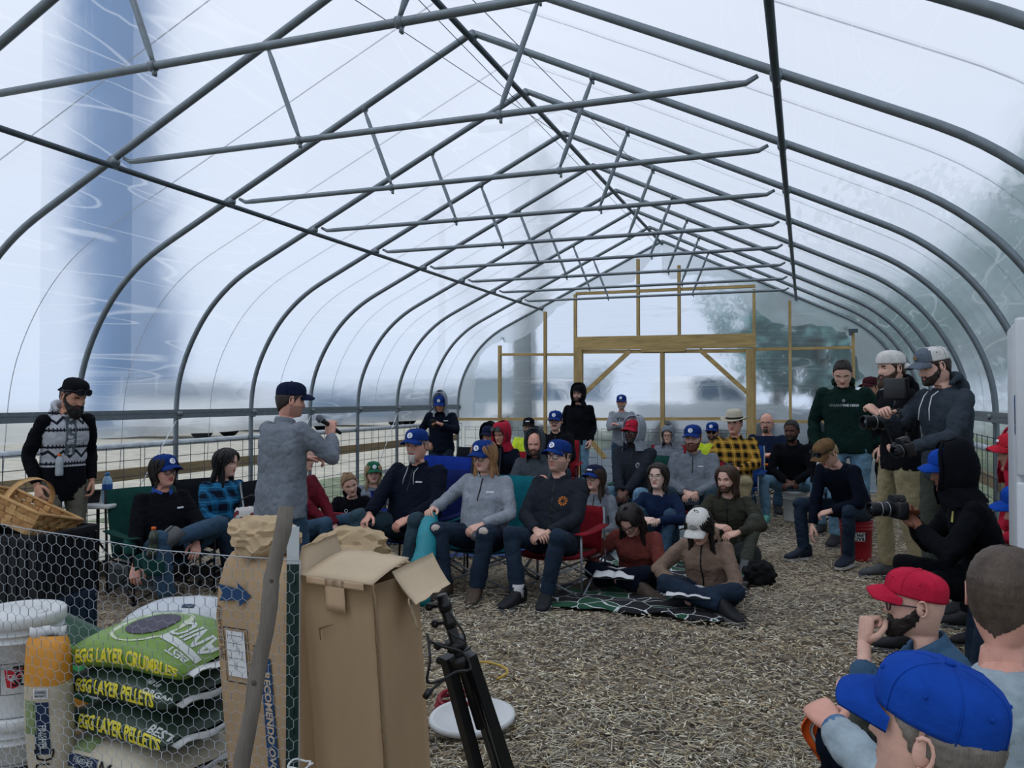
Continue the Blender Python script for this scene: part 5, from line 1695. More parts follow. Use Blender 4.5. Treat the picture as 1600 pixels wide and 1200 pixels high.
def straw_hat(t, MH):
    g = G(); pr = [(.165, .030), (.160, .034), (.13, .030), (.108, .034), (.102, .040), (.100, .10), (.090, .135), (.06, .150), (.01, .146)]
    rings = []
    for (r, z) in pr:
        rings.append([Vector((r * .92 * math.cos(a), r * 1.06 * math.sin(a), z + (.03 * abs(math.cos(a)) ** 3 if r > .12 else 0))) for a in [2 * PI * k / 32 for k in range(32)]])
    inner = [Vector((.160 * .92 * math.cos(a), .160 * 1.06 * math.sin(a), .027 + .03 * abs(math.cos(a)) ** 3)) for a in [2 * PI * k / 32 for k in range(32)]]
    inner2 = [Vector((.098 * .92 * math.cos(a), .098 * 1.06 * math.sin(a), .030)) for a in [2 * PI * k / 32 for k in range(32)]]
    g.grid([inner2, inner] + rings, wrap=True)
    M = MH @ Matrix.Translation((0, 0, .015)) @ Matrix.Rotation(math.radians(-4), 4, 'X')
    h = obj('straw_hat', g.xf(M), m_straw, t)
    g = G(); g.grid([[Vector((.1035 * .92 * math.cos(a), .1035 * 1.06 * math.sin(a), z)) for a in [2 * PI * k / 32 for k in range(32)]] for z in (.043, .066)], wrap=True)
    obj('hat_band', g.xf(M), mat('hat_band_dark', C('#2e2a26'), .8, .1), h)
P['straw'] = person('man with white straw hat and yellow-black plaid jacket, holding a black mug', 1148, 9.7, 10, 'sit', top=643, s=1.05, ha=22, hp=2, tone='pink', hair='#3a2c22', build=.10, belly=.03, arms={1: ((.07, .28, .16), (.9, -.3, -.35)), -1: ((-.07, .28, .16), (-.9, -.3, -.35))}, top_mat=YELPL, leg_mat=KHAKI, shoe_mat=SH_BRN, hat=straw_hat, collar='shirt', det=1)
P['baldnavy'] = person('bald man with glasses and dark goatee in navy shirt, hands folded on his belly', 1198, 11.0, 4, 'sit', top=646, s=1.05, ha=10, hp=2, tone='pink', hair='#2a211c', build=.16, belly=.07, arms='belly', top_mat=cloth('#101d33'), leg_mat=JEAN, shoe_mat=SH_BLK, hairstyle=None, beard=('goatee', '#2a211c', dict(length=.01)), glass=(FR_BLK, LENS, dict(th=.0018)), det=.9)
P['bucketman'] = person('dark-skinned man in black jacket sitting on a white bucket with hands clasped', 1241, 9.9, 8, 'bench', top=656, s=1.03, ha=18, hp=6, tone='dark', hair='#0e0b0a', build=.05, arms='laplow', legs={1: ((.26, .44, None), (.4, .6, 1)), -1: ((-.26, .44, None), (-.4, .6, 1))}, top_mat=BLACK, leg_mat=JEANL, shoe_mat=SH_TEAL, sole_mat=SOLE_W, beard=('full', '#0e0b0a', dict(th=.005)), collar='quarter', det=.9, hair_kw=dict(th=.007))
P['olive'] = person('long-haired man in dark olive jacket sitting on the ground with hands clasped over his knees', 1143, 7.5, 14, 'kneesup', top=726, s=1.0, ha=26, hp=4, tone='fair', hair='#3d2b20', arms={1: ((.02, .44, .26), (.8, -.1, -.3)), -1: ((-.16, .46, .22), (-.8, -.1, -.3))}, legs={1: ((.20, .42, None), (.4, .3, 1)), -1: ((-.24, .52, None), (-.4, .3, 1))}, top_mat=OLJ, leg_mat=OLIVE, shoe_mat=SH_GREY, hairstyle='long', hair_kw=dict(L=.24, n=40), beard=('full', '#3d2b20', dict(th=.006)), collar='shirt', det=1.1)
P['tanh'] = person('woman in tan hoodie and white cap writing, cross-legged on the dark printed blanket', 1108, 5.95, 18, 'ground', top=791, s=.97, torso_s=.86, ha=20, hp=34, tone='fair', hair='#1b1413', fem=True, build=.05, arms={1: ((.17, .32, .13), (.9, -.3, -.3), dict(curl=.9)), -1: ((-.06, .34, .07), (-.9, -.3, -.3))}, legs={1: ((-.22, .40, .10), (1, .25, .3), (-1, .5, -.1)), -1: ((.10, .30, .08), (-1, .25, .3), (1, .4, -.1))}, top_mat=TAN, leg_mat=JEAND, shoe_mat=SH_BLK, cap=(WHITECAP, WHITECAP, 'mountain'), hairstyle='long', hair_kw=dict(L=.30, n=44, fwd=.25), collar='hood', hood='down', lean=14, det=1.3)
P['rust'] = person('woman with long dark hair in rust shirt bending over a notebook on the dark blanket', 1000, 6.5, 16, 'ground', top=787, s=.99, torso_s=.86, ha=22, hp=42, tone='fair', hair='#17100f', fem=True, build=.05, arms={1: ((.20, .36, .12), (.9, -.3, -.3), dict(curl=.9)), -1: ((-.02, .40, .12), (-.9, -.3, -.3))}, legs={1: ((-.14, .44, .09), (1, .25, .3), (-1, .3, -.1)), -1: ((.26, .38, .09), (-1, .25, .3), (1, .3, -.1))}, top_mat=RUST, leg_mat=NAVY, shoe_mat=SH_BRN, glass=(FR_BLK, LENS, {}), hairstyle='long', hair_kw=dict(L=.36, n=56, th=.02, fwd=.35), collar='shirt', lean=16, det=1.3)
# ---------------- right side
P['herd'] = person('standing man in dark green lettered hoodie looking down, light jeans', 1325, 8.2, 4, 'stand', top=565, s=1.06, ha=2, hp=30, tone='fair', hair='#17120f', build=.12, belly=.02, arms={1: ((.27, .06, -.06), (.6, -.8, 0)), -1: ((-.28, .04, -.04), (-.6, -.8, 0))}, top_mat=GREENH, leg_mat=JEANL, shoe_mat=SH_BLK, hood='down', collar='hood', closed=True, det=1.2, side_lean=4, hair_kw=dict(th=.006))
P['brownc'] = person('blond young man with brown cap leaning forward on a red bucket, navy jacket', 1334, 7.55, 34, 'bench', top=686, s=1.0, ha=44, hp=36, tone='fair', hair='#96805a', arms={1: ((.14, .46, -.22), (.8, -.2, -.3), dict(dir=(0, .2, -1), curl=.4)), -1: ((-.05, .42, .02), (-.8, -.2, -.3))}, legs={1: ((.26, .40, None), (.5, .6, 1)), -1: ((-.16, .34, None), (-.3, .6, 1))}, top_mat=NAVY, leg_mat=JEAND, shoe_mat=mat('shoe_navy', C('#141e30'), .7, .2), sole_mat=SOLE_W, cap=(cloth('#6a5238'), None, None), lean=28, lean2=40, hair_kw=dict(th=.016), det=1.1)
P['whitecap'] = person('bearded man with white cap worn backwards filming, black jacket and tan trousers', 1408, 6.6, 62, 'stand', top=548, s=1.05, ha=58, hp=2, tone='fair', hair='#3a281c', build=.08, arms={1: ((.10, .17, .24), (.7, -.7, -.6), dict(curl=.8)), -1: ((-.02, .19, .32), (-.7, -.5, -.6), dict(curl=.8))}, legs={1: ((.18, .02, None), (.2, 1, 0)), -1: ((-.16, -.06, None), (-.2, 1, 0))}, top_mat=BLACK, leg_mat=KHAKI, shoe_mat=SH_GREY, cap=(WHITECAP, WHITECAP, None), capkw=dict(back=True, tilt=2, rimz=.036, high=.104), beard=('full', '#3a281c', dict(th=.022, length=.045)), collar='hood', hood='down', det=1.2)
P['trucker'] = person('man with grey and white trucker cap filming in charcoal hoodie with white drawstrings', 1482, 5.75, 48, 'stand', top=541, s=1.02, ha=62, hp=16, tone='fair', hair='#2a1e17', build=.04, arms={1: ((.12, .38, .33), (.7, -.3, -.8), dict(curl=.8)), -1: ((-.10, .38, .12), (-.8, -.5, -.4), dict(curl=.6, up=(0, -.3, -1)))}, top_mat=cloth('#343c45'), leg_mat=OLIVE, shoe_mat=SH_BLK, cap=(cloth('#5a6470'), None, 'leather', WHITECAP), hood='down', collar='hood', beard=('full', '#2e2119', dict(th=.010)), det=1.3, closed=False)
P['hoodcam'] = person('crouching man in black hood over a blue cap, holding a camera', 1552, 4.5, 74, 'bench', top=699, s=1.0, ha=80, hp=9, tone='brown', hair='#14100e', arms={1: ((.03, .42, .36), (.6, -.5, -.7), dict(curl=.75)), -1: ((-.07, .40, .32), (-.7, -.4, -.6), dict(curl=.8, up=(0, -.3, -1)))}, top_mat=BLACK, leg_mat=BLACK, shoe_mat=SH_BLK, hood='up', cap=(ROYALB, ROYALB, None), collar='hood', lean=16, det=1.3, closed=True)
P['redhoodr'] = person('person with red cap and red hood beside the white cabinet', 1640, 5.0, 70, 'bench', top=675, s=1.0, ha=74, hp=2, tone='tan', hair='#0f0d0d', arms='lap', top_mat=REDCAP, leg_mat=BLACK, shoe_mat=SH_BLK, hood='up', cap=(cloth('#b02434'), None, 'strip'), collar='hood', hair_kw=dict(th=.008), det=1.2, lean=14)
P['bluebrim'] = person('person with blue cap half hidden behind the white cabinet', 1672, 4.0, 80, 'bench', top=756, s=1.0, ha=84, hp=10, tone='pink', hair='#3a2c22', arms='lap', top_mat=NAVY, leg_mat=JEAND, shoe_mat=SH_BLK, cap=(ROYALB, ROYALB, None), det=1)
P['chin'] = person('bearded man with red cap and glasses resting his chin on his fist, denim shirt', 1528, 2.95, 78, 'ground', top=889, s=1.0, ha=82, hp=2, tone='fair', hair='#1d1512', build=.02, arms={1: ((.00, .42, .30), (.8, -.3, -.6)), -1: ((-.03, .392, .475), (-.6, .6, -.7), dict(dir=(.25, -.15, 1), up=(-.45, .9, .1), curls=(1.35, 1.45, 1.5, 1.55), thumb=.9, short=.30))}, top_mat=mat('denim_shirt', C('#35546f'), .9, .2, 6, .4, 90), leg_mat=OLIVE, shoe_mat=SH_BRN, cap=(cloth('#b3203c'), None, None), capkw=dict(tilt=12, rimz=.029), glass=(FR_BLK, LENS, {}), beard=('full', '#201713', dict(th=.022, length=.02)), collar='shirt', lean=18, lean2=22, det=1.8, hairstyle=None)
P['buzz'] = person('man with short buzzed hair seen from behind in light grey hoodie, at the right edge', 1588, 2.1, 112, 'bench', top=862, s=1.05, ha=198, hp=2, tone='pink', hair='#4a3d33', build=.1, arms={1: ((.30, .30, -.02), (.8, -.4, 0)), -1: ((-.26, .34, .31), (-.8, -.3, -.6), dict(curl=.9))}, legs={1: ((.14, .38, None), (.2, .3, 1)), -1: ((-.14, .36, None), (-.2, .3, 1))}, top_mat=cloth('#94a3ab'), leg_mat=NAVY, shoe_mat=SH_BLK, hood=None, collar='crew', det=1.8, lean=2, lean2=6, hair_kw=dict(th=.008, jit=.0006))
P['bluecap'] = person('grey-haired man in bright blue cap in the bottom right foreground', 1592, 1.34, 90, 'bench', top=1044, s=1.0, ha=106, hp=-7, tone='fair', hair='#6e675f', build=.04, arms='thighs', top_mat=DGREY, leg_mat=KHAKI, shoe_mat=SH_BRN, cap=(ROYALB, ROYALB, None), det=2.2, hair_kw=dict(th=.010), capkw=dict(tilt=7, brim=.074, rimz=.034), lean=10)
P['hoodfar'] = person('person in dark grey hood behind the standing man in green hoodie', 1276, 10.9, 10, 'sit', top=664, s=.97, ha=25, hp=4, tone='tan', hair='#1c1412', arms='lap', top_mat=DGREY, leg_mat=JEAND, hood='up', collar='hood', det=.8)
P['whitew'] = person('woman in white jacket behind the standing man in green hoodie', 1313, 9.3, 8, 'sit', top=652, s=.96, ha=18, hp=4, tone='pale', hair='#8f6f50', fem=True, arms='lap', top_mat=cloth('#b9b9bb'), leg_mat=JEANL, shoe_mat=SH_BLK, hairstyle='long', collar='shirt', det=.8)
P['capfar'] = person('person in dark red cap behind the man with the white backward cap', 1367, 10.2, 30, 'stand', top=588, s=1.03, ha=40, hp=4, tone='tan', hair='#1c1412', arms='side', top_mat=BLACK, leg_mat=BLACK, shoe_mat=SH_BLK, cap=(cloth('#3a1820'), None, None), det=.8)

# ---------------- small marks and fastenings on the clothes
m_zip = mat('zip_dark', C('#07090c'), .5, .05); m_zipg = mat('zip_grey', C('#9aa1a8'), .5, .05); m_print = mat('print_white', C('#c9cdd1'), .8, .05); m_printd = mat('print_dark', C('#2b3036'), .8, .05); m_orange = mat('print_orange', C('#c9772c'), .7, .05)
for k in ('speak', 'goat', 'fleecew', 'redbeard', 'mous'):
    chest_decal(P[k], '', 0, .33, m_zip, shape=strip(.010, -.02, .15), name='zip')
chest_decal(P['patt'], '', 0, .2, mat('tee_grey', C('#4d565c'), .9, .1), shape=strip(.075, -.02, .27, 26), name='tee_shirt')
for k in ('charcoal', 'redcap', 'tanh', 'olive', 'tumbler'):
    chest_decal(P[k], '', 0, .2, m_zip if k != 'patt' else m_printd, shape=strip(.011 if k != 'patt' else .03, -.2, .27, 26), name='zip')
def disc(r, n=16):
    return [(0, 0, 0)] + [(r * math.cos(2 * PI * k / n), r * math.sin(2 * PI * k / n), 0) for k in range(n)], [(0, k + 1, (k + 1) % n + 1) for k in range(n)]
def flower(r):
    vs = []; fs = []
    for k in range(10):
        a = 2 * PI * k / 10; o = len(vs)
        vs += [(r * .3 * math.cos(a), r * .3 * math.sin(a), 0), (r * math.cos(a - .2), r * math.sin(a - .2), 0), (r * 1.05 * math.cos(a), r * 1.05 * math.sin(a), 0), (r * math.cos(a + .2), r * math.sin(a + .2), 0)]
        fs.append((o, o + 1, o + 2, o + 3))
    return vs, fs
chest_decal(P['charcoal'], '', 0, .34, m_orange, dx=.085, shape=flower(.034), name='emblem')
chest_decal(P['redcap'], '', 0, .33, m_zipg, dx=.08, shape=flower(.026), name='emblem')
for k in ('blackw', 'goat', 'fleecew', 'redbeard', 'phone'):
    chest_decal(P[k], '', 0, .38, m_print, dx=.085, shape=([(-.028, -.006, 0), (0, -.006, 0), (.028, -.006, 0), (.028, .006, 0), (0, .006, 0), (-.028, .006, 0)], [(0, 1, 4, 5), (1, 2, 3, 4)]), name='name_patch')
chest_decal(P['herd'], 'THE HERD', .032, .34, m_print, dx=.062, bold=.0012)
chest_decal(P['herd'], 'UNLEASH', .032, .34, mat('print_grey', C('#6d7478'), .8, .05), dx=-.072, bold=.0012)
chest_decal(P['herd'], '', 0, .385, mat('print_grey', C('#6d7478'), .8, .05), shape=disc(.016), name='emblem')
chest_decal(P['arms'], 'ETH', .075, .36, m_printd, bold=.001)
chest_decal(P['boy'], 'FAX', .085, .30, m_printd, bold=.001)
chest_decal(P['bun'], 'Q', .05, .33, m_print, dx=-.05)
# white drawstrings
def strings(k, mt, L=.17):
    p = P[k]; g = G(); c = p['spine'](.455)
    for sd in (-1, 1):
        a = c + Vector((sd * .035, .125, .0)) * p['K']
        g.tube([a + Vector((sd * .012, -.045, .035)), a, a + Vector((sd * .008, .03, -L * .5)), a + Vector((sd * .016, .035, -L))], .0042, 6)
    obj('drawstring', g, mt, p['obj'], one=True)
strings('trucker', m_print); strings('goat', m_zipg, .10)
# goggles pushed up on the cap, pencil behind the ear
gg, ll = glasses_geo(r=.026, th=.003)
Mg = P['patt']['MH'] @ Matrix.Translation((0, .012, .052)) @ Matrix.Rotation(math.radians(14), 4, 'X') @ Matrix.Scale(1.04, 4)
go = obj('goggles', gg.xf(Mg), FR_BLK, P['patt']['obj'], one=True); obj('lens', ll.xf(Mg), LENSD, go, one=True, smooth=False)
g = G(); g.tube([(-.094, -.01, .045), (-.088, .035, -.055)], .0042, 6); tag(obj('pencil', g.xf(P['patt']['world'] @ P['patt']['MH']), mat('pencil_yellow', C('#d9a35c'), .6, .1)), 'yellow pencil tucked behind the ear of the bearded standing man', 'pencil')
# sunglasses on the brown cap
gg, ll = glasses_geo(r=.024, th=.003)
Mg = P['brownc']['MH'] @ Matrix.Translation((0, .012, .062)) @ Matrix.Rotation(math.radians(10), 4, 'X') @ Matrix.Scale(1.12, 4)
go = obj('sunglasses', gg.xf(Mg), FR_BLK, P['brownc']['obj'], one=True); obj('lens', ll.xf(Mg), LENSD, go, one=True, smooth=False)
gg, ll = glasses_geo(r=.026, th=.003)
Mg = P['redhood']['MH'] @ Matrix.Translation((0, .03, .07)) @ Matrix.Rotation(math.radians(14), 4, 'X') @ Matrix.Scale(1.12, 4)
go = obj('sunglasses', gg.xf(Mg), FR_BLK, P['redhood']['obj'], one=True); obj('lens', ll.xf(Mg), LENSD, go, one=True, smooth=False)
# torn knees
for sd in (1, -1):
    p = P['fleecew']; hp_, kn, an = p['leg'][sd]
    g = G(); g.ball(kn + Vector((0, .045, .022)), (.040, .03, .035), 12, 8)
    m_torn = mat('torn_denim', C('#b9aca4'), .9, .25, 60, .5, 120)
    obj('torn_knee', g, m_torn, p['obj'])
# white socks
p = P['charcoal']
for sd in (1, -1):
    hp_, kn, an = p['leg'][sd]; g = G(); g.tube([an - Vector((0, 0, .02)), an + Vector((0, -.0, .075))], [.045, .047], 12)
    obj('sock', g, SOLE_W, p['obj'])
# bandaged wrist and sleeve patch
p = P['buzz']; a_, e_, h_ = p['arm'][-1][:3]
g = G(); g.tube([e_.lerp(h_, .84), e_.lerp(h_, .97)], .041, 14); obj('wristband', g, mat('blue_bandage', C('#4d6f96'), .9, .2), p['obj'])
chest_decal(P['hoodcam'], '', 0, .40, mat('print_yellow', C('#c9c46a'), .8, .05), dx=.05, shape=([(-.012, -.03, 0), (.012, -.03, 0), (.012, .03, 0), (-.012, .03, 0)], [(0, 1, 2, 3)]), name='print')
# ================================================================== chairs and seats
m_tube_blk = mat('chair_tube_black', C('#16191d'), .45, .1, metal=.3); m_tube_gry = mat('chair_tube_grey', C('#7d848a'), .4, .1, metal=.6)
def fabric_slab(g, P_, th=.006):
    """grid of points -> closed sheet with thickness"""
    ni, nj = len(P_), len(P_[0])
    up = []
    for i in range(ni):
        row = []
        for j in range(nj):
            a = P_[min(i + 1, ni - 1)][j] - P_[max(i - 1, 0)][j]; b = P_[i][min(j + 1, nj - 1)] - P_[i][max(j - 1, 0)]
            n = a.cross(b).normalized() * th
            row.append(P_[i][j] + n)
        up.append(row)
    o = len(g.v)
    g.grid(P_); o2 = len(g.v); g.grid(up)
    idx = lambda i, j: i * nj + j
    ed = [(idx(0, j), idx(0, j + 1)) for j in range(nj - 1)] + [(idx(ni - 1, j + 1), idx(ni - 1, j)) for j in range(nj - 1)] + [(idx(i + 1, 0), idx(i, 0)) for i in range(ni - 1)] + [(idx(i, nj - 1), idx(i + 1, nj - 1)) for i in range(ni - 1)]
    for a, b in ed:
        g.f.append((o + a, o + b, o2 + b, o2 + a)); g.m.append(0)
def camp_chair(loc, rz, hs, label, fab, tube=None, arm_fab=None, group=None, back=.50, cup=True, w=.54, rec=.16):
    tube = tube or m_tube_blk; arm_fab = arm_fab or fab
    t = thing('camp_chair', label, 'chair', loc, rz, group)
    hw = w / 2; yf, yb = .24, -.26
    hs = max(.26, hs)
    P_ = [[Vector((-hw + w * j / 8, yb + (yf - yb) * i / 6, hs + .03 - .06 * math.sin(PI * j / 8) * (.5 + .5 * math.sin(PI * i / 6)) + .02 * (i / 6))) for j in range(9)] for i in range(7)]
    g = G(); fabric_slab(g, P_); obj('seat', g, fab, t)
    P_ = [[Vector((-hw + w * j / 8, yb - .02 - rec * (i / 6) - .05 * math.sin(PI * j / 8), hs + .02 + back * i / 6)) for j in range(9)] for i in range(7)]
    g = G(); fabric_slab(g, P_); obj('backrest', g, fab, t)
    for s in (-1, 1):
        x = s * (hw + .03)
        P_ = [[Vector((x + s * (-.04 + .08 * j / 3), yb - .02 + (yf - yb + .06) * i / 5, hs + .23 - .012 * math.sin(PI * i / 5))) for j in range(4)] for i in range(6)]
        g = G(); fabric_slab(g, P_, .008); a_ = obj('armrest', g, arm_fab, t)
        if s > 0 and cup:
            g = G(); g.lathe([(.042, 0), (.045, -.09), (.043, -.10), (.01, -.10)], c=(x + .02, yf - .02, hs + .22), n=14); obj('cup_holder', g, arm_fab, a_)
        g = G(); g.tube([(x, yb - .03, .02), (x, yb - .04, hs + .02), (s * hw, yb - rec - .02, hs + back + .02)], .0095, 8); obj('back_post', g, tube, t)
        g = G(); g.tube([(x, yf, .02), (x, yf + .01, hs + .23)], .0095, 8); obj('leg', g, tube, t)
        g = G(); g.tube([(x, yf, .03), (x, yb, hs - .01)], .008, 8); obj('leg', g, tube, t)
        g = G(); g.tube([(x, yb, .03), (x, yf, hs - .01)], .008, 8); obj('leg', g, tube, t)
    for y in (yf, yb):
        g = G(); g.tube([(-hw - .02, y, .035), (hw + .01, y + .012, hs)], .008, 8); obj('leg', g, tube, t)
        g = G(); g.tube([(hw + .02, y + .014, .035), (-hw - .01, y + .014, hs)], .008, 8); obj('leg', g, tube, t)
    for x in (-hw - .03, hw + .03):
        for y in (yf, yb - .03):
            g = G(); g.ball((x, y, .018), (.02, .02, .018), 8, 6); obj('foot', g, m_tube_blk, t)
    return t
def chair_for(k, label, fab, **kw):
    p = P[k]
    q = p['world'] @ Vector((0, -.03, 0))
    return camp_chair((q.x, q.y, 0), p['rz'], p['pz'] - .115, label, fab, **kw)
F_GREEN = cloth('#173f3a'); F_TEAL = cloth('#0c5c68'); F_RED = cloth('#7c1824'); F_NAVY = cloth('#101e52'); F_BLK = cloth('#10141a'); F_GRY = cloth('#565d64'); F_BLUE = cloth('#1b3f7d')
chair_for('blackw', 'green folding camp chair under the woman in black sweater', F_GREEN)
chair_for('plaidw', 'dark camp chair under the woman in blue plaid shirt', F_BLK, tube=m_tube_gry)
chair_for('burg', 'camp chair with burgundy armrest behind the man with the microphone', F_BLK, tube=m_tube_gry, arm_fab=F_RED)
chair_for('goat', 'navy camp chair with black legs under the man with white goatee', F_NAVY, w=.62, back=.55)
chair_for('fleecew', 'teal camp chair under the woman in grey fleece with torn jeans', F_TEAL, tube=m_tube_gry, w=.6, back=.54)
chair_for('charcoal', 'red camp chair with grey legs under the man in charcoal jacket', F_RED, tube=m_tube_gry, back=.34, rec=.07, w=.52)
chair_for('redhood', 'red camp chair under the woman with red knit hood', F_RED)
chair_for('darkhood', 'black camp chair under the person in black hood and dark cap', F_BLK)
chair_for('baldhood', 'black camp chair with red armrests under the bald bearded man', F_BLK, arm_fab=F_RED)
chair_for('mous', 'red camp chair under the man with moustache', F_RED)
chair_for('hiviz', 'black camp chair under the man in yellow sweatshirt', F_BLK)
chair_for('redcap', 'green camp chair under the man with red cap and pale hood', F_GREEN, tube=m_tube_gry)
chair_for('boy', 'red camp chair under the boy in grey hood', F_RED)
chair_for('redbeard', 'dark red camp chair with crossed legs under the man with red-brown beard', F_RED, w=.6)
chair_for('hivest', 'grey camp chair under the man in yellow safety shirt', F_GRY)
chair_for('straw', 'blue camp chair under the man with straw hat', F_BLUE, tube=m_tube_gry)
chair_for('baldnavy', 'wide black camp chair under the bald man with folded hands', F_BLK, w=.62)
chair_for('hoodfar', 'dark green camp chair under the person in dark grey hood', F_GREEN)
chair_for('whitew', 'black camp chair under the woman in white jacket', F_BLK, w=.42)
q = W(655, 622, 7.95); camp_chair((q.x, q.y, 0), P['goat']['rz'] - .2, .36, 'empty royal blue camp chair behind the man with white goatee', cloth('#0e2a78'), back=.52, w=.66)
q = W(722, 622, 8.9); camp_chair((q.x, q.y, 0), P['goat']['rz'], .36, 'empty black camp chair behind the woman in grey fleece', F_BLK, back=.55)

# ================================================================== buckets
m_buck = mat('bucket_white', C('#c6c9c9'), .45, .06, 5); m_buckr = mat('bucket_red', C('#8d1722'), .45, .08, 5); m_lbl_red = mat('label_red', C('#b01f2e'), .6, .03); m_ink = mat('ink_black', C('#15171a'), .7, .03)
def cyl_wrap(vs, R0, R1, H, ang, z0, off=.0012):
    """flat (x,y) wrapped round a tapered bucket; ang = direction of the label middle"""
    out = []
    for (x, y, z) in vs:
        zz = z0 + y; r = R0 + (R1 - R0) * zz / H + off
        a = ang + x / r
        out.append((r * math.cos(a), r * math.sin(a), zz))
    return out
def bucket(loc, label, m, R0=.130, R1=.145, H=.36, lid=None, ang=None, text=True, flip=False, bail=True, group=None, plain=False):
    t = thing('bucket', label, 'bucket', loc, 0, group)
    g = G()
    pr = [(.02, 0.0), (R0, 0.0), (R0 + .001, .01)]
    for (z, e) in ((H * .78, 0), (H * .785, .007), (H * .80, .007), (H * .805, 0), (H * .86, 0), (H * .865, .008), (H * .885, .008), (H * .89, 0), (H * .95, 0), (H * .955, .006), (H, .006)):
        pr.append((R0 + (R1 - R0) * z / H + e, z))
    pr += [(R1 - .006, H), (R1 - .010, H - .04), (R0 - .01, .02), (.02, .015)]
    g.lathe(pr, n=40); obj('body', g, m, t)
    if lid is not None:
        g = G(); g.lathe([(.01, H + .010), (R1 - .03, H + .010), (R1 - .022, H + .020), (R1 + .008, H + .022), (R1 + .013, H + .014), (R1 + .013, H - .018), (R1 + .009, H - .020), (R1 + .009, H - .005)], n=40)
        g.loft([[Vector(((R1 - .05) * math.cos(a), (R1 - .05) * math.sin(a), H + .0105)) for a in [2 * PI * k / 32 for k in range(32)]], [Vector(((R1 - .055) * math.cos(a), (R1 - .055) * math.sin(a), H + .014)) for a in [2 * PI * k / 32 for k in range(32)]]])
        obj('lid', g, lid, t, one=True)
    ang = math.atan2(-loc[1], -loc[0]) if ang is None else ang
    if bail:
        g = G(); pts = []
        for k in range(17):
            b = PI * k / 16
            pts.append(Vector(((R1 + .012) * math.cos(b) * 1.0, (R1 + .012) * math.sin(b) * .98, H * .80 - .10 * math.sin(b))))
        Rm = Matrix.Rotation(ang - PI / 2, 3, 'Z')
        g.tube([Rm @ p_ for p_ in pts], .0028, 6)
        obj('bail_handle', g, m_tube_gry, t)
    if text:
        def put(vs, fs, mm, nm, zc, off):
            if flip:
                vs = [(-x, -y, z) for x, y, z in vs]
            gg = G(); gg.add(cyl_wrap(vs, R0, R1, H, ang, zc, off), fs); return obj(nm, gg, mm, t, smooth=False, one=True)
        def rect(x0, y0, x1, y1, nx=10):
            vs = []; fs = []
            for i in range(nx + 1):
                x = x0 + (x1 - x0) * i / nx; vs += [(x, y0, 0), (x, y1, 0)]
                if i:
                    fs.append((2 * i - 2, 2 * i, 2 * i + 1, 2 * i - 1))
            return vs, fs
        zc = H * .42
        if plain:
            vs, fs = rect(-.085, -.04, .085, .04); put(vs, fs, m_buck, 'label', H * .62, .0012)
            vs, fs = text_mesh('TRACTOR', .042, cell=.03, bold=.0015); vs = [(x, y + .018, z) for x, y, z in vs]; put(vs, fs, m_ink, 'lettering', H * .62, .0022)
            vs, fs = text_mesh('SUPPLY CO', .042, cell=.03, bold=.0015); vs = [(x, y - .020, z) for x, y, z in vs]; put(vs, fs, m_ink, 'lettering', H * .62, .0022)
        else:
            for (x0, y0, x1, y1) in ((-.10, -.056, .12, -.054), (-.10, .054, .12, .056), (-.10, -.056, -.0985, .056), (.1185, -.056, .12, .056)):
                vs, fs = rect(x0, y0, x1, y1); put(vs, fs, m_ink, 'label_border', zc, .0012)
            vs = [(-.088, .036, 0), (-.060, .036, 0), (-.030, .036, 0), (-.036, .0, 0), (-.040, -.028, 0), (-.060, -.034, 0), (-.078, -.028, 0), (-.083, .0, 0)]
            put(vs, [tuple(range(8))], m_lbl_red, 'logo', zc, .0014)
            vs, fs = text_mesh('TSC', .028, cell=.02, shear=.15); vs = [(x - .059, y + .006, z) for x, y, z in vs]; put(vs, fs, m_buck, 'logo_lettering', zc, .0024)
            for (tx, sz, yy, xx) in (('TRACTOR', .044, .027, .042), ('SUPPLY CO', .044, -.012, .050), ('TractorSupply.com', .019, -.041, .050)):
                vs, fs = text_mesh(tx, sz, cell=.02, bold=.0016 if sz > .03 else 0); vs = [(x + xx, y + .0, z) for x, y, z in vs]; vs = [(x, y + yy, z) for x, y, z in vs]; put(vs, fs, m_ink, 'lettering', zc, .0016)
    return t
def under(k, label, m, **kw):
    p = P[k]; q = p['world'] @ Vector((0, -.02, 0)); H = max(.2, p['pz'] - .10)
    return bucket((q.x, q.y, 0), label, m, H=H, bail=False, **kw)
under('bucketman', 'white bucket turned into a seat under the man in black jacket', m_buck, text=False, lid=m_buck)
under('brownc', 'red bucket with white label under the young man with brown cap', m_buckr, plain=True, flip=True)
under('hoodcam', 'white bucket seat under the crouching man in black hood', m_buck, text=False)
under('redhoodr', 'white bucket seat under the person with red hood', m_buck, text=False)
under('bluebrim', 'white bucket seat under the person half hidden by the cabinet', m_buck, text=False)
under('buzz', 'white bucket seat under the man with buzzed hair', m_buck, text=False)
under('bluecap', 'white bucket seat under the man in bright blue cap', m_buck, text=False)
q = W(1328, 622, 8.6); bucket((q.x - .0, q.y, 0), 'white bucket beside the red bucket, behind the young man with brown cap', m_buck, text=False, bail=False)

# ================================================================== things held or lying about
def frameM(k, v):
    return P[k]['world'] @ Vector(v)
def hand(k, sd, off=(0, 0, 0)):
    HM = P[k]['arm'][sd][3]
    return P[k]['world'] @ HM, P[k]['world'] @ (HM @ Vector(off))
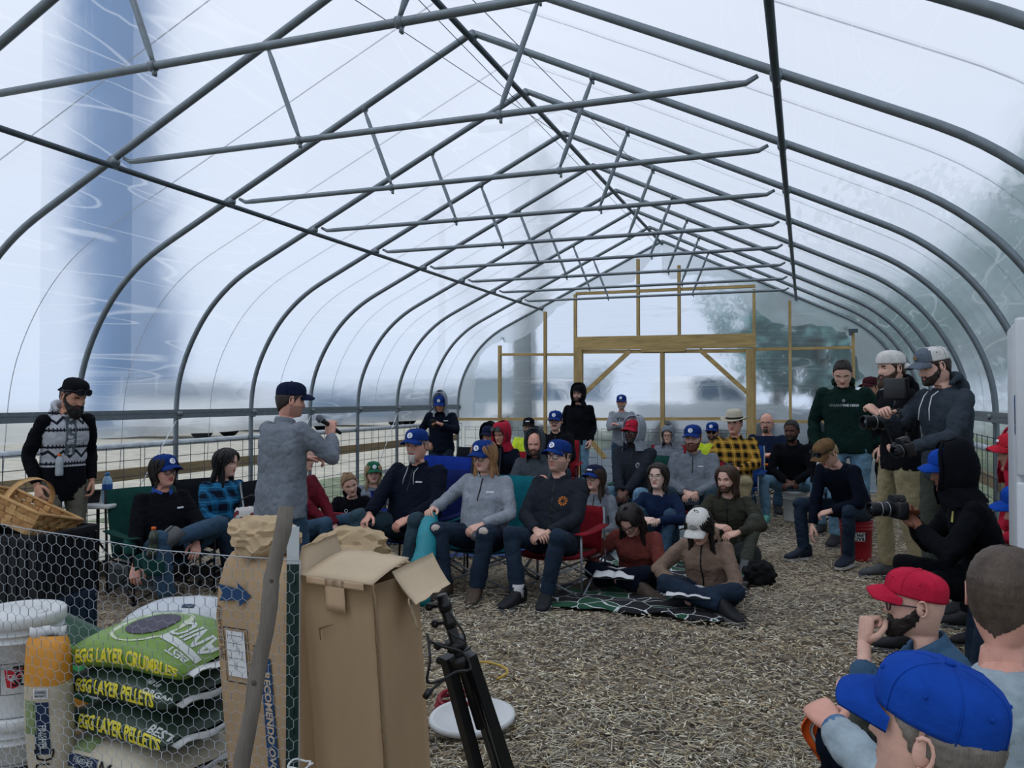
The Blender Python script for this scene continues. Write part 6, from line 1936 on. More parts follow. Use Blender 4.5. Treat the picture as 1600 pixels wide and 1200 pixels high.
# microphone
HMx, c = hand('speak', 1, (0, .06, -.03))
mouth = P['speak']['world'] @ P['speak']['MH'] @ Vector((0.02, .155, -.075))
d_ = (mouth - c).normalized()
t = thing('microphone', 'black microphone with grey mesh head in the hand of the speaker', 'microphone', c - d_ * .07)
g = G(); g.tube([(0, 0, 0), d_ * .03, d_ * .15, d_ * .165], [.012, .0125, .017, .020], 14); obj('handle', g, FR_BLK, t)
g = G(); g.ball(d_ * .19, .027, 16, 12); obj('mesh_head', g, mat('mic_mesh', C('#6c7176'), .5, .3, 200, .6, 260, metal=.6), t)
g = G(); g.tube([d_ * .176, d_ * .184], .0285, 16); obj('mesh_ring', g, m_steel, t)
# cameras
m_camblk = mat('camera_black', C('#0c0e11'), .5, .1, 30, .15, 90, spec=.4); m_lens = mat('lens_glass', C('#18202c'), .08, 0, spec=.8); m_screen = mat('screen_dark', C('#1a2027'), .2, 0)
def rbox(g, c, s, r=.006):
    b = bmesh.new(); bmesh.ops.create_cube(b, size=1)
    for v in b.verts:
        v.co = Vector((v.co.x * s[0], v.co.y * s[1], v.co.z * s[2]))
    bmesh.ops.bevel(b, geom=b.edges[:], offset=min(r, min(s) * .45), segments=2, affect='EDGES', profile=.5)
    b.verts.index_update()
    g.add([v.co + Vector(c) for v in b.verts], [tuple(v.index for v in f.verts) for f in b.faces]); b.free()
def dslr(pos, fwd, label, lens=.11, big=1.0, monitor=False):
    fwd = Vector(fwd).normalized()
    R = frame_of(fwd, (0, 0, 1))
    t = bpy.data.objects.new('camera_in_hand', None); COL.objects.link(t); t.matrix_world = Matrix.Translation(pos) @ (R * big).to_4x4()
    tag(t, label, 'camera')
    g = G(); rbox(g, (0, 0, 0), (.14, .06, .095), .012); rbox(g, (.055, .02, -.003), (.035, .05, .09), .014); obj('camera_body', g, m_camblk, t, one=True)
    g = G(); g.loft([[Vector((x, y, z)) for x, y in ((-.035 * k, -.03), (.035 * k, -.03), (.03 * k, .035), (-.03 * k, .035))] for z, k in ((.045, 1.1), (.065, .95), (.078, .6))]); obj('viewfinder_hump', g, m_camblk, t, smooth=False)
    g = G(); g.lathe([(.030, .03), (.034, .032), (.034, .05), (.037, .055), (.037, lens * .6), (.035, lens * .62), (.035, lens * .9), (.039, lens * .95), (.039, lens + .03), (.034, lens + .03), (.030, lens + .01), (.005, lens + .006)], n=28, R=Matrix.Rotation(-PI / 2, 3, 'X')); ln = obj('camera_lens', g, m_camblk, t); edge_split(ln)
    g = G(); g.lathe([(.030, lens + .012), (.015, lens + .018), (.001, lens + .02)], n=24, R=Matrix.Rotation(-PI / 2, 3, 'X')); obj('front_glass', g, m_lens, ln)
    for z_ in (lens * .45, lens * .78):
        g = G(); g.tube([(.0385 * math.cos(a), z_, .0385 * math.sin(a)) for a in [2 * PI * k / 24 for k in range(24)]], .0022, 5, closed=True); obj('focus_ring', g, m_rim, ln)
    g = G(); g.lathe([(.012, 0), (.012, .012), (.001, .013)], c=(-.045, 0, .047), n=14); obj('dial', g, m_camblk, t)
    g = G(); rbox(g, (0, -.033, 0), (.085, .006, .06), .002); obj('rear_screen', g, m_screen, t)
    if monitor:
        g = G(); g.tube([(0, .0, .075), (0, -.01, .13)], .008, 8); mo = obj('monitor_arm', g, m_camblk, t)
        g = G(); rbox(g, (0, -.01, .185), (.19, .03, .115), .006); obj('monitor', g, m_camblk, mo)
        g = G(); rbox(g, (0, -.027, .185), (.165, .004, .092), .002); obj('monitor_screen', g, m_screen, mo)
        g = G(); g.tube([(-.07, -.02, -.05), (-.075, -.02, -.12)], .012, 10); obj('grip', g, m_camblk, t)
        pts = [Vector((.07, 0, .03)), Vector((.12, -.02, -.02)), Vector((.10, -.05, -.12)), Vector((.02, -.06, -.14))]
        g = G(); g.tube(pts, .006, 6); obj('cable', g, m_camblk, t)
    return t
Lf = Vector((-math.cos(YAW), -math.sin(YAW), 0)); Tw = Vector((math.sin(YAW), -math.cos(YAW), 0))
a = P['hoodcam']['world'] @ ((P['hoodcam']['arm'][1][2] + P['hoodcam']['arm'][-1][2]) / 2)
dslr(a + Lf * .10 + Vector((0, 0, .07)), Lf + Tw * .12 + Vector((0, 0, .02)), 'black camera with long lens held by the crouching man in black hood', .13, 1.05)
a = P['whitecap']['world'] @ ((P['whitecap']['arm'][1][2] + P['whitecap']['arm'][-1][2]) / 2)
dslr(W(1398, 660, 6.0), Lf + Tw * .15, 'black video camera with top monitor held by the man with the white backward cap', .16, 1.35, True)
a = P['trucker']['world'] @ P['trucker']['arm'][-1][2]
dslr(W(1413, 702, 5.15), Lf + Tw * .3 + Vector((0, 0, -.25)), 'small black camera held low by the man with the trucker cap', .05, 1.0)
# notebooks and pens
m_paper = mat('paper_white', C('#d3d5d6'), .8, .04); m_cover = mat('notebook_cover', C('#2a2f36'), .7, .1)
def notebook(k, sd, label, off, yaw, pitch=-7, w=.15, h=.21):
    p = P[k]; c = p['world'] @ (p['arm'][sd][2] + Vector(off))
    t = thing('notebook', label, 'notebook', c, p['rz'] + math.radians(yaw)); t.rotation_euler = (math.radians(pitch), 0, p['rz'] + math.radians(yaw))
    for s_, in ((-1,), (1,)):
        P_ = [[Vector((s_ * w * i / 6, -h / 2 + h * j, .012 * math.sin(PI * min(1, i / 4)) + .004)) for j in (0, .5, 1)] for i in range(7)]
        if s_ < 0:
            P_ = [list(reversed(r)) for r in P_]
        g = G(); fabric_slab(g, P_, .006); obj('page_block', g, m_paper, t)
    g = G(); g.box(0, 0, -.001, w * 2 + .01, h + .01, .004); obj('cover', g, m_cover, t, smooth=False)
def pen(k, sd, label, col):
    HM = P[k]['world'] @ P[k]['arm'][sd][3]; c = HM @ Vector((-.02, .10, -.03)); d = (HM.to_3x3() @ Vector((-.2, .2, .9))).normalized()
    d = Vector((d.x * .4, d.y * .4, abs(d.z) + .5)).normalized()
    t = thing('pen', label, 'pen', c)
    g = G(); g.tube([d * -.065, d * -.055, d * .07], [.001, .0045, .0045], 8); obj('barrel', g, col, t)
    g = G(); g.tube([d * .07, d * .085], [.0055, .004], 8); obj('cap', g, FR_BLK, t)
notebook('rust', -1, 'open notebook on the lap of the woman in rust shirt', (.09, .05, .01), 10)
notebook('tanh', -1, 'open notebook on the lap of the woman in tan hoodie', (.08, .05, .015), 12)
pen('rust', 1, 'pen in the hand of the woman in rust shirt', mat('pen_dark', C('#20242a'), .4, 0)); pen('tanh', 1, 'dark pen in the hand of the woman in tan hoodie', mat('pen_dark', C('#20242a'), .4, 0))
# phones
def phone(pos, rz, pitch, label):
    t = thing('phone', label, 'phone', pos, rz); t.rotation_euler = (math.radians(pitch), 0, rz)
    g = G(); rbox(g, (0, 0, 0), (.075, .15, .009), .004); obj('case', g, FR_BLK, t); g = G(); rbox(g, (0, 0, .005), (.068, .14, .002), .001); obj('screen', g, m_screen, t)
HM, c = hand('phone', -1, (0, .10, -.035)); phone(c, P['phone']['rz'], 45, 'phone in the hand of the standing man at the back left')
HM, c = hand('goat', 1, (.0, .05, -.03)); phone(c, P['goat']['rz'] + .6, -3, 'dark phone under the hand of the man with white goatee')
# tumbler, mug, orange disc
def tumbler(pos, label, body, lidm, r=.036, h=.17):
    t = thing('tumbler', label, 'cup', pos); g = G(); g.lathe([(.005, 0), (r * .75, 0), (r * .78, .01), (r, h)], n=20); obj('body', g, body, t)
    g = G(); g.lathe([(r * 1.05, h - .005), (r * 1.06, h + .012), (r * .8, h + .02), (.002, h + .02)], n=20); obj('lid', g, lidm, t)
HM, c = hand('tumbler', -1, (0, .06, -.04)); tumbler(c - Vector((0, 0, .06)), 'grey tumbler with white lid held by the woman in grey hoodie', mat('tumbler_grey', C('#8a9299'), .3, .1, metal=.3), SOLE_W)
p = P['straw']; c = p['world'] @ ((p['arm'][1][2] + p['arm'][-1][2]) / 2 + Vector((0, .085, -.02)))
t = thing('mug', 'black mug between the hands of the man with straw hat', 'cup', c, p['rz']); g = G(); g.lathe([(.005, 0), (.038, 0), (.048, .02), (.05, .095), (.045, .098), (.042, .03), (.004, .02)], n=22); obj('body', g, FR_BLK, t); g = G(); g.tube([(.048, 0, .075), (.078, 0, .07), (.078, 0, .035), (.046, 0, .025)], .006, 8); obj('handle', g, FR_BLK, t)
p = P['baldnavy']; c = p['world'] @ (p['S0'] + Vector((0, .27, .13)))
t = thing('plastic_disc', 'orange plastic disc on the lap of the bald man in navy shirt', 'disc', c, p['rz']); g = G(); g.lathe([(.002, .01), (.09, .012), (.115, .006), (.12, -.006), (.118, -.018), (.112, -.018), (.112, 0), (.09, .006), (.002, .005)], n=28); t.rotation_euler = (math.radians(18), 0, p['rz']); obj('disc', g, mat('orange_plastic', C('#d9681f'), .4, .05), t)
# folded teal chair bag held upright
top = P['fleecew']['world'] @ (P['fleecew']['arm'][1][3] @ Vector((0, .05, -.035))); bot = W(650, 893, 5.75)
bot.z = .03
t = thing('chair_bag', 'long teal chair bag stood upright by the woman in grey fleece', 'bag', bot)
v_ = top - bot
g = G(); nP = 22
pts = [v_ * (k / (nP - 1)) + Vector((.006 * math.sin(k * .6), .006 * math.cos(k * .7), 0)) for k in range(nP)]
g.tube(pts, [(.088 + .005 * math.sin(k * .9) + .003 * math.sin(k * 2.3)) * (1 if 0 < k < nP - 2 else .75) * (1 - .25 * (k / nP) ** 3) for k in range(nP)], 20); bo = obj('sleeve', g, mat('teal_nylon', C('#0d7f8c'), .5, .15, 10, .6, 25, spec=.4), t)
g = G(); toC = (Vector((0, 0, 1.2)) - bot); toC.z = 0; toC.normalize(); sx = toC.cross(Vector((0, 0, 1)))
for (fr, hh, ww) in ((.34, .10, .075), (.20, .06, .03)):
    c = v_ * fr + toC * .085; g.add([c - sx * -ww / 2 * -1 + Vector((0, 0, -hh / 2)), c + sx * ww / 2 + Vector((0, 0, -hh / 2)), c + sx * ww / 2 + Vector((0, 0, hh / 2)) - toC * .004, c - sx * ww / 2 + Vector((0, 0, hh / 2)) - toC * .004], [(0, 1, 2, 3)])
o = obj('white_tag', g, m_paper, t, smooth=False, one=True); sm = o.modifiers.new('thick', 'SOLIDIFY'); sm.thickness = .003
g = G(); g.tube([top - bot, top - bot + Vector((.03, 0, .03)), top - bot + Vector((.05, -.02, -.06)), v_ * .6 + sx * .09], .005, 6); obj('drawcord', g, FR_BLK, t)
# floral bag on the lap of the plaid woman
p = P['plaidw']; c = p['world'] @ (p['S0'] + Vector((-.06, .34, .13)))
def floral():
    def bd(o, M_, mix):
        return None
    m = bpy.data.materials.new('floral_cloth'); m.use_nodes = True; n = m.node_tree; b = n.nodes['Principled BSDF']; b.inputs['Roughness'].default_value = .9
    t_ = n.nodes.new('ShaderNodeTexCoord'); v = n.nodes.new('ShaderNodeTexVoronoi'); v.inputs['Scale'].default_value = 16; n.links.new(t_.outputs['Object'], v.inputs['Vector'])
    r = n.nodes.new('ShaderNodeValToRGB'); r.color_ramp.interpolation = 'CONSTANT'; e = r.color_ramp.elements; e[0].position = 0; e[0].color = C('#8d1f2e'); e[1].position = .38; e[1].color = C('#c9c6c2'); x = e.new(.30); x.color = C('#23282c')
    n.links.new(v.outputs['Distance'], r.inputs[0]); n.links.new(r.outputs[0], b.inputs['Base Color'])
    return m
t = thing('handbag', 'white handbag with red flowers on the lap of the woman in plaid', 'bag', c, p['rz'])
g = G(); g.loft([[Vector((w * math.copysign(abs(math.cos(a)) ** .6, math.cos(a)), dpt * math.copysign(abs(math.sin(a)) ** .6, math.sin(a)), z)) for a in [2 * PI * k / 24 for k in range(24)]] for (z, w, dpt) in ((-.02, .11, .05), (0, .13, .065), (.06, .135, .07), (.12, .125, .06), (.15, .115, .04))]); obj('body', g, floral(), t)
g = G(); g.tube([(-.10, 0, .14), (-.08, .02, .22), (0, .03, .25), (.08, .02, .22), (.10, 0, .14)], .006, 8); obj('strap', g, FR_BLK, t)
# sports bottle and pouch of the woman in black
p = P['blackw']; c = W(240, 850, 5.72)
def bottle(pos, label, liquid, capm, r=.034, h=.2, lab=None):
    t = thing('bottle', label, 'bottle', pos); g = G(); g.lathe([(.004, 0), (r * .9, 0), (r, .012), (r, h * .28), (r * .93, h * .34), (r, h * .40), (r, h * .66), (r * .75, h * .82), (r * .42, h * .90), (r * .42, h * .94)], n=22); obj('body', g, liquid, t)
    g = G(); g.lathe([(r * .48, h * .91), (r * .48, h), (.002, h + .002)], n=18); obj('cap', g, capm, t)
    if lab:
        g = G(); g.lathe([(r * 1.01, h * .42), (r * 1.015, h * .43), (r * 1.015, h * .62), (r * 1.01, h * .63)], n=22); obj('label', g, lab, t)
    return t
m_orcap = mat('cap_orange', C('#d9641f'), .4, .03)
bottle(c + Vector((0, 0, -.08)), 'sports bottle with orange cap in the pouch by the woman in black sweater', mat('drink_dark', C('#3c4638'), .2, .1, spec=.5), m_orcap, lab=mat('label_dark', C('#2b2f2e'), .5, .1))
bottle(frameM('patt', P['patt']['S0'] + Vector((.07, .125, .02))), 'small clear bottle with orange cap in the pocket of the bearded standing man', mat('drink_clear', C('#9aa3a8'), .2, .1, spec=.5), m_orcap, r=.028, h=.16)
t = thing('side_pouch', 'green fabric side pouch hanging from the green camp chair', 'pouch', (c.x, c.y, c.z - .09)); g = G(); P_ = [[Vector((-.12 + .24 * i / 10, .03 * math.sin(i * .8) - .05, -.10 + .11 * j / 5 + .02 * math.sin(i * .6))) for j in range(6)] for i in range(11)]; fabric_slab(g, P_, .01); obj('panel', g, F_GREEN, t)
# ---- table with seedlings and water bottle
q = W(172, 622, 6.55)
t = thing('folding_table', 'white-topped folding table by the left wall, behind the bearded man', 'table', (q.x, q.y, 0), math.radians(18))
TZ = .655
g = G(); rbox(g, (-.45, 0, TZ), (1.2, .55, .035), .012); obj('tabletop', g, m_buck, t)
for x in (-.95, .02):
    for y in (-.2, .2):
        g = G(); g.tube([(x, y, 0), (x + .0, y, TZ - .02)], .013, 8); obj('leg', g, m_tube_blk, t)
    g = G(); g.tube([(x, -.2, .2), (x, .2, .2)], .010, 8); obj('crossbar', g, m_tube_blk, t)
g = G(); g.tube([(.02, 0, .2), (-.3, 0, TZ - .03)], .009, 8); obj('brace', g, m_tube_blk, t)
def rel(x, y, z):
    return Matrix.Translation((q.x, q.y, 0)) @ Matrix.Rotation(math.radians(18), 4, 'Z') @ Vector((x, y, z))
bottle(rel(.06, -.14, TZ + .018), 'clear water bottle with blue label on the folding table', mat('water_plastic', C('#7fa6c4'), .15, .1, spec=.6), mat('cap_blue', C('#2d6ea8'), .4, 0), r=.038, h=.235, lab=mat('label_blue', C('#234e8f'), .5, .15))
c = rel(-.12, -.12, TZ + .018)
t = thing('seedling_tray', 'black tray of thin seedlings on the folding table', 'tray', c, math.radians(40)); g = G(); g.loft([[Vector((sx_ * w, sy_ * d, z)) for sx_, sy_ in ((-1, -1), (1, -1), (1, 1), (-1, 1))] for (w, d, z) in ((.10, .07, 0), (.115, .085, .09), (.105, .075, .085), (.10, .07, .06))]); obj('pot', g, FR_BLK, t, smooth=False)
m_sprig = mat('seedling_green', C('#4e6a4a'), .8, .3, 20)
for k in range(7):
    a = random.uniform(0, 6.28); r_ = random.uniform(0, .07); b0 = Vector((r_ * math.cos(a), r_ * math.sin(a) * .7, .06)); tp = b0 + Vector((random.uniform(-.06, .06), random.uniform(-.06, .06), random.uniform(.12, .24)))
    g = G(); g.tube([b0, b0.lerp(tp, .5) + Vector((.01, 0, .01)), tp], [.003, .0025, .0015], 5)
    for l in range(6):
        c_ = b0.lerp(tp, .3 + .14 * l); d1 = Vector((random.uniform(-1, 1), random.uniform(-1, 1), .3)).normalized(); s_ = d1.cross(Vector((0, 0, 1))).normalized()
        g.add([c_, c_ + d1 * .02 + s_ * .009, c_ + d1 * .045, c_ + d1 * .02 - s_ * .009], [(0, 1, 2), (0, 2, 3)])
    obj('seedling', g, m_sprig, t, one=True)
# ---- blankets, tarps, soft bundles
def ragged(name, label, cat, corners, m, n=26, amp=.012, z=.022, seed=0, edge=.05):
    """ground cloth through four pixel corners"""
    c = [ground(u, v) for u, v in corners]; g = G(); P_ = []
    org = sum(c, Vector()) / 4
    for i in range(n + 1):
        row = []
        for j in range(n + 1):
            a, b = i / n, j / n
            p_ = (c[0] * (1 - a) + c[1] * a) * (1 - b) + (c[3] * (1 - a) + c[2] * a) * b
            w = mnoise.noise(Vector((a * 5, b * 5, seed))) + .5 * mnoise.noise(Vector((a * 13, b * 13, seed + 4)))
            ed = edge * mnoise.noise(Vector((a * 4, b * 4, seed + 9)))
            k = 1 if (i in (0, n) or j in (0, n)) else 0
            row.append(Vector((p_.x + ed * k - org.x, p_.y + ed * k - org.y, max(.006, z + amp * w - .008 * k))))
        P_.append(row)
    fabric_slab(g, P_, .006)
    o = obj(name, g, m); o.location = (org.x, org.y, 0)
    return tag(o, label, cat)
def blanket_mat(name, c1, c2, c3, sc, line=.06, spot=None):
    m = bpy.data.materials.new(name); m.use_nodes = True; n = m.node_tree; b = n.nodes['Principled BSDF']; b.inputs['Roughness'].default_value = .95
    t_ = n.nodes.new('ShaderNodeTexCoord')
    d = n.nodes.new('ShaderNodeTexNoise'); d.inputs['Scale'].default_value = 3; mx = n.nodes.new('ShaderNodeMixRGB'); mx.inputs[0].default_value = .15
    n.links.new(t_.outputs['Object'], d.inputs['Vector']); n.links.new(t_.outputs['Object'], mx.inputs[1]); n.links.new(d.outputs['Color'], mx.inputs[2])
    v = n.nodes.new('ShaderNodeTexVoronoi'); v.feature = 'DISTANCE_TO_EDGE'; v.inputs['Scale'].default_value = sc; n.links.new(mx.outputs[0], v.inputs['Vector'])
    v2 = n.nodes.new('ShaderNodeTexVoronoi'); v2.inputs['Scale'].default_value = sc; n.links.new(mx.outputs[0], v2.inputs['Vector'])
    r = n.nodes.new('ShaderNodeValToRGB'); r.color_ramp.interpolation = 'CONSTANT'; r.color_ramp.elements[0].color = c1; r.color_ramp.elements[1].position = .5; r.color_ramp.elements[1].color = c2
    s_ = n.nodes.new('ShaderNodeSeparateColor'); n.links.new(v2.outputs['Color'], s_.inputs[0]); n.links.new(s_.outputs[0], r.inputs[0])
    lt = n.nodes.new('ShaderNodeMath'); lt.operation = 'LESS_THAN'; lt.inputs[1].default_value = line; n.links.new(v.outputs['Distance'], lt.inputs[0])
    q_ = n.nodes.new('ShaderNodeMixRGB'); n.links.new(lt.outputs[0], q_.inputs[0]); n.links.new(r.outputs[0], q_.inputs[1]); q_.inputs[2].default_value = c3
    n.links.new(q_.outputs[0], b.inputs['Base Color'])
    return m
ragged('printed_blanket', 'dark green and navy blanket with white line pattern under the two women writing', 'blanket', ((836, 948), (1130, 976), (1196, 890), (960, 878)), blanket_mat('dark_print', C('#0e1118'), C('#1b4a35'), C('#c6c9ca'), 7.5, .022), n=34, amp=.02, z=.03, seed=2, edge=.10)
ragged('picnic_blanket', 'pale blue and white patterned blanket behind the two women writing', 'blanket', ((925, 880), (1075, 880), (1110, 815), (960, 815)), blanket_mat('pale_print', C('#7fb4c4'), C('#b9cdd2'), C('#e0e4e5'), 9, .07), n=24, z=.02, seed=5)
m_tarp = mat('blue_tarp', C('#15407f'), .45, .12, 6, .3, 20, spec=.4)
ragged('blue_tarp', 'bright blue tarp under the camp chairs in the middle', 'tarp', ((700, 872), (950, 868), (905, 815), (740, 812)), m_tarp, seed=7)
ragged('slate_tarp', 'slate blue tarp on the ground behind the man with white goatee', 'tarp', ((520, 855), (690, 850), (680, 812), (560, 812)), mat('slate_tarp', C('#324a63'), .6, .12, 6, .3, 20), seed=8)
def lump(name, label, cat, pos, r, m, seed=0, rough=.25, sub=4, sq=1.0, fz=6.0):
    b = bmesh.new(); bmesh.ops.create_icosphere(b, subdivisions=sub, radius=1)
    g = G(); b.verts.index_update(); vs = []
    for v in b.verts:
        d = v.co.normalized(); k = 1 + rough * (abs(mnoise.noise(d * 1.7 + Vector((seed, 0, 0)))) + .5 * mnoise.noise(d * fz * .7 + Vector((0, seed, 0))))
        vs.append(Vector((d.x * r[0] * k, d.y * r[1] * k, max(-r[2] * .95, d.z * r[2] * k) + r[2] * .95)))
    g.add(vs, [tuple(v.index for v in f.verts) for f in b.faces]); b.free()
    o = obj(name, g, m); o.location = pos
    return tag(o, label, cat) if label else o
q = ground(1188, 915); lump('fur_bundle', 'black furry bundle at the right end of the dark printed blanket', 'bundle', (q.x, q.y, .01), (.11, .10, .09), mat('black_fur', C('#0b0c10'), .95, .3, 60, 1.0, 90), 3, .5)
q = ground(1165, 885); lump('knit_bag', 'dark grey knitted bag beside the long-haired man', 'bag', (q.x, q.y, .0), (.13, .12, .11), mat('grey_knit', C('#34393b'), .95, .3, 60, 1.0, 110), 9, .2)
q = ground(945, 862); lump('crumpled_bag', 'crumpled white plastic bag beside the red camp chair', 'bag', (q.x, q.y, .0), (.10, .08, .06), mat('white_plastic', C('#c6cacc'), .4, .1, 10, .5, 30), 11, .5)
q = ground(205, 885); lump('blue_backpack', 'dark blue backpack on the ground beside the woman in black sweater', 'bag', (q.x, q.y + .1, 0), (.19, .15, .17), mat('navy_nylon', C('#14204e'), .6, .2, 10, .4, 30), 4, .18)
# grey blocks and border plank by the left seats
m_block = mat('concrete_block', C('#6f7678'), .9, .15, 12, .6, 70)
for k, (u, lab) in enumerate(((196, 'left of the pair of grey concrete blocks in front of the green chair'), (240, 'right of the pair of grey concrete blocks in front of the green chair'))):
    q = ground(u, 918); t = thing('concrete_block', lab, 'block', (q.x, q.y, 0), .15)
    g = G(); rbox(g, (0, 0, .1), (.195, .2, .2), .008); obj('block', g, m_block, t, smooth=False)
    g = G(); g.box(0, -.1, .1, .13, .012, .13); obj('recess_shade', g, mat('block_shade', C('#4a5052'), .9, .1), t, smooth=False)  # raised dark panel: the shade of a hollow painted on a solid block
q = ground(130, 900); q2 = ground(480, 905); q.z = q2.z = .05
g = G(); g.beam(q, q2, .05, .10); tag(obj('border_plank', g, mat('dark_plank', C('#3a3630'), .9, .25, 6, .3, 30, stretch=(.5, 4, 4)), smooth=False), 'dark wooden border plank on the ground in front of the left seats', 'plank')
# ================================================================== the near left corner
m_card = mat('cardboard', C('#a48b6c'), .85, .10, 3, .12, 80, stretch=(1, 1, .25)); m_cardin = mat('cardboard_inside', C('#bca98e'), .85, .08, 4, .1, 80); m_tape = mat('paper_tape', C('#bb9f80'), .5, .05); m_kraft = mat('kraft_paper', C('#b09a7a'), .85, .12, 5, .25, 30)
m_corr = mat('corrugated_edge', C('#6f593f'), .9, .3, 80)
def slab(g, q, th, mi=0):
    """four points (a quad in order) made a thin board"""
    q = [Vector(p) for p in q]
    n = (q[1] - q[0]).cross(q[3] - q[0]).normalized() * th
    v = q + [p + n for p in q]
    g.add(v, [(3, 2, 1, 0), (4, 5, 6, 7), (0, 1, 5, 4), (1, 2, 6, 5), (2, 3, 7, 6), (3, 0, 4, 7)], mi)
def bulge_panel(g, q, th, n=10, amp=.006, seed=0):
    q = [Vector(p) for p in q]; nn = (q[1] - q[0]).cross(q[3] - q[0]).normalized(); P_ = []
    for i in range(n + 1):
        row = []
        for j in range(n + 1):
            a, b = i / n, j / n
            p = (q[0] * (1 - a) + q[1] * a) * (1 - b) + (q[3] * (1 - a) + q[2] * a) * b
            k = math.sin(PI * a) * math.sin(PI * b)
            row.append(p - nn * (amp * k * (1 + mnoise.noise(Vector((a * 3, b * 3, seed)))) + .002 * mnoise.noise(Vector((a * 9, b * 9, seed + 2)))))
        P_.append(row)
    fabric_slab(g, P_, th)
B = W(584, 908, 2.42); A0 = W(470, 905, 2.56); C0 = W(688, 900, 2.55)
B.z = (B.z + A0.z) / 2 + .0
e1 = (A0 - B); e1.z = 0; w1 = e1.length; e1.normalize()
e2 = Vector((e1.y, -e1.x, 0)); e2 = e2 if e2.dot(C0 - B) > 0 else -e2
w2 = (C0 - B).length * .98
tl = (_r * .070)
H = B.z
Bt = Vector((B.x, B.y, B.z)); At = Bt + e1 * w1; Ct = Bt + e2 * w2; Dt = At + e2 * w2
dn = Vector((0, 0, -H)) + tl * H
box = thing('cardboard_box', 'tall tan cardboard box with torn open flaps, nearest in the left corner', 'box', (Bt + dn))
O = Bt + dn
def L_(p):
    return Vector(p) - O
th = .006
for nm, p, q in (('side_panel', At, Bt), ('side_panel', Bt, Ct), ('side_panel', Ct, Dt), ('side_panel', Dt, At)):
    g = G(); bulge_panel(g, [L_(p + dn), L_(q + dn), L_(q), L_(p)], -th, amp=.007, seed=p.x); obj(nm, g, m_card, box)
g = G(); slab(g, [L_(At + dn), L_(Bt + dn), L_(Ct + dn), L_(Dt + dn)], .006); obj('bottom_panel', g, m_card, box, smooth=False)
up = Vector((0, 0, 1))
def flap(pts, nm='flap', m=None, seed=0):
    g = G(); q = [L_(p) for p in pts]; P_ = []
    nn = (q[1] - q[0]).cross(q[3] - q[0]).normalized()
    for i in range(9):
        row = []
        for j in range(7):
            a, b = i / 8, j / 6
            p = (q[0] * (1 - a) + q[1] * a) * (1 - b) + (q[3] * (1 - a) + q[2] * a) * b
            rag = .010 * mnoise.noise(Vector((a * 9, seed, 1))) if j == 6 else 0
            row.append(p + nn * (.006 * math.sin(PI * b) + .003 * mnoise.noise(Vector((a * 4, b * 4, seed)))) + (q[3] - q[0]).normalized() * rag)
        P_.append(row)
    fabric_slab(g, P_, .005)
    return obj(nm, g, m or m_cardin, box)
# front flap folded back over the opening, left flap standing, right flap hanging outwards
flap([At - e1 * .01, Bt + e1 * .005, Bt + e2 * w2 * .85 + e1 * .01 + up * .045, At + e2 * w2 * .9 - e1 * .02 + up * .05], seed=1)
flap([Dt, At, At + e1 * .02 + up * .085 + e2 * .03, Dt + e1 * .03 + up * .10 - e2 * .02], seed=2)
flap([Ct + e1 * .04, Dt - e1 * .02, W(700, 915, 2.62), W(655, 945, 2.48)] if False else [W(612, 893, 2.52), W(676, 863, 2.66), W(704, 912, 2.62), W(650, 945, 2.46)], seed=3)
flap([Ct - e2 * .02, Ct - e2 * .0 + e1 * .05, W(655, 985, 2.49), W(640, 940, 2.47)], seed=4)
# tape, puncture, crease
nrm1 = e1.cross(up); nrm1 = nrm1 if nrm1.dot(-Bt) > 0 else -nrm1; nrm1.z = 0; nrm1.normalize()
def onface(a, b, k=.0075):
    """a along B->A (0..1), b down from the top in metres"""
    return L_(Bt + e1 * (w1 * a) + dn * (b / H) + nrm1 * k)
def sheet(pts_fn, n, m):
    pass
for (a0, a1, b0, b1) in ((.36, .62, -.004, .095), (.10, .88, -.004, .018)):
    P_ = [[onface(a0 + (a1 - a0) * i / 6, b0 + (b1 - b0) * j / 4, .0125) for j in range(5)] for i in range(7)]
    g = G(); g.grid(P_); o = obj('tape_strip', g, m_tape, box); s_ = o.modifiers.new('t', 'SOLIDIFY'); s_.thickness = .001
g = G(); g.tube([onface(.74, .155, .013), onface(.70, .150, .013), onface(.55, .135, .013)], [.0025, .003, .001], 6); g.tube([onface(.74, .155, .013), onface(.735, .19, .013)], [.003, .0012], 6)
obj('tear', g, m_corr, box, one=True)
g = G(); g.tube([L_(Bt + dn * t_ + (nrm1 - e2 * .5) * (.004 + .002 * mnoise.noise(Vector((t_ * 20, 0, 0))))) for t_ in np.linspace(.0, 1, 24)], .0022, 5); obj('crease', g, m_corr, box)

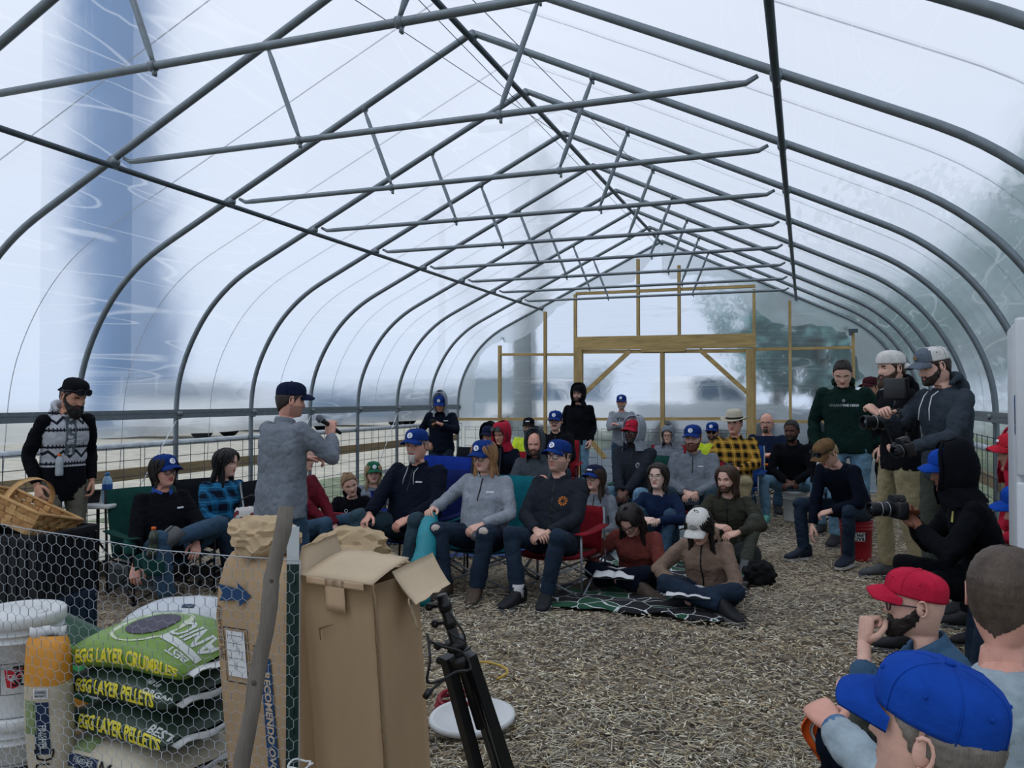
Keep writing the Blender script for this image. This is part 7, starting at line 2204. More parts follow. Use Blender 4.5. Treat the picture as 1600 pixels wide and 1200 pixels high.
# ---- crumpled kraft paper sticking out of the boxes
def crumple(name, label, pos, r, seed, rot=0, par=None):
    b = bmesh.new(); bmesh.ops.create_icosphere(b, subdivisions=4, radius=1); b.verts.index_update(); vs = []
    rg = random.Random(seed); planes = []
    for _ in range(34):
        pn = Vector((rg.gauss(0, 1), rg.gauss(0, 1), rg.gauss(0, 1))).normalized(); planes.append((pn, rg.uniform(.72, .95)))
    for v in b.verts:
        d = v.co.normalized(); n1 = mnoise.noise(d * 2.2 + Vector((seed, 0, 0))); n2 = mnoise.noise(d * 5.0 + Vector((0, seed, 0)))
        k = 1 + .55 * (abs(n1) - .2) + .10 * (1 - 4 * abs(n2)) + .25 * mnoise.noise(d * 1.1 + Vector((seed, seed, 0)))
        k = .95 + .35 * mnoise.noise(d * 1.3 + Vector((seed, seed, 0)))
        dd = d * k
        for pn, h_ in planes:
            e = dd.dot(pn) - h_
            if e > 0:
                dd = dd - pn * e * 1.25
        dd = dd * (1 + .30 * (.22 - abs(mnoise.noise(d * 2.6 + Vector((seed, 3, 1))))) + .16 * (.2 - abs(n2)))
        p = Vector((dd.x * r[0], dd.y * r[1], dd.z * r[2])); p.rotate(Matrix.Rotation(rot, 3, 'Z')); vs.append(p)
    g = G(); g.add(vs, [tuple(v.index for v in f.verts) for f in b.faces]); b.free()
    o = obj(name, g, m_kraft, par); edge_split(o, 28)
    o.location = pos
    if label:
        tag(o, label, 'paper')
    return o
crumple('kraft_paper', 'crumpled brown paper spilling behind the wooden stake', W(414, 838, 2.62), (.13, .10, .09), 3, .4)
crumple('kraft_paper', 'crumpled brown paper sticking up right of the white-topped fence post', W(545, 858, 2.85), (.16, .10, .10), 7, .5)
crumple('kraft_paper', 'crumpled brown paper inside the tall open box', W(598, 880, 2.70), (.11, .06, .03), 12, .2)

# ---- the brown carton with the blue arrow
m_blueink = mat('ink_blue', C('#1c3f66'), .6, .05)
cb = thing('carton', 'leaning brown carton printed with a blue arrow, behind the wooden stake', 'box', (0, 0, 0))
P0 = W(336, 900, 2.62); P1 = W(448, 900, 2.50)
ex = (P1 - P0); ex.z = 0; cw = ex.length; ex.normalize(); ey = Vector((0, 0, 1)).cross(ex); ey = ey if ey.y > 0 else -ey
topz = P0.z
upv = (Vector((0, 0, 1)) - _r * .085).normalized()
Ob = P0 - upv * (topz / upv.z); cb.location = Ob
def cpt(x, y, z):
    return ex * x + ey * y + upv * z
Hc = topz + .02
rows = []
for (z, ix, iy) in ((0, 0, 0), (.1, 0, 0), (Hc * .5, -.006, -.006), (Hc * .85, -.003, -.004), (Hc * .95, .0, .0), (Hc + .02, .012, .02), (Hc + .05, .035, .05)):
    ring = []
    D = .16
    for s_ in range(4):
        for k in range(8):
            a = k / 8
            x, y = ((a * cw, 0), (cw, a * D), (cw - a * cw, D), (0, D - a * D))[s_]
            x = ix + x * (1 - 2 * ix / cw); y = iy + y * (1 - 2 * iy / D)
            w = .006 * mnoise.noise(Vector((x * 14, y * 14, z * 5))) * (1 + 3 * (z > Hc * .9))
            ring.append(cpt(x + w, y + w, z + (.02 * mnoise.noise(Vector((x * 9, y * 9, 4))) if z > Hc else 0)))
    rows.append(ring)
g = G(); g.loft(rows); obj('carton_body', g, m_card, cb)
def cdecal(vs, fs, m, nm, ox, oz, rot=0.0, k=.009):
    c_, s_ = math.cos(rot), math.sin(rot)
    g = G(); g.add([cpt(ox + x * c_ - y * s_, -k, oz + x * s_ + y * c_) for x, y, z in vs], fs); return obj(nm, g, m, cb, smooth=False, one=True)
az = Hc - .045
cdecal([(-.068, -.028, 0), (.016, -.018, 0), (.016, -.038, 0), (.068, .0, 0), (.016, .038, 0), (.016, .018, 0), (-.068, .028, 0), (-.05, 0, 0)], [(0, 1, 7), (1, 5, 6, 7), (2, 3, 4), (1, 2, 4, 5)], m_blueink, 'arrow', .086, az - .02)
vs, fs = text_mesh('Observe ao lado', .026); cdecal(vs, fs, m_ink, 'lettering', .015, az - .15, -PI / 2)
vs, fs = text_mesh('Especificações do produto', .020); cdecal(vs, fs, m_ink, 'lettering', .150, az - .28, -PI / 2)
vs, fs = text_mesh('RECOMENDO OVOS', .036, bold=.001)
cdecal([(-.21, -.021, 0), (.21, -.021, 0), (.21, .021, 0), (-.21, .021, 0)], [(0, 1, 2, 3)], m_blueink, 'print_panel', .190, az - .42, -PI / 2)
cdecal(vs, fs, m_cardin, 'lettering', .190, az - .42, -PI / 2, .0105)
for (x0, z0, x1, z1) in ((.026, -.305, .128, -.302), (.026, -.132, .128, -.129), (.026, -.305, .0285, -.129), (.1255, -.305, .128, -.129)):
    cdecal([(x0, z0, 0), (x1, z0, 0), (x1, z1, 0), (x0, z1, 0)], [(0, 1, 2, 3)], m_ink, 'label_border', 0, az)
cdecal([(.036, -.285, 0), (.112, -.285, 0), (.112, -.140, 0), (.036, -.140, 0)], [(0, 1, 2, 3)], m_paper, 'paper_label', 0, az)
g = G()
for r_ in range(5):
    z_ = az - .155 - .024 * r_
    for c_ in range(3):
        x_ = .042 + .022 * c_
        q_ = [(x_, z_), (x_ + .018, z_), (x_ + .018, z_ + .0014), (x_, z_ + .0014)]
        g.add([cpt(x, -.0105, z) for x, z in q_], [(0, 1, 2, 3)])
    q_ = [(.042 + .022 * (r_ % 3), z_ - .010), (.0434 + .022 * (r_ % 3), z_ - .010), (.0434 + .022 * (r_ % 3), z_ + .012), (.042 + .022 * (r_ % 3), z_ + .012)]
    g.add([cpt(x, -.0105, z) for x, z in q_], [(0, 1, 2, 3)])
o = obj('label_lines', g, m_ink, cb, smooth=False, one=True)

# ---- feed sacks
def sack(loc, rz, label, Lh, Wd, T, top_mat, side_mat, seed, pitch=0.0, roll=0.0, group=None, sag=.02, tabs=True, name='feed_sack', end_mat=None, ends=.0):
    t = thing(name, label, 'sack', loc, 0, group)
    t.rotation_euler = (roll, pitch, rz)
    def surf(s, th, off=0.0):
        k = max(0.0, 1 - abs(s) ** 5) ** .5
        wd = Wd * (.80 + .20 * k) + off
        tk = T * (.16 + .84 * max(0, 1 - abs(s) ** 3.2) ** .6) + off
        c, sn = math.cos(th), math.sin(th)
        y = -wd * math.copysign(abs(c) ** .75, c); z = tk * math.copysign(abs(sn) ** .75, sn)
        x = Lh * s
        n_ = mnoise.noise(Vector((x * 6, th * 1.3, seed))) * .010 + mnoise.noise(Vector((x * 17, th * 3, seed + 3))) * .005
        ed = abs(s) ** 3
        return Vector((x, y * (1 + n_ * 1.2), z * (1 + n_ * 3) + n_ * (.3 + ed) - sag * s * s + T))
    n, mth = 34, 32
    g = G(); P_ = [[surf(-1 + 2 * i / n, 2 * PI * j / mth) for j in range(mth)] for i in range(n + 1)]
    g.grid(P_, wrap=True)
    g.m = []
    for i in range(n):
        for j in range(mth):
            th_ = 2 * PI * (j + .5) / mth
            s_ = -1 + 2 * (i + .5) / n
            mi = 0 if .62 < th_ < PI - .5 else 1
            if end_mat is not None and s_ < ends:
                mi = 2
            g.m.append(mi)
    obj('bag', g, [top_mat, side_mat] + ([end_mat] if end_mat else []), t)
    if tabs:
        for s in (-1, 1):
            g = G(); P_ = []
            for i in range(9):
                y = -Wd * .78 + 1.56 * Wd * i / 8
                P_.append([Vector((s * (Lh - .004), y, T - sag + .008 * math.sin(i))), Vector((s * (Lh + .030), y, T - sag - .006 + .010 * math.sin(i * 1.3)))])
            fabric_slab(g, P_, .003); obj('seam_tape', g, m_paper, t)
    def wrap(vs, fs, m, nm, s0, th0, k=.0025, flip=False):
        out = []
        for x, y, z in vs:
            if flip:
                x, y = -x, -y
            out.append(surf(max(-.98, min(.98, s0 + x / Lh)), th0 + y / (T * 1.35), k))
        g = G(); g.add(out, fs); return obj(nm, g, m, t, smooth=False, one=True)
    return t, wrap
m_grn = mat('sack_green_light', C('#6a8a3c'), .45, .12, 6, .2, 20, spec=.4); m_grd = mat('sack_green_dark', C('#2a3c31'), .45, .12, 6, .2, 20, spec=.4); m_gre = mat('sack_black_green', C('#1a2622'), .5, .1)
m_yel = mat('print_yellow_bold', C('#d3c73a'), .5, .04); m_pw = mat('print_sack_white', C('#c3c9c6'), .5, .04)
sc_ = W(232, 1050, 2.98)
yw = YAW - math.radians(28)
def band(w, h, nx=8, ny=3):
    vs = [(-w / 2 + w * i / nx, -h / 2 + h * j / ny, 0) for i in range(nx + 1) for j in range(ny + 1)]
    return vs, [(i * (ny + 1) + j, (i + 1) * (ny + 1) + j, (i + 1) * (ny + 1) + j + 1, i * (ny + 1) + j + 1) for i in range(nx) for j in range(ny)]
def barcode(wr, s0, th0):
    vs, fs = band(.035, .035); wr(vs, fs, m_paper, 'barcode_panel', s0, th0, .002)
    V, F_ = [], []
    for k in range(7):
        x = -.014 + .0042 * k; o = len(V); w_ = .0012 + .0008 * (k % 3)
        V += [(x, -.013, 0), (x + w_, -.013, 0), (x + w_, .013, 0), (x, .013, 0)]; F_.append((o, o + 1, o + 2, o + 3))
    wr(V, F_, m_ink, 'barcode', s0, th0, .0035)
zs_ = [.0, .150, .285, .415, .530]
# lower sacks
def place(dx, dy, z):
    return (sc_.x + _r.x * dx + _f.x * dy, sc_.y + _r.y * dx + _f.y * dy, z)
m_cream = mat('sack_cream', C('#b5ad99'), .5, .12, 8, .25, 20, spec=.35); m_oran = mat('sack_orange', C('#c4862f'), .5, .12, 6, .2, 20, spec=.35); m_navyl = mat('sack_navy_label', C('#1d2f4d'), .5, .05); m_pgreen = mat('sack_print_green', C('#7d8f62'), .6, .2, 12)
t, wr = sack(place(-.02, .02, .0), yw + .05, 'bottom cream feed sack under the stack, mostly hidden by the mesh', .30, .20, .072, m_cream, m_cream, 21, tabs=True, end_mat=m_oran, ends=-.62)
t, wr = sack(place(-.03, .0, zs_[1]), yw + .02, 'cream and orange feed sack below the green sacks', .30, .20, .070, m_cream, m_cream, 22, end_mat=m_oran, ends=-.60)
vs, fs = text_mesh('DuMOR', .085, cell=.02); wr(vs, fs, m_ink, 'lettering', .28, .0)
vs, fs = band(.24, .042); wr(vs, fs, m_navyl, 'navy_band', -.28, .12, .002)
vs, fs = text_mesh('FINISHER', .026, cell=.02); wr([(x + .05, y, z) for x, y, z in vs], fs, m_pw, 'lettering', -.28, .12, .004)
vs, fs = band(.10, .05); wr(vs, fs, m_pgreen, 'grass_print', -.25, .75, .002)
vs, fs = text_mesh('Simple', .028, cell=.02); wr(vs, fs, m_ink, 'lettering', .78, -.15)
barcode(wr, -.72, .05)
t, wr = sack(place(.035, .0, zs_[2]), yw, 'lower dark green feed sack lettered egg layer pellets', .268, .20, .068, m_grd, m_grd, 23)
vs, fs = text_mesh('EGG LAYER PELLETS', .062, cell=.018, space=1.0, bold=.0028); sx_ = .41 / (max(v[0] for v in vs) - min(v[0] for v in vs)); wr([(x * sx_, y, z) for x, y, z in vs], fs, m_yel, 'lettering', .15, .05)
barcode(wr, -.84, .25)
vs, fs = text_mesh('BEST', .045, cell=.02, bold=.001); wr(vs, fs, m_pw, 'lettering', .84, .55, flip=False)
t, wr = sack(place(.025, .01, zs_[3]), yw + .06, 'middle dark green feed sack lettered egg layer pellets', .268, .20, .066, m_grd, m_grd, 24)
vs, fs = text_mesh('EGG LAYER PELLETS', .058, cell=.018, bold=.0026); sx_ = .38 / (max(v[0] for v in vs) - min(v[0] for v in vs)); wr([(x * sx_, y, z) for x, y, z in vs], fs, m_yel, 'lettering', .06, .05)
barcode(wr, -.90, .2)
vs, fs = text_mesh('ORGANIC', .034, cell=.02, bold=.001); wr(vs, fs, m_pw, 'lettering', .86, .35)
vs, fs = text_mesh('40 LB', .022, cell=.02, bold=.001); wr(vs, fs, m_pw, 'lettering', .62, .75)
t, wr = sack(place(.03, .01, zs_[4]), yw + .16, 'light green feed sack on top lettered egg layer crumbles', .268, .205, .075, m_grn, m_grn, 25, sag=.045)
vs, fs = text_mesh('EGG LAYER CRUMBLES', .062, cell=.018, bold=.0028); sx_ = .43 / (max(v[0] for v in vs) - min(v[0] for v in vs)); wr([(x * sx_, y, z) for x, y, z in vs], fs, m_yel, 'lettering', .14, .0)
vs, fs = band(.15, .022); wr(vs, fs, m_pw, 'white_band', .74, 1.12, .0025); vs, fs = text_mesh('BEST', .035, cell=.02, bold=.001); wr(vs, fs, m_pw, 'lettering', .80, .85, flip=True)
vs, fs = text_mesh('ANIC', .06, cell=.02, bold=.0015); wr(vs, fs, m_pw, 'lettering', .72, 1.5, flip=True)
vs, fs = [(0, 0, 0)] + [(.075 * math.cos(2 * PI * k / 20), .045 * math.sin(2 * PI * k / 20), 0) for k in range(20)], [(0, k + 1, (k + 1) % 20 + 1) for k in range(20)]
wr([(x * 1.6, y * 1.7, z) for x, y, z in vs], fs, mat('print_pale', C('#b9c0a8'), .5, .1), 'picture_panel', .05, 1.35, .002); wr(vs, fs, mat('print_purple', C('#3c3548'), .5, .2), 'hen_print', .08, 1.35, .004)
barcode(wr, -.9, .15)
# standing cream sack left of the stack
q = W(91, 1110, 2.92)
t, wr = sack((q.x, q.y, .34), 0, 'upright cream and orange feed sack between the buckets and the green sacks', .33, .076, .06, m_cream, m_cream, 31, tabs=True, end_mat=m_oran, ends=-.55)
t.rotation_euler = (0, 0, 0); t.matrix_world = Matrix.Translation((q.x, q.y, .345)) @ Matrix.Rotation(YAW + .1, 4, 'Z') @ Matrix.Rotation(math.radians(8), 4, 'X') @ Matrix(((0, 1, 0, 0), (0, 0, -1, 0), (-1, 0, 0, 0), (0, 0, 0, 1))).to_4x4() @ Matrix.Rotation(0, 4, 'X')
def faced(vs):
    return vs
vs, fs = text_mesh('DuMOR', .075, cell=.02); wr(vs, fs, m_ink, 'lettering', .52, PI / 2)
vs, fs = band(.19, .035); wr(vs, fs, m_navyl, 'navy_band', -.08, PI / 2, .002)
vs, fs = text_mesh('FINISHER', .022, cell=.02); wr([(x + .03, y, z) for x, y, z in vs], fs, m_pw, 'lettering', -.08, PI / 2, .004)
barcode(wr, -.46, PI / 2)
vs, fs = band(.12, .05); wr(vs, fs, m_pgreen, 'grass_print', -.2, PI / 2 - .45, .002)
# white bag and green bag behind
m_wplas = mat('white_poly', C('#b7bcc0'), .35, .15, 7, .4, 25, spec=.5)
q = W(285, 950, 3.45)
t, wr = sack((q.x, q.y, .40), YAW + .1, 'white plastic feed sack lying behind the light green sack', .25, .19, .12, m_wplas, m_wplas, 33)
vs, fs = band(.05, .03); wr(vs, fs, m_navyl, 'blue_print', .2, 1.2, .003); wr(vs, fs, m_navyl, 'blue_print', -.5, .6, .003)
vs, fs = band(.12, .06); wr(vs, fs, mat('print_lightgrey', C('#8f989c'), .5, .1), 'grey_print', -.1, .8, .002)
t, wr = sack((q.x + .02, q.y, .18), YAW + .15, 'tan feed sack beneath the white plastic sack', .27, .2, .105, m_cream, m_cream, 34)
t, wr = sack((q.x, q.y + .02, .0), YAW + .1, 'lowest tan feed sack behind the green stack', .28, .2, .09, m_cream, m_cream, 35)
m_bagg = mat('sack_forest', C('#14402c'), .45, .2, 5, .3, 20, spec=.4)
q = W(128, 985, 3.75)
t, wr = sack((q.x, q.y, .30), YAW, 'dark green sack with white stripe standing behind the buckets', .30, .17, .11, m_bagg, m_bagg, 41)
t.matrix_world = Matrix.Translation((q.x, q.y, .28)) @ Matrix.Rotation(YAW, 4, 'Z') @ Matrix.Rotation(math.radians(25), 4, 'Y') @ Matrix.Rotation(math.radians(70), 4, 'X')
vs, fs = band(.5, .012, 12, 1); wr(vs, fs, m_pw, 'stripe', 0, 1.2, .003); vs, fs = band(.2, .05); wr(vs, fs, m_oran, 'orange_print', .3, .8, .003); wr(vs, fs, mat('print_bright_green', C('#2f8a4c'), .5, .1), 'green_print', .2, 1.7, .003)

# ---- two white lidded buckets, one on the other
q = W(30, 1060, 3.0)
angc = math.atan2(-q.y, -q.x)
bucket((q.x, q.y, 0), 'lower white lidded bucket of the stack at the left edge', m_buck, R0=.128, R1=.142, H=.335, lid=m_buck, ang=angc + .30, bail=False)
bucket((q.x, q.y, .358), 'upper white lidded bucket of the stack at the left edge', m_buck, R0=.128, R1=.142, H=.335, lid=m_buck, ang=angc + .30)
# ---- black crate with a splint basket
m_blkp = mat('black_plastic', C('#101318'), .5, .1, 20, .1, 60); m_bluep = mat('dark_blue_plastic', C('#16283a'), .5, .1)
q = W(30, 880, 4.5)
CRZ = YAW + math.radians(-12)
def tote(loc, rz, label, w, d, h, m, ribs=True):
    t = thing('crate', label, 'crate', loc, rz)
    g = G(); fl = .03
    for (x0, y0, x1, y1) in ((-w / 2, -d / 2, w / 2, -d / 2), (w / 2, -d / 2, w / 2, d / 2), (w / 2, d / 2, -w / 2, d / 2), (-w / 2, d / 2, -w / 2, -d / 2)):
        g = G(); g.beam((x0, y0, h / 2), (x1, y1, h / 2), .012, h); obj('wall_panel', g, m, t, smooth=False)
        if ribs:
            n = int(math.hypot(x1 - x0, y1 - y0) / .06); g = G()
            for k in range(n + 1):
                x = x0 + (x1 - x0) * k / n; y = y0 + (y1 - y0) * k / n
                o_ = Vector((x, y, 0)).normalized() * .008 if False else Vector((0, 0, 0))
                nx, ny = (y1 - y0), -(x1 - x0); ll = math.hypot(nx, ny); nx, ny = nx / ll, ny / ll
                g.box(x + nx * .009, y + ny * .009, h * .45, .012, .012, h * .85)
            g.beam((x0 + nx * .01, y0 + ny * .01, h - .02), (x1 + nx * .01, y1 + ny * .01, h - .02), .02, .03)
            o = obj('rib', g, m, t, smooth=False, one=True); o['kind'] = 'stuff'
    g = G(); g.box(0, 0, .006, w, d, .012); obj('base', g, m, t, smooth=False)
    return t
tote((q.x, q.y, 0), CRZ, 'dark blue tote under the black crate at the left edge', .62, .42, .42, m_bluep)
tote((q.x, q.y, .42), CRZ, 'black plastic crate holding the splint basket at the left edge', .62, .42, .36, m_blkp)
m_spl = mat('splint_wood', C('#9a7347'), .7, .25, 10, .3, 60); m_spl2 = mat('splint_pale', C('#b08a5a'), .7, .25, 10, .3, 60)
t = thing('splint_basket', 'woven wooden splint basket tipped on the black crate at the left edge', 'basket', (q.x - .02, q.y, .80)); t.rotation_euler = (math.radians(-14), math.radians(20), CRZ)
bw, bd, bh = .42, .32, .13
def bpt(u, v):
    """u round the basket 0..4, v up"""
    s_ = int(u) % 4; a = u - int(u); k = 1 + .12 * v
    c_ = ((-bw / 2, -bd / 2), (bw / 2, -bd / 2), (bw / 2, bd / 2), (-bw / 2, bd / 2))
    x = c_[s_][0] * (1 - a) + c_[(s_ + 1) % 4][0] * a; y = c_[s_][1] * (1 - a) + c_[(s_ + 1) % 4][1] * a
    return Vector((x * k, y * k, v * bh))
for r_ in range(4):
    g = G(); P_ = []
    for k in range(65):
        u = 4 * k / 64 * .9999; wv = .005 * (1 if (k // 2 + r_) % 2 else -1)
        a_, b_ = bpt(u, (r_ + .06) / 4), bpt(u, (r_ + .94) / 4); n_ = Vector((a_.x, a_.y, 0)).normalized() * wv
        P_.append([a_ + n_, b_ + n_])
    fabric_slab(g, P_, .003); obj('splint', g, m_spl if r_ % 2 else m_spl2, t, smooth=False)
for k in range(28):
    u = 4 * (k + .5) / 28; g = G(); a_ = bpt(u, 0); b_ = bpt(u, 1.0); tn = (bpt(u + .01, 0) - bpt(u, 0)).normalized() * .02
    P_ = []
    for j in range(9):
        p_ = a_.lerp(b_, j / 8); n_ = Vector((p_.x, p_.y, 0)).normalized() * (.005 * (1 if (j // 2 + k) % 2 else -1))
        P_.append([p_ - tn + n_, p_ + tn + n_])
    fabric_slab(g, P_, .003); obj('splint', g, m_spl2 if k % 3 else m_spl, t, smooth=False)
for k in range(8):
    x = -bw / 2 + bw * (k + .5) / 8; g = G(); slab(g, [(x - .022, -bd / 2, .002 * (k % 2)), (x + .022, -bd / 2, .002 * (k % 2)), (x + .022, bd / 2, .002 * (k % 2)), (x - .022, bd / 2, .002 * (k % 2))], .003); obj('splint', g, m_spl, t, smooth=False)
g = G(); g.tube([bpt(4 * k / 40, 1.0) for k in range(40)], .010, 6, closed=True); obj('rim', g, m_spl2, t)
g = G(); P_ = []
for k in range(17):
    a_ = PI * k / 16; P_.append([Vector((-.018, -bd * .56 * math.cos(a_), bh + .14 * math.sin(a_))), Vector((.018, -bd * .56 * math.cos(a_), bh + .14 * math.sin(a_)))])
fabric_slab(g, P_, .004); obj('handle', g, m_spl2, t)

# ---- wooden stake, steel fence post, chicken wire
m_stake = mat('grey_stake', C('#6b655d'), .9, .25, 8, .4, 40, stretch=(4, 4, .5))
a = W(446, 792, 2.14); b = W(378, 1200, 2.02); b2 = b + (b - a) * .55
t = thing('wooden_stake', 'round grey wooden stake leaning in front of the arrow carton', 'stake', (b2.x, b2.y, max(0, b2.z)))
o_ = Vector((b2.x, b2.y, max(0, b2.z)))
g = G(); n_ = 16; g.tube([a.lerp(b2, k / n_) - o_ + Vector((.004 * math.sin(k * 1.7), .004 * math.cos(k * 1.1), 0)) for k in range(n_ + 1)], [.0205 + .0015 * math.sin(k * 2.1) for k in range(n_ + 1)], 14); obj('pole', g, m_stake, t)
for k in (3, 7, 11):
    g = G(); g.ball(a.lerp(b2, k / n_) - o_ + Vector((.005, -.017, 0)), (.008, .006, .009), 8, 6); obj('knot', g, mat('stake_knot', C('#4c463f'), .9, .2), t)
a = W(458, 823, 2.28); t = thing('fence_post', 'green steel fence post with white tip between the two cartons', 'post', (a.x, a.y, 0), YAW)
m_pgrn = mat('post_green', C('#15302b'), .5, .15); m_pwht = mat('post_white', C('#b9bfc0'), .5, .1)
for (z0, z1, m_, nm) in ((0, a.z - .105, m_pgrn, 'shaft'), (a.z - .105, a.z, m_pwht, 'white_tip')):
    g = G(); g.box(0, 0, (z0 + z1) / 2, .034, .005, z1 - z0); g.box(0, .014, (z0 + z1) / 2, .005, .026, z1 - z0); obj(nm, g, m_, t, smooth=False, one=True)
g = G()
for k in range(18):
    g.box(0, -.006, .1 + k * .052, .012, .008, .02)
obj('stud', g, m_pgrn, t, smooth=False, one=True)['kind'] = 'stuff'
# wire mesh: a strip through four stations, its lower part bowing out towards the camera
m_hex = mat('galvanised_mesh', C('#a2aab0'), .4, .1, metal=.5)
st = [W(-120, 622, 2.6), W(60, 622, 2.45), W(250, 622, 2.35), W(380, 622, 2.30), W(452, 622, 2.26), W(470, 622, 2.24)]
st = [Vector((p.x, p.y, 0)) for p in st]
topz_ = [1.14, 1.10, 1.06, 1.05, 1.05, 1.05]
Ls = [0]
for k in range(1, len(st)):
    Ls.append(Ls[-1] + (st[k] - st[k - 1]).length)
tot = Ls[-1]
def wpt(s, tdn):
    s = max(0, min(tot, s))
    x = np.interp(s, Ls, [p.x for p in st]); y = np.interp(s, Ls, [p.y for p in st]); tz = np.interp(s, Ls, topz_)
    out_ = Vector((-x, -y, 0)).normalized()
    wob = .012 * mnoise.noise(Vector((s * 4, tdn * 4, 2))) + .02 * mnoise.noise(Vector((s * 1.5, tdn * 1.5, 5)))
    fl = np.interp(s, [0, tot * .6, tot], [1, 1, .25])
    if tdn < .52:
        z = tz - tdn; o_ = 0
    else:
        e = tdn - .52
        o_ = (.62 * e + .25 * e * e) * fl; z = tz - .52 - e * (1 - .42 * fl)
    p = Vector((x, y, z)) + out_ * (o_ + wob)
    p.z = max(p.z, .01)
    return p
hw_, hh_ = .0335, .029       # cell width, row pitch
g = G(); nodes = {}
rows_ = int(1.25 / hh_); cols_ = int(tot / hw_)
def node(i, j, half):
    """zigzag rows of the hexagon net"""
    key = (i, j, half)
    if key not in nodes:
        s = (i + (.5 if half else 0) + (.5 if (j % 2) else 0)) * hw_
        nodes[key] = wpt(s, j * hh_ + (.009 if half else 0))
    return nodes[key]
for j in range(rows_):
    for i in range(cols_):
        pa = wpt((i + .5 * (j % 2)) * hw_, j * hh_); pb = wpt((i + .5 + .5 * (j % 2)) * hw_, j * hh_ + .0095); pc = wpt((i + 1 + .5 * (j % 2)) * hw_, j * hh_)
        g.tube([pa, pb, pc], .0008, 3, caps=False)
        pd = wpt((i + .5 + .5 * (j % 2)) * hw_, (j + 1) * hh_)
        g.tube([pb, pd], .0013, 3, caps=False)
g.tube([wpt(tot * k / 40, 0) for k in range(41)], .0016, 5)
g.tube([wpt(tot, 1.25 * k / 30) for k in range(31)], .0016, 5)
o = obj('chicken_wire', g, m_hex, None, one=True); tag(o, 'curved sheet of hexagonal chicken wire in front of the feed sacks', 'wire mesh')
p_ = wpt(tot, .56); g = G(); g.tube([p_ + Vector((.03 * math.cos(a), .03 * math.sin(a), .004 * math.sin(3 * a))) for a in [2 * PI * k / 16 for k in range(16)]], .003, 6, closed=True); g.tube([p_ + Vector((.03, 0, 0)), p_ + Vector((.05, -.01, .015))], .003, 6)
tag(obj('cable_tie', g, m_paper, None, one=True), 'white cable tie round the steel fence post', 'cable tie')

# ---- folded light stands leaning right of the tall box
m_std = mat('stand_black', C('#0b0d10'), .4, .1, 20, spec=.45)
def bar(g, p, q_, r, n=10):
    g.tube([p, q_], r, n)
top = W(690, 930, 2.62); bot = W(800, 1330, 2.75); bot.z = .03
ax = bot - top
t = thing('light_stand', 'folded black tripod light stand leaning beside the tall cardboard box', 'stand', bot)
lp_ = lambda p: p - bot
sd_ = ax.cross(Vector((0, 1, 0))).normalized()
sd2 = ax.cross(sd_).normalized()
g = G(); bar(g, lp_(top), lp_(top + ax * .55), .018, 12); obj('centre_column', g, m_std, t)
for k, (sx1, sx2) in enumerate(((-.046, .01), (.0, -.036), (.046, .012))):
    g = G(); p0 = top + ax * .24 + sd_ * sx1 * .9 + sd2 * sx2; p1 = bot + sd_ * sx1 * 1.4 + sd2 * sx2 * 1.2
    g.beam(lp_(p0), lp_(p1), .044, .034); obj('leg', g, m_std, t, smooth=False)
    g = G(); g.ball(lp_(p1), (.02, .02, .02), 10, 7); obj('foot', g, m_tyre, t)
    g = G(); g.tube([lp_(p0 + sd2 * .016 + ax * .02), lp_(p0 + sd2 * .016 + ax * .62)], .0022, 5); obj('brace_rod', g, m_steel, t)
for fr, rr_ in ((.04, .022), (.11, .020), (.20, .034), (.26, .042)):
    g = G(); g.tube([lp_(top + ax * (fr - .018)), lp_(top + ax * (fr + .018))], rr_, 14); o = obj('collar', g, m_std, t)
    g = G(); g.tube([lp_(top + ax * fr), lp_(top + ax * fr - sd_ * (rr_ + .03))], .006, 8); g.ball(lp_(top + ax * fr - sd_ * (rr_ + .034)), (.014, .014, .014), 10, 7); obj('knob', g, m_std, o, one=True)
pts = [W(668, 990, 2.45), W(672, 1030, 2.42), W(668, 1065, 2.42), W(690, 1062, 2.44), W(712, 1050, 2.47), W(735, 1045, 2.5), W(722, 1020, 2.5), W(690, 1010, 2.45), W(672, 1002, 2.43)]
def smooth_path(p, n=6):
    out = []
    for i in range(len(p) - 1):
        p0 = p[max(0, i - 1)]; p1 = p[i]; p2 = p[i + 1]; p3 = p[min(len(p) - 1, i + 2)]
        for k in range(n):
            s_ = k / n
            out.append(.5 * ((2 * p1) + (p2 - p0) * s_ + (2 * p0 - 5 * p1 + 4 * p2 - p3) * s_ * s_ + (3 * p1 - p0 - 3 * p2 + p3) * s_ ** 3))
    out.append(p[-1]); return out
g = G(); g.tube([lp_(p) for p in smooth_path(pts)], .0042, 7); g.tube([lp_(p) for p in smooth_path([W(712, 1050, 2.47), W(690, 1065, 2.44), W(672, 1080, 2.42)])], [.0045] * 9 + [.0045] * 4, 7); obj('cable', g, m_std, t, one=True)
g = G(); g.tube([lp_(W(672, 1078, 2.42)), lp_(W(664, 1090, 2.42))], .010, 10); obj('plug', g, m_std, t)
pts = [W(702, 957, 2.6), W(722, 985, 2.6), W(726, 1000, 2.6), W(708, 992, 2.6), W(700, 985, 2.6)]
g = G(); g.tube([lp_(p) for p in smooth_path(pts)], .0035, 6); obj('cable', g, m_std, t)
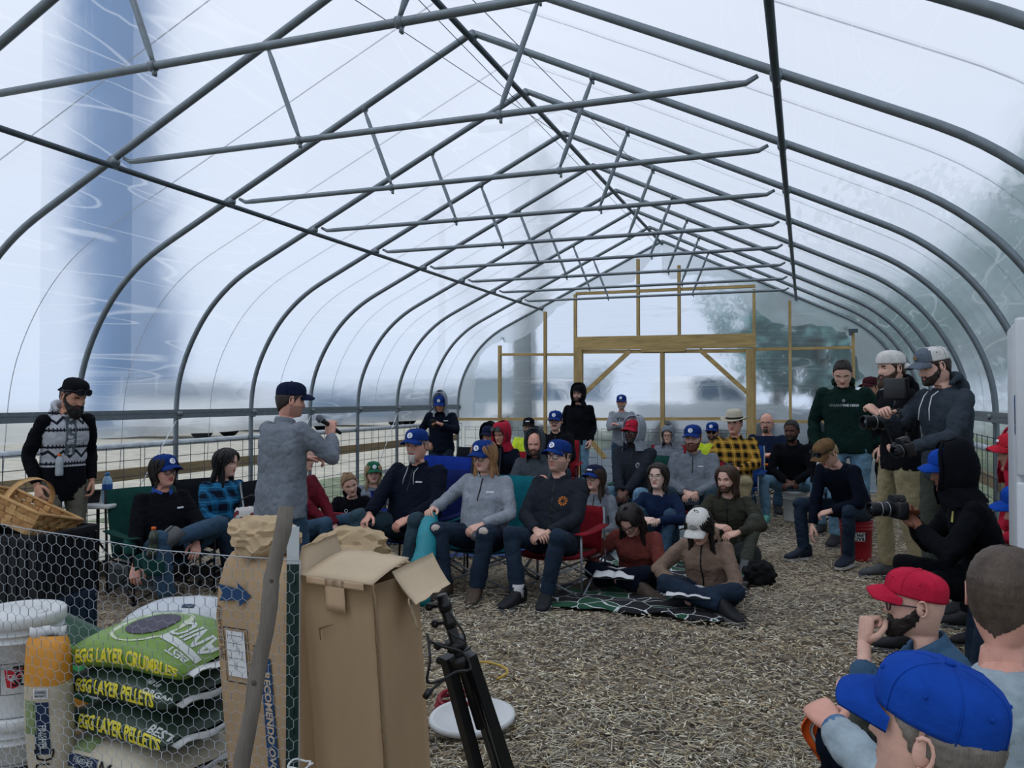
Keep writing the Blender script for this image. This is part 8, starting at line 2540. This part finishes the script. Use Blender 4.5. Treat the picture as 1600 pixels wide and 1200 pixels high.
# ---- white tub lid, red hose, yellow hose loop on the floor
q = ground(738, 1146); t = thing('tub_lid', 'white oval tub lid lying on the chips behind the light stand', 'lid', (q.x, q.y, .055), YAW + .5)
g = G(); rg_ = []
for (r_, z) in ((.001, .012), (.16, .014), (.18, .03), (.20, .032), (.205, .02), (.20, .006), (.17, 0), (.001, .0)):
    rg_.append([Vector((r_ * 1.0 * math.cos(a), r_ * .7 * math.sin(a), z)) for a in [2 * PI * k / 36 for k in range(36)]])
g.loft(rg_, False); t.rotation_euler = (math.radians(10), 0, YAW + .5); obj('lid_shell', g, m_buck, t)
q = ground(722, 1120)
g = G()
for k in range(4):
    g.tube([Vector((q.x, q.y, .02 + .022 * k)) + Vector(((.13 - .006 * k) * math.cos(a), (.10 - .004 * k) * math.sin(a), .012 * math.sin(2 * a + k))) for a in [2 * PI * i / 28 for i in range(28)]], .010, 7, closed=True)
tag(obj('red_hose', g, mat('hose_red', C('#7d1c26'), .5, .1), None, one=True), 'coil of dark red hose behind the light stand', 'hose')
q = ground(752, 1062)
g = G(); g.tube([Vector((q.x, q.y, .018)) + Vector((.13 * math.cos(a) + .015 * math.sin(3 * a), .11 * math.sin(a), .02 + .02 * math.sin(a))) for a in [2 * PI * i / 32 - .4 for i in range(30)]], .006, 7)
tag(obj('yellow_cord', g, mat('cord_yellow', C('#b8983c'), .5, .1)), 'loop of yellow cord on the chips right of the light stand', 'cord')
# ---- white cabinet at the right edge
q = W(1584, 622, 3.05); t = thing('cabinet', 'white two-door cabinet at the right edge with blue round stickers', 'cabinet', (q.x, q.y, 0))
fdir = (Vector((0, 0, 0)) - q); fdir.z = 0; fdir.normalize()
t.rotation_euler = (0, 0, math.radians(-8.6))
m_cab = mat('cabinet_white', C('#c3c8cc'), .35, .03, 3, spec=.4)
g = G(); rbox(g, (.31, .30, .91), (.60, .56, 1.78), .012); obj('carcass', g, m_cab, t)
ztop = W(1580, 497, 3.05).z; zgap = W(1580, 748, 3.05).z
g = G(); rbox(g, (.31, -.005, (ztop + zgap) / 2 + .006), (.61, .045, ztop - zgap - .012), .010); dr = obj('door', g, m_cab, t)
g = G(); rbox(g, (.56, -.045, zgap + .25), (.02, .03, .25), .006); obj('handle', g, m_steel, dr)
g = G(); rbox(g, (.31, -.005, (zgap + .05) / 2), (.61, .045, zgap - .07), .010); dr = obj('door', g, m_cab, t)
g = G(); rbox(g, (.56, -.045, zgap - .2), (.02, .03, .25), .006); obj('handle', g, m_steel, dr)
m_stk = mat('sticker_blue', C('#1d4a78'), .5, .1); m_stk2 = mat('sticker_dark', C('#20324a'), .5, .1)
for k, (v_, rr_, m_) in enumerate(((632, .036, m_stk), (655, .022, m_stk2), (672, .020, m_stk))):
    z_ = W(1580, v_, 3.05).z; g = G(); g.add([Vector((.0085, .06, z_))] + [Vector((.0085, .06 + rr_ * .9 * math.cos(a), z_ + rr_ * math.sin(a))) for a in [2 * PI * i / 20 for i in range(20)]], [(0, i + 1, (i + 1) % 20 + 1) for i in range(20)])
    g.v = [(x - .003, y, z) for x, y, z in g.v]
    g2 = G(); g2.v = g.v + [(.012, y, z) for x, y, z in g.v[1:]]; g2.f = list(g.f) + [(i + 1, (i + 1) % 20 + 1, 21 + (i + 1) % 20, 21 + i) for i in range(20)]; g2.m = [0] * len(g2.f)
    obj('sticker', g2, m_, t, smooth=False)

# ---- orange safety vest in the hand of the buzz-haired man
p = P['buzz']; c = p['world'] @ (p['arm'][-1][3] @ Vector((0, .07, -.03)))
t = thing('safety_vest', 'folded orange safety vest in the hand of the man with buzzed hair', 'vest', c)
P_ = [[Vector(Lf * (.01 + .025 * math.sin(i * .5)) + Tw * (.015 * math.cos(i * .7)) + Lf * (.016 * (j - 1.5)) + Vector((0, 0, .03 - .018 * i))) for j in range(4)] for i in range(9)]
g = G(); fabric_slab(g, P_, .006); vb = obj('folded_panel', g, mat('vest_orange', C('#d9591c'), .8, .1, 8, .3, 40), t)
P_ = [[Vector(Lf * (.01 + .025 * math.sin(i * .5)) + Tw * (.015 * math.cos(i * .7) + .009) + Lf * (.008 * (j - .5)) + Vector((0, 0, .03 - .018 * i))) for j in range(2)] for i in range(9)]
g = G(); fabric_slab(g, P_, .004); obj('reflective_strip', g, mat('reflective_grey', C('#b4b6b2'), .4, .05), vb)
bake_all()
